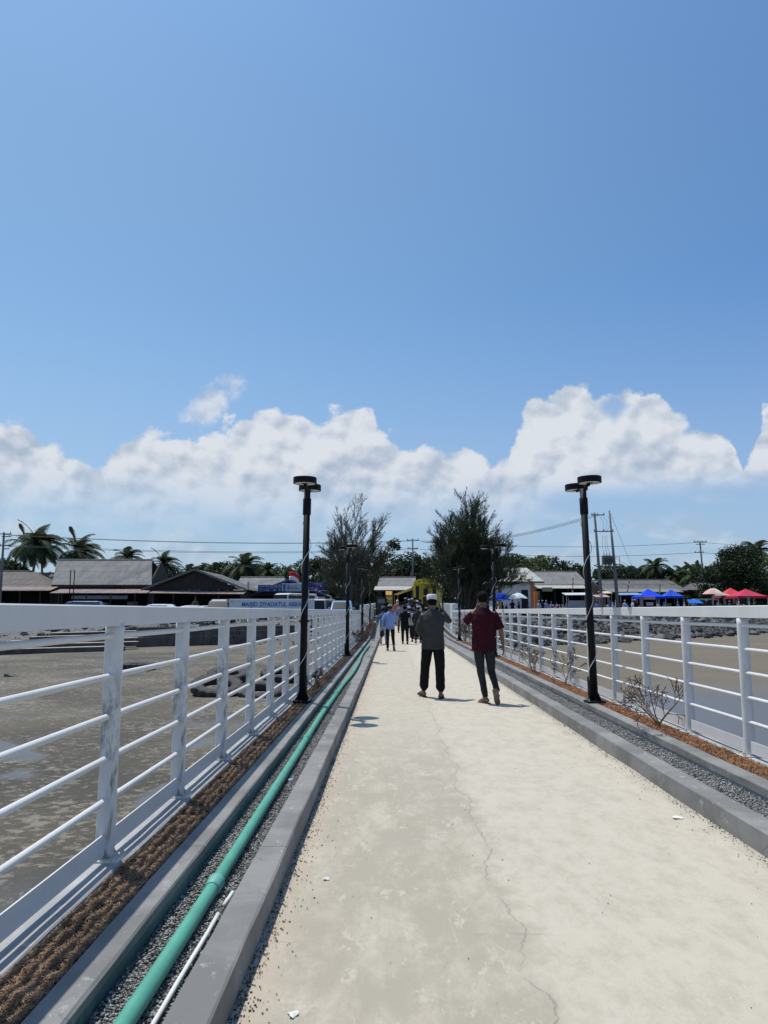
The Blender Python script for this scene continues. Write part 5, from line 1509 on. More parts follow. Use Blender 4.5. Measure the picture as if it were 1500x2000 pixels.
# bare shrubs in the planting strips
def shrub(x, y, H, spread, seed, label, lean=(0, 0), leaves=0, split=(3, 5), maxl=3, stems=3, r0=.012, z=.15):
    rs = random.Random(seed); tubes = []; tips = []
    for i in range(stems):
        a = rs.uniform(0, 6.28); d = Vector((math.cos(a) * spread + lean[0], math.sin(a) * spread + lean[1], 1)).normalized()
        grow(rs, Vector((rs.uniform(-.03, .03), rs.uniform(-.03, .03), 0)), d, H * rs.uniform(.6, 1), r0 * rs.uniform(.6, 1), 0, tubes, tips, .02, split, .8, 5, maxl)
    t = thing("shrub", label, "shrub", (x, y, z))
    mb = MB()
    for pts, rr in tubes: mb.tube(pts, [max(.0018, q) for q in rr], 5, cap=False)
    mb.build("stem", M['wood_dead'], t, smooth=True)
    if leaves:
        P = []
        for pts, ds in tips:
            for k in range(leaves): P.append(tuple(rs.choice(pts)))
        P = np.array(P) + NP.normal(0, .008, (len(P), 3)); k = len(P); D = runit(k); U = np.cross(D, runit(k)); U /= np.linalg.norm(U, axis=1)[:, None]
        link("foliage", cards(P, D, U, NP.uniform(.012, .03, k), NP.uniform(.006, .013, k), M['strawbed'], "foliage"), t)
    return t
g = G(1241, 1416, .15); shrub(2.99, g.y, .68, 1.25, 3, "large bare thorny shrub in the strip by the nearest boulder-side lamp post", (-.35, .25), 1, (3, 4), 3, 4, .013)
shrub(2.99, 13.4, .62, .6, 8, "bare shrub in the strip just behind the maroon-shirted walker's hand", (-.1, 0), 1, (3, 4), 3, 3, .013)
shrub(2.97, 16.2, .60, .35, 9, "upright dry stems in the strip past the maroon-shirted walker", (-.1, 0), 2, (3, 4), 3, 5, .010)
shrub(2.97, 31.0, .85, .35, 10, "pale dry tuft at the start of the end block", (0, 0), 3, (4, 5), 3, 8, .012, .2)
g = G(617, 1345, .15); shrub(-1.27, g.y - .2, .42, .9, 12, "low bare shrub in the straw behind the nearest tyre-side lamp post", (.2, 0), 1, (3, 5), 3, 4, .011)
shrub(-1.27, 27.5, .75, .5, 14, "dark dead bush against the railing by the third tyre-side lamp post", (.2, 0), 4, (4, 5), 3, 6, .012)
shrub(-1.27, 36.2, .85, .5, 15, "dark dead bush at the foot of the higher white railing", (.2, 0), 4, (4, 5), 3, 7, .012, .25)

# ============================================================ BUILDINGS
M['roof_grey'] = roof_mat("weathered roof sheet", (.34, .33, .305), (.235, .225, .205), 11, 'X')
M['roof_dark'] = roof_mat("dark roof sheet", (.20, .195, .185), (.13, .125, .115), 11, 'X')
M['roof_brown'] = roof_mat("brown roof sheet", (.24, .21, .18), (.155, .135, .115), 11, 'X')
M['roof_cream'] = roof_mat("cream metal roof", (.66, .64, .56), (.56, .54, .47), 12, 'X', .1)
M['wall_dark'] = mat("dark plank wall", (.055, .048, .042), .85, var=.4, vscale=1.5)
M['wall_white'] = mat("white plaster", (.68, .70, .70), .85, var=.07, vscale=.8, bump=.1)
M['orange'] = mat("orange paint", (.62, .20, .045), .6, var=.12, vscale=2)

def house(name, label, Y, x0, x1, ridge, eave, roofm, wallm, depth=7.0, rx0=None, rx1=None, hip=False, aw=None, opening=True, back_drop=None, group=None, posts=4):
    """long side faces the bridge: x0..x1 are photo columns of the eave, rx0..rx1 of the ridge; ridge / eave are photo rows"""
    A = W(x0, eave, Y); Bp = W(x1, eave, Y)
    Yr = Y + depth / 2
    r0 = W(rx0 if rx0 is not None else x0, ridge, Yr); r1 = W(rx1 if rx1 is not None else x1, ridge, Yr)
    t = thing(name, label, "house", ((A.x + Bp.x) / 2, Y, LAND), 0, group)
    ox = t.location.x
    ez, rz_ = A.z - LAND, r0.z - LAND
    a = Vector((A.x - ox, 0, ez)); b = Vector((Bp.x - ox, 0, ez)); c = Vector((r1.x - ox, depth / 2, rz_)); d = Vector((r0.x - ox, depth / 2, rz_))
    e = Vector((a.x, depth, ez)); f = Vector((b.x, depth, ez))
    mb = MB(); mb.sheet(a, b, c, d, .09); mb.sheet(d, c, f, e, .09)
    if hip:
        mb.add([a, d, e], [(0, 1, 2)]); mb.add([b, f, c], [(0, 1, 2)])
    rf = mb.build("roof", M[roofm], t)
    rc = MB(); rc.tube([d + Vector((0, 0, .03)), c + Vector((0, 0, .03))], .09, 8); rc.build("ridge_cap", M[roofm], rf)
    mb = MB(); mb.box((a.x + b.x) / 2, -.03, ez - .10, abs(b.x - a.x), .05, .20); mb.build("fascia", M['darkwood'], rf)
    # walls set back under the eave; front left open in bays where the photo shows dark shops
    mb = MB(); w0, w1 = a.x + .5, b.x - .5
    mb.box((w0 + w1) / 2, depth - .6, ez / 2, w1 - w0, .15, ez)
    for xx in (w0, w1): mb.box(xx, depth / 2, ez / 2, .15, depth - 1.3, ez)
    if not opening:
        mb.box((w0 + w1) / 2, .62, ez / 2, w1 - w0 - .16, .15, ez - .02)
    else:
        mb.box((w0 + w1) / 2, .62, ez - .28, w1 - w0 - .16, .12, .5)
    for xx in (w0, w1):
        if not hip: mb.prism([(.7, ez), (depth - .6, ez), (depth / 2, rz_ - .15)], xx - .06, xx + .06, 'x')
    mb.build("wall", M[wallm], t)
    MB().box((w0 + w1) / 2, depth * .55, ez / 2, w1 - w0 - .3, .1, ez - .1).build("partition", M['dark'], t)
    if aw:
        ax0, ax1, arow, mt = aw
        p0 = W(ax0, arow, Y - 2.2); p1 = W(ax1, arow, Y - 2.2)
        q0, q1 = Vector((p0.x - ox, -2.2, p0.z - LAND)), Vector((p1.x - ox, -2.2, p1.z - LAND))
        u0, u1 = Vector((q0.x + .1, -.02, q0.z + .45)), Vector((q1.x - .1, -.02, q1.z + .45))
        awn = MB().sheet(q0, q1, u1, u0, .05).build("awning", M[mt], t)
        for i in range(posts):
            u = (i + .5) / posts; x = q0.x + (q1.x - q0.x) * u
            MB().box(x, -2.1, (q0.z - .04) / 2, .1, .1, q0.z - .04).build("post", M['darkwood'], awn)
    return t
def bits(t, seed, w, ez, n=7):                   # counters, shelves and boards under the eaves
    rs = random.Random(seed)
    for i in range(n):
        x = -w / 2 + w * (i + .5) / n + rs.uniform(-.3, .3); h = rs.uniform(.7, 1.6)
        c = rs.choice([(.10, .09, .08), (.2, .2, .2), (.05, .09, .12), (.22, .16, .1), (.3, .3, .28)])
        mb = MB(); mb.cbox(x, 1.4, h / 2, rs.uniform(.6, 1.4), .5, h, .02); mb.build("counter", paint(c, .7), t)

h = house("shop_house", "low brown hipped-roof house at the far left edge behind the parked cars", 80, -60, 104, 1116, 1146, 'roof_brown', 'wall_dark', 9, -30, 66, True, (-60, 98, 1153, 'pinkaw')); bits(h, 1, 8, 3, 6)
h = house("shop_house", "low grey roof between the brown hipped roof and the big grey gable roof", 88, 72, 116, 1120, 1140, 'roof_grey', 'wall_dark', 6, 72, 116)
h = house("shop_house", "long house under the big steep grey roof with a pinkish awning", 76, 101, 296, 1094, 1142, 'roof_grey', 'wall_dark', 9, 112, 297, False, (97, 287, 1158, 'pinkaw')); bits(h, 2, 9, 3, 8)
w = MB(); p0, p1 = W(140, 1163, 75.2), W(249, 1168, 75.2)
w.sheet((p0.x, 75.2, p0.z), (p1.x, 75.2, p0.z), (p1.x, 75.2, p1.z - .1), (p0.x, 75.2, p1.z - .1), .03)
o = w.build("banner", paint((.26, .31, .42), .7)); tag(o, "faded pale blue banner hanging under the pinkish awning", "banner")
for px, s_ in ((137, .5), (144.5, .6)):
    p = W(px, 1138, 73.0); q = W(px, 1114, 73.0)
    o = MB().tube([(p.x, 73.0, LAND), (p.x, 73.0, q.z)], .05, 8).build("pipe_post", M['black'])
    tag(o, "thin dark pipe in front of the big grey roof, %s of the pair" % ("shorter" if s_ < .55 else "taller"), "post")
# dark gable-fronted house
Yg = 72; A = W(287, 1149, Yg); Bp = W(476, 1150, Yg); Cp = W(383, 1112, Yg)
t = thing("gable_house", "wide house with a dark boarded gable facing the water", "house", ((A.x + Bp.x) / 2, Yg, LAND)); ox = t.location.x
az_, cz = A.z - LAND, Cp.z - LAND; ax, bx, cx = A.x - ox, Bp.x - ox, Cp.x - ox
mb = MB(); D_ = 11
mb.sheet((ax - .3, -.6, az_ - .1), (cx, -.6, cz), (cx, D_, cz), (ax - .3, D_, az_ - .1), .10); mb.sheet((cx, -.6, cz), (bx + .3, -.6, az_ - .1), (bx + .3, D_, az_ - .1), (cx, D_, cz), .10)
rf = mb.build("roof", M['roof_dark'], t)
for s_, e_ in ((ax - .35, bx), (0, 0)):
    pass
mb = MB(); mb.sheet((ax - .35, -.66, az_ - .05), (cx, -.66, cz + .06), (cx, -.66, cz - .14), (ax - .35, -.66, az_ - .25), .05); mb.build("bargeboard", paint((.13, .12, .12), .6), rf)
mb = MB(); mb.sheet((cx, -.66, cz + .06), (bx + .35, -.66, az_ - .05), (bx + .35, -.66, az_ - .25), (cx, -.66, cz - .14), .05); mb.build("bargeboard", paint((.13, .12, .12), .6), rf)
MB().prism([(ax + .2, az_ - .12), (bx - .2, az_ - .12), (cx, cz - .25)], 0, .12).build("gable", M['darkwood'], t)
mb = MB(); mb.box((ax + bx) / 2, D_ - .5, az_ / 2, bx - ax - .6, .15, az_ - .2)
for xx in (ax + .4, bx - .4): mb.box(xx, D_ / 2, az_ / 2 - .1, .15, D_ - 1.2, az_ - .3)
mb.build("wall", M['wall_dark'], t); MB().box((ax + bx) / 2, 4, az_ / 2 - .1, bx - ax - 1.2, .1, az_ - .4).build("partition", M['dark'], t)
p0, p1 = W(290, 1158, Yg - 1.8), W(475, 1160, Yg - 1.8)
aw = MB().sheet((p0.x - ox, -1.8, p0.z - LAND), (p1.x - ox, -1.8, p1.z - LAND), (p1.x - ox, -.05, p1.z - LAND + .30), (p0.x - ox, -.05, p0.z - LAND + .30), .05).build("awning", M['pinkaw'], t)
for i in range(5):
    x = p0.x - ox + .2 + (p1.x - p0.x - .4) * i / 4; MB().box(x, -1.7, (p0.z - LAND - .1) / 2, .1, .1, p0.z - LAND - .1).build("post", M['darkwood'], aw)
bits(t, 3, 8, 2.6, 8)
# grey and blue house with the billboards
Yb = 78
house("shop_house", "grey sheet roof with patched pale ridge right of the dark gable", Yb + 5, 455, 556, 1128, 1153, 'roof_grey', 'wall_dark', 9, 470, 556)
t = thing("gable_shop", "shop with a blue-edged gable and menu boards along its front", "shop", (0, Yb, LAND))
a, b, c = W(486, 1163, Yb), W(640, 1163, Yb), W(566, 1131, Yb)
mb = MB(); mb.sheet((a.x, -.5, a.z - LAND), (c.x, -.5, c.z - LAND), (c.x, 6, c.z - LAND), (a.x, 6, a.z - LAND), .1); mb.sheet((c.x, -.5, c.z - LAND), (b.x, -.5, b.z - LAND), (b.x, 6, b.z - LAND), (c.x, 6, c.z - LAND), .1)
rf = mb.build("roof", M['roof_grey'], t)
mb = MB(); mb.sheet((a.x, -.56, a.z - LAND + .04), (c.x, -.56, c.z - LAND + .04), (c.x, -.56, c.z - LAND - .2), (a.x, -.56, a.z - LAND - .2), .05); mb.build("bargeboard", paint((.05, .08, .22), .5), rf)
mb = MB(); mb.sheet((c.x, -.56, c.z - LAND + .04), (b.x, -.56, b.z - LAND + .04), (b.x, -.56, b.z - LAND - .2), (c.x, -.56, c.z - LAND - .2), .05); mb.build("bargeboard", paint((.05, .08, .22), .5), rf)
MB().prism([(a.x + .5, a.z - LAND), (b.x - .5, b.z - LAND), (c.x, c.z - LAND - .15)], 0, .1).build("gable", M['darkwood'], t)
mb = MB(); mb.box((a.x + b.x) / 2, 5.6, 1.4, b.x - a.x - .6, .12, 2.8); mb.build("wall", M['wall_dark'], t)
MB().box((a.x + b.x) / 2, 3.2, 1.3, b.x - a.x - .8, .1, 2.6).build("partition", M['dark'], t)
bits(t, 4, 8, 2.6, 2)

def text_mesh(s, size, m, bold=.0, name="lettering", ext=.004):
    c = bpy.data.curves.new("t", 'FONT'); c.body = s; c.size = size; c.extrude = ext; c.offset = bold; c.align_x = 'LEFT'
    o = bpy.data.objects.new("t", c); COL.objects.link(o); bpy.context.view_layer.update()
    me = bpy.data.meshes.new_from_object(o.evaluated_get(bpy.context.evaluated_depsgraph_get())); bpy.data.objects.remove(o)
    me.name = name; me.materials.clear(); me.materials.append(m)
    return me
def put_text(s, parent, x, z, width, h, m, y=-.03, bold=.02, name="lettering", maxw=None):
    me = text_mesh(s, 1.0, m, bold, name)
    xs = [v.co.x for v in me.vertices]; ys = [v.co.y for v in me.vertices]
    w_, h_ = max(xs) - min(xs), max(ys) - min(ys); x0, y0 = min(xs), min(ys)
    for v in me.vertices: v.co = Vector(((v.co.x - x0) / w_ * width, -v.co.z * .6, (v.co.y - y0) / h_ * h))
    return link(name, me, parent, (x, y, z))
def board(px0, py0, px1, py1, Y, name, label, cat, m, th=.08, legs=True, bottom=None, frame=None):
    a = W(px0, py0, Y); b = W(px1, py1, Y); zb = bottom if bottom is not None else b.z
    t = thing(name, label, cat, (a.x, Y, 0)); w = b.x - a.x; hh = a.z - zb
    MB().cbox(w / 2, 0, zb + hh / 2, w, th, hh, .01).build("panel", m, t)
    if frame:
        for (x_, z_, sx_, sz_) in ((w / 2, a.z + .02, w + .1, .05), (w / 2, zb - .02, w + .1, .05)):
            MB().box(x_, 0, z_, sx_, th + .03, sz_).build("frame", frame, t)
    if legs:
        n = max(2, int(w / 2.2))
        for i in range(n + 1): MB().box(.15 + (w - .3) * i / n, .10, (zb + .3 + .45) / 2, .09, .09, zb + .3 - .45 + .2).build("leg", M['darkwood'], t)
    return t, w, a.z, zb
# the long name board of the mosque
sg, w, zt, zb = board(448, 1170, 614, 1192, 52, "sign_board", "long pale sign board with blue lettering above the railing", "sign", paint((.60, .62, .64), .5), .12, True, 1.02)
px2 = w / 166.0
blue = paint((.02, .16, .46), .5)
put_text("MASJID ZIYADATUL ABRAR", sg, 25 * px2, zt - 17.0 * px2, 122 * px2, 11.3 * px2, blue, -.075, .022)
put_text("Dusun Pantai Timur", sg, 68 * px2, zt - 21.2 * px2, 44 * px2, 2.2 * px2, blue, -.075, .008, "small_lettering") if False else None
for (x_, w_) in ((2, 6), (10, 4.6), (17.5, 5)):
    MB().cbox((x_ + w_ / 2) * px2, -.066, zt - 4.4 * px2, w_ * px2, .012, 2.2 * px2, .004).build("logo", paint((.25, .42, .60), .5) if x_ != 10 else paint((.45, .5, .52), .5), sg)
for (x_, w_) in ((55, 20), (78, 9), (89, 8), (99, 6), (107, 8), (117, 12)):
    MB().box((x_ + w_ / 2) * px2, -.066, zt - 20.7 * px2, w_ * px2, .012, 1.3 * px2).build("small_text_line", blue, sg)
# menu banners on the blue-edged shop
navy = paint((.03, .06, .28), .6)
b1, w, zt, zb = board(504, 1142, 550.5, 1155.5, 77.2, "menu_banner", "dark blue menu banner with round dish pictures", "banner", navy, .05, False)
u = w / 46.5
put_text("TIIMA TIRA", b1, 2.2 * u, zt - 4.4 * u, 19 * u, 2.6 * u, paint((.62, .66, .72), .6), -.03, .01)
for i, x_ in enumerate((26.5, 34.5, 42.3)):
    mb = MB(); mb.lathe([(0.01, 0), (3.1 * u, 0), (3.1 * u, .02), (.01, .02)], (x_ * u, -.028, zt - 3.6 * u), 18, Matrix.Rotation(math.pi / 2, 3, 'X')); d_ = mb.build("dish", paint((.42, .46, .40), .7), b1)
    MB().lathe([(0.01, 0), (1.9 * u, 0), (1.7 * u, .02), (.01, .03)], (x_ * u, -.05, zt - 3.6 * u), 14, Matrix.Rotation(math.pi / 2, 3, 'X')).build("food", paint([(.10, .10, .05), (.16, .12, .08), (.12, .16, .08)][i], .8), d_)
for i, x_ in enumerate((5.5, 12.2, 19.0, 32, 37.5, 42.5)):
    mb = MB(); r_ = (2.6 if i < 3 else 1.8) * u
    mb.lathe([(0.01, 0), (r_, 0), (r_, .02), (.01, .02)], (x_ * u, -.028, zt - 10.2 * u), 16, Matrix.Rotation(math.pi / 2, 3, 'X')); d_ = mb.build("dish", paint([(.36, .36, .34), (.28, .26, .22), (.40, .40, .40), (.25, .5, .62), (.08, .09, .14), (.30, .32, .2)][i], .7), b1)
    if i < 3: MB().lathe([(0.01, 0), (r_ * .6, 0), (r_ * .55, .02), (.01, .03)], (x_ * u, -.05, zt - 10.2 * u), 12, Matrix.Rotation(math.pi / 2, 3, 'X')).build("food", paint((.14, .09, .05), .8), d_)
b2, w, zt, zb = board(551, 1139.5, 588.5, 1155, 77.2, "menu_banner", "pale blue-white banner with dark lines of text beside the dark blue one", "banner", paint((.42, .50, .62), .6), .05, False)
for k, (wl_, c) in enumerate(((18, (.30, .12, .18)), (20, (.06, .06, .10)), (25, (.06, .06, .10)), (22, (.3, .35, .42)))):
    MB().box((10 + wl_ / 2) * u, -.03, zt - (5 + 2.4 * k) * u, wl_ * u, .012, .75 * u).build("text_line", paint(c, .6), b2)
for k in range(3):
    MB().lathe([(.01, 0), (2.6 * u, 0), (2.6 * u, .02), (.01, .02)], (4.6 * u, -.028, zt - (3.2 + 4.6 * k) * u), 14, Matrix.Rotation(math.pi / 2, 3, 'X')).build("dish", paint((.08, .11, .18) if k != 2 else (.10, .16, .26), .6), b2)
b3, w, zt, zb = board(596, 1138, 634, 1151, 75.5, "menu_banner", "purple banner with small white words right of the nearest tyre-side lamp post", "banner", paint((.06, .035, .20), .6), .05, False)
put_text("tiima", b3, 21 * u, zt - 5.2 * u, 8 * u, 1.5 * u, paint((.6, .55, .65), .6), -.03, .01)
MB().box(24 * u, -.03, zt - 2.2 * u, 14 * u, .012, .9 * u).build("text_line", paint((.42, .40, .52), .6), b3)
MB().box(30 * u, -.03, zt - 6.0 * u, 3 * u, .012, 3.5 * u).build("picture", paint((.35, .38, .42), .6), b3)
for k in range(6):
    MB().cbox((8 + 3.1 * k) * u, -.03, zt - (10.6 - (k % 2) * .6) * u, 2.3 * u, .012, (2.8 + (k % 3) * .5) * u, .004).build("picture", paint([(.22, .26, .34), (.16, .12, .14), (.2, .3, .42), (.12, .14, .2), (.3, .32, .34), (.2, .2, .22)][k], .6), b3)
MB().box(w / 2, .3, zb - .12, w * 1.15, .9, .06).build("ledge", paint((.33, .34, .35), .6), b3)
for x_ in (.2, w - .2):
    MB().box(x_, .62, (zb - .15 + LAND) / 2, .09, .09, zb - .15 - LAND).build("leg", M['darkwood'], b3)
o = thing("small_sign", "small grey rectangular sign on a thin pole before the grey roof", "sign", (W(485, 1150, 70).x, 70, LAND))
p = W(485, 1136, 70); MB().cbox(0, 0, p.z - LAND - .28, .20, .06, .58, .01).build("panel", paint((.38, .40, .43), .5), o); MB().tube([(0, .04, 0), (0, .04, p.z - LAND - .5)], .03, 6).build("pole", M['black'], o)
# red and white flag bellying in the wind over that gable
fp = W(563, 1134, 76.5); t = thing("flag", "red and white flag bellying in the wind over the blue-edged gable", "flag", (fp.x, 76.5, LAND))
zt_ = W(563, 1118, 76.5).z - LAND
MB().tube([(0, 0, 2.6), (0, 0, zt_ + .1)], .025, 6).build("pole", M['black'], t)
for k, c in enumerate(((.62, .03, .04), (.72, .72, .74))):
    vs = []; fs = []; n = 10
    for j in range(4):
        for i in range(n + 1):
            uu = i / n; vv = j / 3
            vs.append((uu * 1.0 + .08, -.35 * math.sin(uu * 3) , zt_ - .42 * k - .42 * vv - .35 * uu * uu + .12 * math.sin(uu * 3.1)))
    fs = [(j * (n + 1) + i, j * (n + 1) + i + 1, (j + 1) * (n + 1) + i + 1, (j + 1) * (n + 1) + i) for j in range(3) for i in range(n)]
    mb = MB(); mb.v, mb.f = vs, fs; o = mb.build("cloth", cloth(c), t, smooth=True); sm = o.modifiers.new("s", 'SOLIDIFY'); sm.thickness = .01

# centre: the shed behind the bridge end and its stalls
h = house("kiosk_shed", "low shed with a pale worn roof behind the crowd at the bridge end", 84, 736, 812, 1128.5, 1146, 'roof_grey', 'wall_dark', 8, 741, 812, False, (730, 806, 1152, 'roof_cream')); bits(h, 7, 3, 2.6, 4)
fr, w, zt, zb = board(736, 1166, 753, 1188, 82.0, "drinks_fridge", "dark drinks fridge under the shed roof", "fridge", paint((.03, .04, .05), .4), .6, False, LAND + .1)
MB().box(w / 2, -.31, zt - .45, w * .8, .02, .42).build("panel_picture", paint((.16, .19, .22), .4), fr)
MB().box(w * .72, -.31, zt - 1.1, w * .4, .02, .35).build("panel_picture", paint((.25, .40, .50), .4), fr)
st, w, zt, zb = board(754, 1163, 767, 1187, 81.8, "food_cart", "small cart with a yellow menu panel under a striped orange canopy", "cart", paint((.26, .24, .06), .6), .5, False, LAND + .15)
MB().box(w / 2, -.26, zt - .30, w * .8, .02, .35).build("menu_panel", paint((.40, .42, .20), .6), st)
for k in range(5):
    mb = MB(); x_ = w * (k + .0) / 5; mb.sheet((x_ - .05, -.55, zt + .05), (x_ + w / 5 - .05, -.55, zt + .05), (x_ + w / 5 - .05, 0, zt + .50), (x_ - .05, 0, zt + .50), .03); mb.build("canopy_strip", paint((.50, .20, .05) if k % 2 == 0 else (.55, .42, .12), .8), st)

# yellow railway-style carriage
tr = thing("train_carriage", "yellow railway carriage with an open end door behind the crowd", "carriage", (W(832, 1190, 72).x, 72, LAND), R(-6))
yel = paint((.60, .47, .035), .45); yel2 = paint((.40, .30, .03), .5)
hz_ = W(830, 1130, 72).z - LAND; Wc = 2.35; Lc = 13
prof = [(-Wc/2, .55), (Wc/2, .55), (Wc/2, hz_ - .55), (Wc/2 - .12, hz_ - .28), (Wc/2 - .45, hz_ - .08), (0, hz_), (-Wc/2 + .45, hz_ - .08), (-Wc/2 + .12, hz_ - .28), (-Wc/2, hz_ - .55)]
mb = MB(); mb.prism(prof, .08, Lc); mb.build("body", yel, tr)
mb = MB(); pr2 = [(x * 1.02, z if z < 1 else z + .03) for x, z in prof[2:]]
mb.prism(pr2, -.05, .10); rf = mb.build("roof_end", yel, tr)
MB().cbox(0, -.03, hz_ / 2 - .05, .80, .1, hz_ - 1.05, .02).build("door", yel2, tr)
dd = [c for c in tr.children if c.name.startswith("door")][0]
MB().cbox(0, -.085, hz_ - 1.25, .46, .02, .62, .01).build("door_window", M['glass'], dd)
MB().box(.02, -.088, hz_ * .36, .60, .02, 1.15).build("door_panel", M['dark'], dd)
for x_, w_ in ((-.80, .30), (.80, .34)): MB().box(x_, .06, hz_ / 2 + .15, w_, .06, hz_ - 1.7).build("window", M['glass'], tr)
for x_ in (-.55, .55, 1.02, -1.05): MB().tube([(x_, -.03, .6), (x_, -.03, hz_ - .5)], .035, 6).build("handrail", yel, tr)
for k in range(7): MB().box(-Wc/2 - .01, 1.2 + 1.6 * k, hz_ * .62, .04, .9, .75).build("window", M['glass'], tr)
for x_ in (-.6, -.2, .2, .5): MB().lathe([(.06, 0), (.06, .03), (.02, .04)], (x_, -.06, hz_ - .30), 10, Matrix.Rotation(math.pi / 2, 3, 'X')).build("lamp", M['glass'], tr)
for k in (1.2, 3.0, 9.6, 11.4):
    for sx in (-1, 1): MB().lathe([(.38, -.06), (.40, -.05), (.40, .05), (.30, .06)], (sx * .75, k, .40), 20, Matrix.Rotation(math.pi / 2, 3, 'Y')).build("wheel", M['darkwood'], tr)
MB().box(0, Lc / 2, .5, 1.9, Lc - .4, .2).build("underframe", M['darkwood'], tr)
MB().sheet((-Wc/2 + .1, .3, hz_ - .75), (-Wc/2 + .1, 3.6, hz_ - .75), (-Wc/2 - 1.9, 3.6, hz_ - 1.45), (-Wc/2 - 1.9, .3, hz_ - 1.45), .04).build("side_awning", paint((.50, .42, .16), .7), tr)
for k in (.4, 3.5): MB().tube([(-Wc/2 - 1.85, k, 0), (-Wc/2 - 1.85, k, hz_ - 1.48)], .03, 6).build("awning_post", yel2, tr)

# right: white building with orange corners
Yw = 90; a, b = W(974, 1190, Yw), W(1042, 1190, Yw)
t = thing("white_building", "white plastered building with orange corner pillars and a cream roof", "building", ((a.x + b.x) / 2, Yw, LAND)); ox = t.location.x
wz = W(1000, 1136, Yw).z - LAND; ww = b.x - a.x; dp = 8.5
mb = MB(); mb.box(0, .1, wz / 2, ww, .2, wz); mb.box(0, dp, wz / 2, ww, .2, wz); mb.box(-ww/2 + .1, dp/2 + .05, wz / 2, .2, dp - .3, wz); mb.box(ww/2 - .1, dp/2 + .05, wz / 2, .2, dp - .3, wz)
mb.build("wall", M['wall_white'], t)
for sx in (-1, 1): MB().box(sx * (ww / 2 - .12), -.03, wz / 2, .30, .10, wz - .02).build("corner_pillar", M['orange'], t)
e0, e1 = W(962, 1135.5, Yw - .9), W(1063, 1135.5, Yw - .9); r0, r1 = W(985, 1109, Yw + dp / 2), W(1029, 1109, Yw + dp / 2)
ez, rz_ = e0.z - LAND, r0.z - LAND
A_, B_, C_, D_ = Vector((e0.x - ox, -.9, ez)), Vector((e1.x - ox, -.9, ez)), Vector((r1.x - ox, dp / 2, rz_)), Vector((r0.x - ox, dp / 2, rz_)); E_, F_ = Vector((A_.x, dp + .9, ez)), Vector((B_.x, dp + .9, ez))
mb = MB(); mb.sheet(A_, B_, C_, D_, .07); mb.sheet(D_, C_, F_, E_, .07); mb.add([A_, D_, E_], [(0, 1, 2)]); mb.add([B_, F_, C_], [(0, 1, 2)])
rf = mb.build("roof", M['roof_cream'], t)
MB().box((A_.x + B_.x) / 2, -.93, ez - .11, B_.x - A_.x, .06, .2).build("fascia", paint((.10, .14, .12), .6), rf)
MB().box(0, dp / 2, wz + .02, ww + .5, dp + .6, .06).build("ceiling", paint((.3, .3, .3), .8), t)
p = W(1024.5, 1152, Yw); dh = p.z - LAND
dr = MB().box(p.x - ox, -.03, dh / 2, .78, .10, dh).build("door", M['dark'], t); MB().tube([(p.x - ox + .28, -.10, 1.0), (p.x - ox + .28, -.10, 1.15)], .02, 6).build("door_handle", M['chrome'], dr)
p = W(1040, 1181, Yw); MB().cbox(p.x - ox, -.25, .9, .5, .35, .35, .02).build("meter_box", paint((.35, .37, .38), .5), t)
# orange arch pillar
p0, p1 = W(1043, 1155, 87), W(1050, 1155, 87); hz2 = p0.z - LAND
t = thing("gate_pillar", "orange pillar with a rounded top beside the white building", "pillar", ((p0.x + p1.x) / 2, 87, LAND))
mb = MB(); w2 = (p1.x - p0.x) / 2; mb.prism([(-w2, 0), (w2, 0), (w2, hz2 - .12), (w2 * .7, hz2 - .02), (0, hz2), (-w2, hz2)], -.2, .2); mb.build("shaft", M['orange'], t)
MB().cbox(w2 + .16, 0, hz2 / 2, .12, .3, hz2, .02).build("green_post", paint((.06, .13, .10), .6), t)

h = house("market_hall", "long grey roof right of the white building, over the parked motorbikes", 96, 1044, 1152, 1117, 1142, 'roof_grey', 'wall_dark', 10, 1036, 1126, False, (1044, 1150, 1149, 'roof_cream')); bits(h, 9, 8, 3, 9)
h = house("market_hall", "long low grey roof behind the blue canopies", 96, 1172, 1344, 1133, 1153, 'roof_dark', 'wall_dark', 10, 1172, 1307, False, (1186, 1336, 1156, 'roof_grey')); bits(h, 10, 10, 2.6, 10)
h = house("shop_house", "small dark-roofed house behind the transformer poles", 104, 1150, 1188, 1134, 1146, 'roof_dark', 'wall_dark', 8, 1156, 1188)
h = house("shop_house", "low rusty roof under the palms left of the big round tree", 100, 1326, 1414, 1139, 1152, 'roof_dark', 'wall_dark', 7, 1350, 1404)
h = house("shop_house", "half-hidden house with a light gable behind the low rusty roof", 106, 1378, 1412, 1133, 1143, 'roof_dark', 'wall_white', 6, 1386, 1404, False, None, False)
h = house("shop_house", "pale thin-edged roof glimpsed under the big round tree", 104, 1440, 1560, 1136, 1140, 'roof_cream', 'wall_dark', 6, 1445, 1560)
p0, p1 = W(1059, 1147, 92), W(1079, 1155, 92)
o = MB().cbox(0, 0, 0, p1.x - p0.x, .06, p0.z - p1.z, .01).build("sign_board", paint((.34, .32, .24), .6), loc=((p0.x + p1.x) / 2, 92.0, (p0.z + p1.z) / 2)); tag(o, "faded yellowish board over the motorbikes' doorway", "sign")

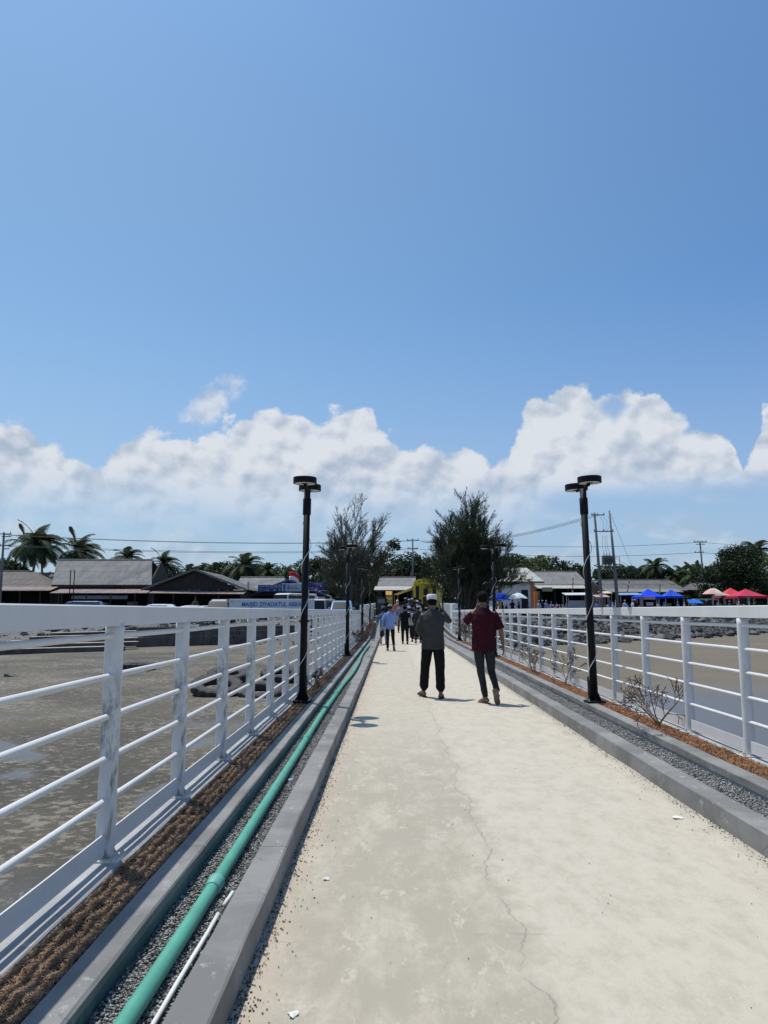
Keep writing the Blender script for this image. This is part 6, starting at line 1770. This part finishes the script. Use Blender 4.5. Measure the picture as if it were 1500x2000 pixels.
# ============================================================ POLES AND CABLES
def pole(px, ptop, Y, arms, label, name="utility_pole", r=.13, steel=False, lean=0):
    top = W(px, ptop, Y); t = thing(name, label, "utility pole", (top.x + lean, Y, LAND)); H = top.z - LAND
    MB().tube([(0, 0, 0), (-lean * .5, 0, H * .5), (-lean, 0, H)], [r, r * .8, r * .55], 12).build("shaft", M['pole_m'], t, smooth=True)
    for (row, wdt, off, nins) in arms:
        z = W(px, row, Y).z - LAND; cx_ = off - lean * z / H
        MB().box(cx_, -.08, z, wdt, .09, .09).build("crossarm", M['pole_m'], t)
        for i in range(nins):
            x = cx_ - wdt / 2 + .08 + (wdt - .16) * i / max(1, nins - 1)
            MB().lathe([(.03, 0), (.05, .04), (.03, .08), (.05, .12), (.02, .18)], (x, -.08, z + .045), 8).build("insulator", M['pole_m'], t)
    return t
M['pole_m'] = mat("pole concrete", (.16, .165, .165), .8, var=.2, vscale=3)
pole(8, 1040, 72, [(1043, 1.5, 0, 3), (1048, .9, .3, 0), (1066, 1.0, .2, 2), (1072, .7, .3, 0)], "tall dark utility pole at the left edge of the photo", r=.16)
pole(806, 1052, 100, [(1055, 1.6, 0, 3), (1071, 1.4, 0, 3), (1088, 1.9, -.2, 0)], "crossarm pole rising behind the yellow carriage", r=.15)
pole(1367, 1058, 100, [(1058.5, 1.7, 0, 4), (1063, 1.2, 0, 0), (1079, 1.2, -.25, 3)], "leaning crossarm pole above the low rusty roof", r=.16, lean=.35)
tw = pole(1161, 1001, 70, [(1006, 1.25, .28, 3), (1038, 1.85, .70, 3)], "two-legged pole with a transformer, its crossarms above the market", "transformer_pole", .17, lean=.42)
b_ = W(1190, 997, 70); a_ = W(1161, 1001, 70); H2 = b_.z - LAND
dx_ = b_.x - a_.x
MB().tube([(dx_ + .05, 0, 0), (dx_ - .15, 0, H2 * .5), (dx_ - .42, 0, H2)], [.17, .14, .07], 12).build("shaft", M['pole_m'], tw, smooth=True)
zz_ = W(1180, 1106, 70).z - LAND
MB().box(dx_ / 2 - .05, 0, zz_, 1.95, .5, .10).build("platform", M['pole_m'], tw)
mb = MB(); zc = zz_ + .62; mb.cbox(dx_ / 2 - .12, 0, zc - .05, .85, .6, .85, .06)
for k in range(9): mb.box(dx_ / 2 - .12 - .38 + k * .095, -.36, zc - .1, .02, .12, .6)
trf = mb.build("transformer", paint((.13, .14, .135), .6), tw)
for k in range(3): MB().lathe([(.03, 0), (.06, .05), (.03, .1), (.055, .15), (.03, .2), (.02, .28)], (dx_ / 2 - .38 + .26 * k, 0, zc + .38), 8).build("bushing", M['pole_m'], trf)
MB().tube([(dx_ + .35, 0, zz_ + .05), (dx_ + .35, 0, zz_ + .85), (dx_ - .05, 0, zz_ + .85)], .03, 6).build("bracket", M['pole_m'], tw)
MB().cbox(-.15, -.28, zz_ * .42, .22, .2, .35, .01).build("meter_box", paint((.5, .5, .48), .5), tw)
for k, (xa, xb) in enumerate(((.0, .25), (.35, .45), (.75, .6))):
    mb = MB(); mb.tube([(xa, -.1, W(1161, 1008, 70).z - LAND), (xa + .35, -.12, W(1161, 1020, 70).z - LAND), (xb, -.1, W(1161, 1040, 70).z - LAND)], .012, 5); mb.build("lead", M['cable'], tw)
    mb = MB(); mb.tube([(xb, -.1, W(1161, 1046, 70).z - LAND), (xb - .1 + .05 * k, -.12, zc + 1.2), (dx_ / 2 - .38 + .26 * k, 0, zc + .66)], .012, 5); mb.build("lead", M['cable'], tw)
def wire(a, b, sag, label, group, r=.018, name="cable"):
    a = Vector(a); b = Vector(b); pts = []
    for i in range(25):
        u = i / 24; p = a.lerp(b, u); p.z -= sag * 4 * u * (1 - u); pts.append(p)
    o = MB().tube(pts, r, 5).build(name, M['cable'], smooth=True); tag(o, label, "cable", group); return o
GL = "overhead lines left of the bridge"
for i, (r0, r1) in enumerate(((1044, 1055.5), (1045.5, 1056.5), (1064, 1071.5), (1067, 1073))):
    wire(W(8 + (i % 2) * 8, r0, 72), W(806 + (i % 2) * 8, r1, 100), .55, ["uppermost line of the pair strung from the left edge pole", "lower line of the upper pair strung from the left edge pole", "upper line of the lower pair over the village roofs", "lowest line of the lower pair over the village roofs"][i], None, .020)
for i, (r0, r1) in enumerate(((1055, 1059), (1071.5, 1079))):
    wire(W(806, r0, 100), W(1367, r1, 100), .75, ["upper line from the carriage pole across to the leaning pole", "lower line from the carriage pole across to the leaning pole"][i], None, .024)
    wire(W(1367, r1, 100), W(1700, r0 + 8, 112), .5, ["upper line leaving the leaning pole past the photo's edge", "lower line leaving the leaning pole past the photo's edge"][i], None, .022)
for i in range(3):
    wire(W(1152 + 8 * i, 1007, 70), W(820 + 6 * i, 1058 + i, 100), .9, ["topmost of the three lines sloping to the transformer pole", "middle of the three lines sloping to the transformer pole", "lowest of the three lines sloping to the transformer pole"][i], None, .017)
wire(W(1191, 1000, 70), W(1240, 1120, 78), .0, "steep guy wire running down from the twin pole", None, .014)
wire(W(1201, 1090, 70), W(1330, 1145, 95), .35, "slack wire from the transformer platform to the market", None, .014)

# ============================================================ VEHICLES
def car(label, loc, rz, col, L=4.2, Wd=1.72, H=1.6, kind="mpv", group=None, name="parked_car", cat="car"):
    t = thing(name, label, cat, loc, rz, group); m = paint(col, .25)
    hb = .92 if kind != "van" else 1.0                # belt line
    if kind == "van": side = [(-L/2, .3), (L/2, .3), (L/2, .75), (L/2 - .25, 1.0), (L/2 - .55, H - .08), (L/2 - .9, H), (-L/2 + .1, H), (-L/2, H - .15)]
    elif kind == "sedan": side = [(-L/2, .3), (L/2, .3), (L/2, .62), (L/2 - .2, .78), (L/2 - 1.15, .92), (L/2 - 1.85, H - .06), (L/2 - 2.2, H), (-L/2 + 1.2, H), (-L/2 + .55, .98), (-L/2, .9)]
    else: side = [(-L/2, .3), (L/2, .3), (L/2, .65), (L/2 - .15, .85), (L/2 - .85, 1.0), (L/2 - 1.5, H - .06), (L/2 - 1.9, H), (-L/2 + .35, H), (-L/2 + .05, 1.05), (-L/2, .8)]
    vs = []; n = len(side)
    for (xs, inn) in ((-1, 1), (1, 1)):
        pass
    rings = []
    for f in (-1, -.86, .86, 1):
        for (y, z) in side:
            tum = max(0, (z - hb)) * .17
            x = f * (Wd / 2 - tum) if abs(f) == 1 else math.copysign(Wd / 2 - tum - .0, f) * .90
            yy = y * (1 - (.025 if abs(f) == 1 else 0)); zz = z + (0 if abs(f) == 1 else (.035 if z > H - .2 else 0))
            vs.append((x, yy, zz))
    fs = [tuple(range(n)), tuple(range(4 * n - 1, 3 * n - 1, -1))]
    for r in range(3):
        for i in range(n):
            j = (i + 1) % n; fs.append((r * n + i, r * n + j, (r + 1) * n + j, (r + 1) * n + i))
    mb = MB(); mb.v, mb.f = vs, fs; body = mb.build("body", m, t)
    bv = body.modifiers.new("b", 'BEVEL'); bv.width = .04; bv.segments = 2; bv.limit_method = 'ANGLE'
    # windscreen and rear window
    if kind == "van": wsc = ((L/2 - .27, 1.02), (L/2 - .54, H - .12))
    elif kind == "sedan": wsc = ((L/2 - 1.2, .95), (L/2 - 1.82, H - .10))
    else: wsc = ((L/2 - .90, 1.03), (L/2 - 1.47, H - .10))
    (y0, z0), (y1, z1) = wsc; hw0, hw1 = Wd / 2 - .12, Wd / 2 - .22
    mb = MB(); mb.sheet((-hw0, y0 + .05, z0), (hw0, y0 + .05, z0), (hw1, y1 + .05, z1 + .02), (-hw1, y1 + .05, z1 + .02), -.02); mb.build("windscreen", M['glass'], t)
    ry = -L/2
    mb = MB(); mb.sheet((-hw0, ry - .02 + (.05 if kind == "mpv" else 0), 1.08), (hw0, ry - .02 + (.05 if kind == "mpv" else 0), 1.08), (hw1, ry + (.33 if kind == "mpv" else .10), H - .14), (-hw1, ry + (.33 if kind == "mpv" else .10), H - .14), .02); mb.build("rear_window", M['glass'], t)
    for sx in (-1, 1):
        for (ya, yb) in ((y1 - .05, y1 - 1.0), (y1 - 1.1, -L/2 + .5)):
            xa = sx * (Wd / 2 - .045); xb = sx * (Wd / 2 - .135)
            mb = MB(); mb.sheet((xa + sx * .02, ya + .25, 1.02), (xa + sx * .02, yb, 1.02), (xb + sx * .02, yb, H - .14), (xb + sx * .02, ya, H - .14), .02); mb.build("window", M['glass'], t)
        MB().ell((sx * (Wd / 2 - .28), L/2 - .03, .70), (.18, .06, .09), 10, 8).build("headlight", paint((.7, .72, .75), .15), t, smooth=True)
        MB().cbox(sx * (Wd / 2 - .15), -L/2 - .01, .95, .16, .05, .3, .01).build("tail_light", paint((.45, .03, .03), .3), t)
        MB().ell((sx * (Wd / 2 + .09), y1 + .30, 1.05), (.10, .05, .08), 8, 6).build("mirror", m, t, smooth=True)
        for wy in (-L/2 + .75, L/2 - .8):
            wh = MB().lathe([(.20, -.10), (.29, -.10), (.315, -.07), (.315, .07), (.29, .10), (.20, .10)], (sx * (Wd / 2 - .10), wy, .315), 20, Matrix.Rotation(math.pi / 2, 3, 'Y')).build("wheel", M['tyre'], t, smooth=True)
            MB().lathe([(.05, -.09), (.21, -.06), (.21, .06), (.05, .09)], (sx * (Wd / 2 - .09), wy, .315), 14, Matrix.Rotation(math.pi / 2, 3, 'Y')).build("rim", M['chrome'], wh)
    return t
def pcar(px, ptop, Y, rz, col, kind, H, label, L=4.2, Wd=1.6, name="parked_car", cat="car"):
    p = W(px, ptop, Y)
    return car(label, (p.x, Y, min(p.z - H, LAND + .12)), rz, col, L, Wd, H, kind, None, name, cat)
pcar(152, 1175, 62, R(100), (.07, .12, .22), "mpv", 1.55, "blue car roof under the pinkish awning of the long house")
pcar(305, 1181, 56, R(85), (.72, .73, .74), "sedan", 1.40, "white saloon car before the dark gable house, nearer its left end", 4.4)
pcar(364, 1184, 55, R(95), (.66, .67, .68), "sedan", 1.36, "white saloon car just left of the silver people carrier", 4.3)
pcar(396, 1184, 60, R(100), (.62, .60, .50), "sedan", 1.38, "cream car roof squeezed behind the white saloon")
pcar(428, 1174, 57, R(188), (.06, .07, .09), "mpv", 1.66, "silver-grey people carrier left of the mosque sign board")
pcar(431, 1171, 66, R(180), (.12, .13, .15), "mpv", 1.64, "pale car roof directly behind the silver-grey people carrier")
pcar(575, 1160, 63, R(150), (.72, .73, .72), "van", 2.05, "white van behind the sign board under the pale banner", 4.6, 1.75, "parked_van", "van")
pcar(627, 1171, 58, R(172), (.48, .48, .46), "van", 1.85, "white van with a dark window end right of the mosque sign board", 4.2, 1.66, "parked_van", "van")
pcar(668, 1174, 56, R(182), (.20, .36, .60), "mpv", 1.60, "light blue car beside the second tyre-side lamp post")
pcar(612, 1158, 70, R(170), (.03, .035, .045), "mpv", 1.7, "black car under the purple banner")
pcar(1385, 1163, 86, R(265), (.17, .19, .20), "mpv", 1.75, "dark grey car parked behind the cream and green umbrella")
# low dark shapes behind the rail: added blocks in place of the cars' shadow
for i, (px, wd_) in enumerate(((25, 3.0), (105, 2.0), (185, .8), (297, 2.2), (392, .9), (520, 1.1), (600, 1.2))):
    g = G(px, 1212, .7)
    y_ = 55.5; x_ = W(px, 1210, y_).x
    o = MB().cbox(0, 0, .18, wd_, .5, .42, .03).build("car_shade_block", M['dwall'], loc=(x_, y_, .55)); tag(o, "low dark block added as the shade under the parked cars", "shade stand-in", "dark barrier blocks along the parking")

def motorbike_master():
    t = thing("motorbike", "x", "motorbike")
    for wy in (-.62, .62):
        wh = MB().lathe([(.22, -.05), (.27, -.05), (.29, 0), (.27, .05), (.22, .05)], (0, wy, .29), 18, Matrix.Rotation(math.pi / 2, 3, 'Y')).build("wheel", M['tyre'], t, smooth=True)
        MB().lathe([(.03, -.05), (.2, -.01), (.2, .01), (.03, .05)], (0, wy, .29), 10, Matrix.Rotation(math.pi / 2, 3, 'Y')).build("rim", M['chrome'], wh)
    mb = MB(); mb.limb([(0, .48, .85), (0, .42, .5), (0, .1, .33), (0, -.35, .5), (0, -.7, .75)], [.09, .12, .13, .13, .07], 10); mb.build("body", paint((.03, .03, .035), .3), t, smooth=True)
    mb = MB(); mb.loft([(0, -.3, .70, .12, .38), (0, -.3, .77, .13, .38), (0, -.3, .79, .10, .34)], 14); mb.build("seat", M['rubber'], t, smooth=True)
    MB().tube([(-.33, .35, 1.02), (-.12, .48, .96), (.12, .48, .96), (.33, .35, 1.02)], .02, 6).build("handlebar", M['black'], t)
    for s in (-1, 1):
        MB().tube([(s * .05, .46, .9), (s * .06, .62, .3)], .025, 6).build("fork", M['chrome'], t)
        mb = MB(); mb.tube([(s * .25, .42, 1.0), (s * .27, .40, 1.16)], .008, 5); mb.ell((s * .28, .40, 1.19), (.06, .02, .045), 8, 6); mb.build("mirror", M['chrome'], t)
    MB().ell((0, .56, .92), (.09, .06, .08), 10, 8).build("headlight", paint((.7, .7, .7), .15), t, smooth=True)
    MB().ell((0, -.78, .72), (.07, .04, .05), 8, 6).build("tail_light", paint((.5, .02, .02), .3), t, smooth=True)
    return t
MBK = motorbike_master()
mcol = [(.5, .02, .02), (.03, .03, .03), (.55, .57, .6), (.04, .1, .35), (.03, .03, .03), (.4, .4, .4)]
first = True
spots = [(1054, 84), (1060, 85), (1066, 84.5), (1072, 85.5), (1078, 84), (1084, 85), (1090, 84.3), (1096, 85.2), (1102, 83.5), (1069, 88), (1081, 88.5), (1093, 88), (860, 74), (868, 75), (876, 74), (885, 75.5), (905, 74), (915, 75), (925, 74.5), (935, 75.3), (945, 74.4), (700, 66), (708, 67)]
for i, (px, Y) in enumerate(spots):
    o = MBK if i == 0 else dup(MBK)
    x = W(px, 1190, Y).x
    o.location = (x, Y, LAND); o.rotation_euler = (0, R(-6), R(180 + random.uniform(-35, 35)))
    lab, grp = ("dark motorbike in the crowded row left of the glass cart", "motorbikes left of the glass cart") if 1050 < px < 1110 else (("dark motorbike parked in the shade of the dense casuarina", "motorbikes under the dense casuarina") if px > 800 else ("dark motorbike parked below the feathery casuarina", "motorbikes below the feathery casuarina"))
    o['label'] = lab; o['group'] = grp
    for c in o.children:
        if c.name.startswith('body'):
            c.material_slots[0].link = 'OBJECT'; c.material_slots[0].material = paint(mcol[i % 6], .3)

# ============================================================ STALLS
def canopy(px0, px1, apex, eave, Y, col, label, legs=True, group=None):
    a, b = W(px0, eave, Y), W(px1, eave, Y); w = b.x - a.x; cx_ = (a.x + b.x) / 2
    t = thing("canopy_tent", label, "canopy", (cx_, Y, LAND), 0, group); ez = a.z - LAND; tz = W((px0 + px1) / 2, apex, Y + w / 2).z - LAND; h = w / 2
    vs = []; fs = []; n = 6
    # four sagging roof faces
    for q in range(4):
        ang = q * math.pi / 2; c, s = math.cos(ang), math.sin(ang); o0 = len(vs)
        for j in range(n + 1):
            f = j / n; zz = ez + (tz - ez) * (f ** 1.25)
            for k in range(n + 1):
                u = (k / n * 2 - 1) * (1 - f) * h; v_ = -h * (1 - f)
                sag = -.05 * math.cos((k / n - .5) * math.pi) * (1 - f)
                X, Yy = u * c - v_ * s, u * s + v_ * c
                vs.append((X, Yy + h, zz + sag))
        for j in range(n):
            for k in range(n):
                fs.append((o0 + j * (n + 1) + k, o0 + j * (n + 1) + k + 1, o0 + (j + 1) * (n + 1) + k + 1, o0 + (j + 1) * (n + 1) + k))
    mb = MB(); mb.v, mb.f = vs, fs; ro = mb.build("roof", cloth(col, .6), t)
    sm = ro.modifiers.new("s", 'SOLIDIFY'); sm.thickness = .012
    mb = MB()
    for (x0, y0, x1, y1) in ((-h, 0, h, 0), (h, 0, h, 2 * h), (h, 2 * h, -h, 2 * h), (-h, 2 * h, -h, 0)):
        mb.sheet((x0, y0, ez - .0), (x1, y1, ez - .0), (x1, y1, ez - .24), (x0, y0, ez - .24), .01)
    mb.build("valance", cloth(tuple(x * .85 for x in col), .6), t)
    for sx in (-1, 1):
        for y_ in (.05, 2 * h - .05): MB().box(sx * (h - .05), y_, ez / 2, .045, .045, ez).build("leg", paint((.5, .5, .5), .4), t)
    return t
canopy(1249, 1301, 1150, 1165, 84, (.015, .07, .75), "blue pop-up canopy, left one of the blue pair")
canopy(1299, 1337, 1151, 1164, 87, (.03, .10, .62), "blue pop-up canopy, right one of the blue pair")
canopy(1414, 1462, 1148, 1163, 84, (.68, .075, .085), "coral red pop-up canopy, left one of the red pair")
canopy(1441, 1500, 1150, 1164, 80, (.58, .05, .10), "crimson pop-up canopy, right one of the red pair")
def umbrella(px, ptop, rim, pxr, Y, cols, label):
    c = W(px, ptop, Y); r = abs(W(pxr, rim, Y).x - c.x); rz_ = W(px, rim, Y).z - LAND; tz = c.z - LAND
    t = thing("market_umbrella", label, "umbrella", (c.x, Y, LAND))
    MB().tube([(0, 0, 0), (0, 0, tz)], .03, 8).build("pole", paint((.5, .5, .5), .4), t)
    n = 8
    for g_ in range(len(cols)):
        vs = []; fs = []
        for k in range(n):
            if k * len(cols) // n != g_: continue
            for s_ in range(3):
                a0, a1 = 2 * math.pi * (k + s_ / 3) / n, 2 * math.pi * (k + (s_ + 1) / 3) / n
                for j in range(5):
                    f0, f1 = j / 5, (j + 1) / 5
                    def pt_(f, a, kk):
                        sc = 1 - .05 * math.sin(((a * n / (2 * math.pi)) % 1) * math.pi) * f
                        return (math.cos(a) * r * f * sc, math.sin(a) * r * f * sc, tz - (tz - rz_) * f ** 1.7)
                    o0 = len(vs); vs += [pt_(f0, a0, k), pt_(f1, a0, k), pt_(f1, a1, k), pt_(f0, a1, k)]; fs.append((o0, o0 + 1, o0 + 2, o0 + 3))
        mb = MB(); mb.v, mb.f = vs, fs; o = mb.build("canopy", cloth(cols[g_], .7), t); sm = o.modifiers.new("s", 'SOLIDIFY'); sm.thickness = .012
    mb = MB()
    for k in range(n):
        a = 2 * math.pi * k / n; mb.tube([(0, 0, tz - .45), (math.cos(a) * r * .55, math.sin(a) * r * .55, tz - (tz - rz_) * .55 ** 1.7 - .02)], .008, 4)
    mb.build("rib_frame", M['black'], t)
    return t
umbrella(978, 1157.5, 1172, 997, 80, [(.02, .07, .62)], "deep blue market umbrella partly behind casuarina sprays")
umbrella(1011, 1158, 1169, 1031, 80, [(.62, .72, .74)], "pale white-blue market umbrella before the white building")
umbrella(1392, 1149, 1160.5, 1413, 80, [(.03, .13, .09), (.72, .66, .38), (.70, .42, .38), (.74, .70, .52)], "cream, pink and green panelled market umbrella")
# small lean-to stalls
def stall(px0, px1, row, Y, col, label, wallc=(.10, .09, .085), glass=False, name="market_stall"):
    a, b = W(px0, row, Y), W(px1, row, Y); w = b.x - a.x; t = thing(name, label, "stall", ((a.x + b.x) / 2, Y, LAND)); h = a.z - LAND
    MB().sheet((-w/2, -.9, h - .12), (w/2, -.9, h - .10), (w/2, .9, h + .15), (-w/2, .9, h + .13), .05).build("roof", paint(col, .7), t)
    for sx in (-1, 1):
        for y_ in (-.75, .75): MB().box(sx * (w/2 - .1), y_, (h - .1) / 2, .06, .06, h - .1).build("post", paint((.3, .3, .3), .5), t)
    MB().cbox(0, 0, .45, w - .3, 1.0, .9, .02).build("counter", paint(wallc, .7), t)
    if glass:
        MB().cbox(.08, -.1, 1.25, w * .62, .6, .72, .01).build("glass_case", paint((.30, .34, .36), .2), t)
        for sx in (-1, 1): MB().box(sx * w * .36, -.45, 1.2, .05, .05, 1.2).build("frame", paint((.5, .52, .53), .4), t)
    else:
        for k in range(4): MB().cbox(-w/2 + .35 + (w - .7) * k / 3, -.2, 1.02, .28, .3, .24, .03).build("goods", paint([(.5, .12, .1), (.6, .6, .55), (.1, .3, .12), (.6, .4, .1)][k], .7), t)
    return t
stall(1101, 1148, 1160, 78, (.55, .56, .55), "metal cart stall with a glass case left of the nearest boulder-side lamp post", (.35, .37, .38), True)
stall(1160, 1187, 1164, 78, (.48, .27, .25), "little stall with a faded pink roof right of the nearest boulder-side lamp post")
stall(1206, 1250, 1160, 82, (.20, .30, .48), "stall under a sagging pale blue sheet left of the blue canopies")
stall(1172, 1192, 1157, 88, (.55, .50, .36), "tiny stall with a cream board roof between the transformer legs")
stall(1395, 1420, 1161, 84, (.35, .38, .36), "narrow stall between the panelled umbrella and the coral canopy")
def stand_banner(px0, px1, r0, r1, Y, col, label, c2=None):
    a, b = W(px0, r0, Y), W(px1, r1, Y); t = thing("standing_banner", label, "banner", ((a.x + b.x) / 2, Y, LAND)); w = b.x - a.x
    zb = max(b.z - LAND, .15)
    MB().cbox(0, 0, (a.z - LAND + zb) / 2, w, .03, a.z - LAND - zb, .005).build("panel", paint(col, .6), t)
    MB().box(0, -.02, (a.z - LAND) * .62, w * .6, .02, .35).build("picture", paint(c2 or (.6, .6, .6), .6), t)
    for sx in (-1, 1): MB().tube([(sx * w * .4, .05, 0), (sx * w * .4, .05, a.z - LAND)], .015, 5).build("pole", M['black'], t)
stand_banner(1249, 1257, 1165, 1190, 83, (.28, .21, .27), "mauve printed banner at the left leg of the blue canopy", (.35, .3, .36))
stand_banner(1257, 1280, 1165, 1171, 83.4, (.42, .32, .35), "wide dusty pink banner hung under the left blue canopy", (.5, .42, .44))
stand_banner(1431, 1436, 1162, 1178, 82, (.45, .44, .42), "narrow white and red banner between the red canopies", (.4, .05, .05))
stand_banner(1436, 1441, 1162, 1178, 82.5, (.08, .26, .16), "narrow green banner next to the white and red one", (.6, .6, .58))
stand_banner(1459, 1465, 1163, 1178, 79, (.07, .27, .17), "narrow green banner under the crimson canopy", (.6, .62, .6))
# blue tarp over a low frame
p = W(1356, 1171, 78); t = thing("tarpaulin", "bright blue tarpaulin stretched low over a table", "tarpaulin", (p.x, 78, LAND)); zt_ = p.z - LAND
MB().sheet((-.75, -.5, zt_ - .35), (.75, -.5, zt_ - .38), (.60, .5, zt_), (-.55, .5, zt_ + .02), .02).build("sheet", cloth((.02, .16, .60), .5), t)
for sx in (-1, 1):
    for y_ in (-.4, .4): MB().tube([(sx * .6, y_, 0), (sx * .6, y_, zt_ - (.36 if y_ < 0 else .05))], .02, 5).build("leg", M['darkwood'], t)
# festive bamboo poles with pennants
for (px, r0, Y, sx, c1, c2, lb) in ((1229, 1134, 88, -.75, (.6, .08, .04), (.6, .55, .45), "slanting pole wrapped in orange-red streamers by the sagging blue sheet"),
                                (1289, 1137, 90, -.35, (.5, .65, .12), (.62, .16, .06), "slanting pole with yellow-green streamers and an orange base above the blue canopies"),
                                (1119, 1128, 86, -.30, (.6, .06, .04), (.65, .6, .58), "red and white pennant on a short pole above the glass cart")):
    p = W(px, r0, Y); zt_ = p.z - LAND; t = thing("pennant_pole", lb, "pennant", (p.x + sx * 1.2, Y, LAND))
    MB().tube([(0, 0, 0), (-sx * .7, 0, zt_ * .6), (-sx * 1.2, 0, zt_)], [.03, .022, .012], 6).build("pole", M['darkwood'], t)
    for k in range(6):
        u = .62 + k * .065; x = -sx * 1.2 * u; z = zt_ * u
        MB().sheet((x - .05, -.03, z + .15), (x + .08, -.03, z + .17), (x + .10, -.05, z - .08), (x - .03, -.05, z - .1), .01).build("streamer", cloth(c1 if k % 2 else c2, .7), t)
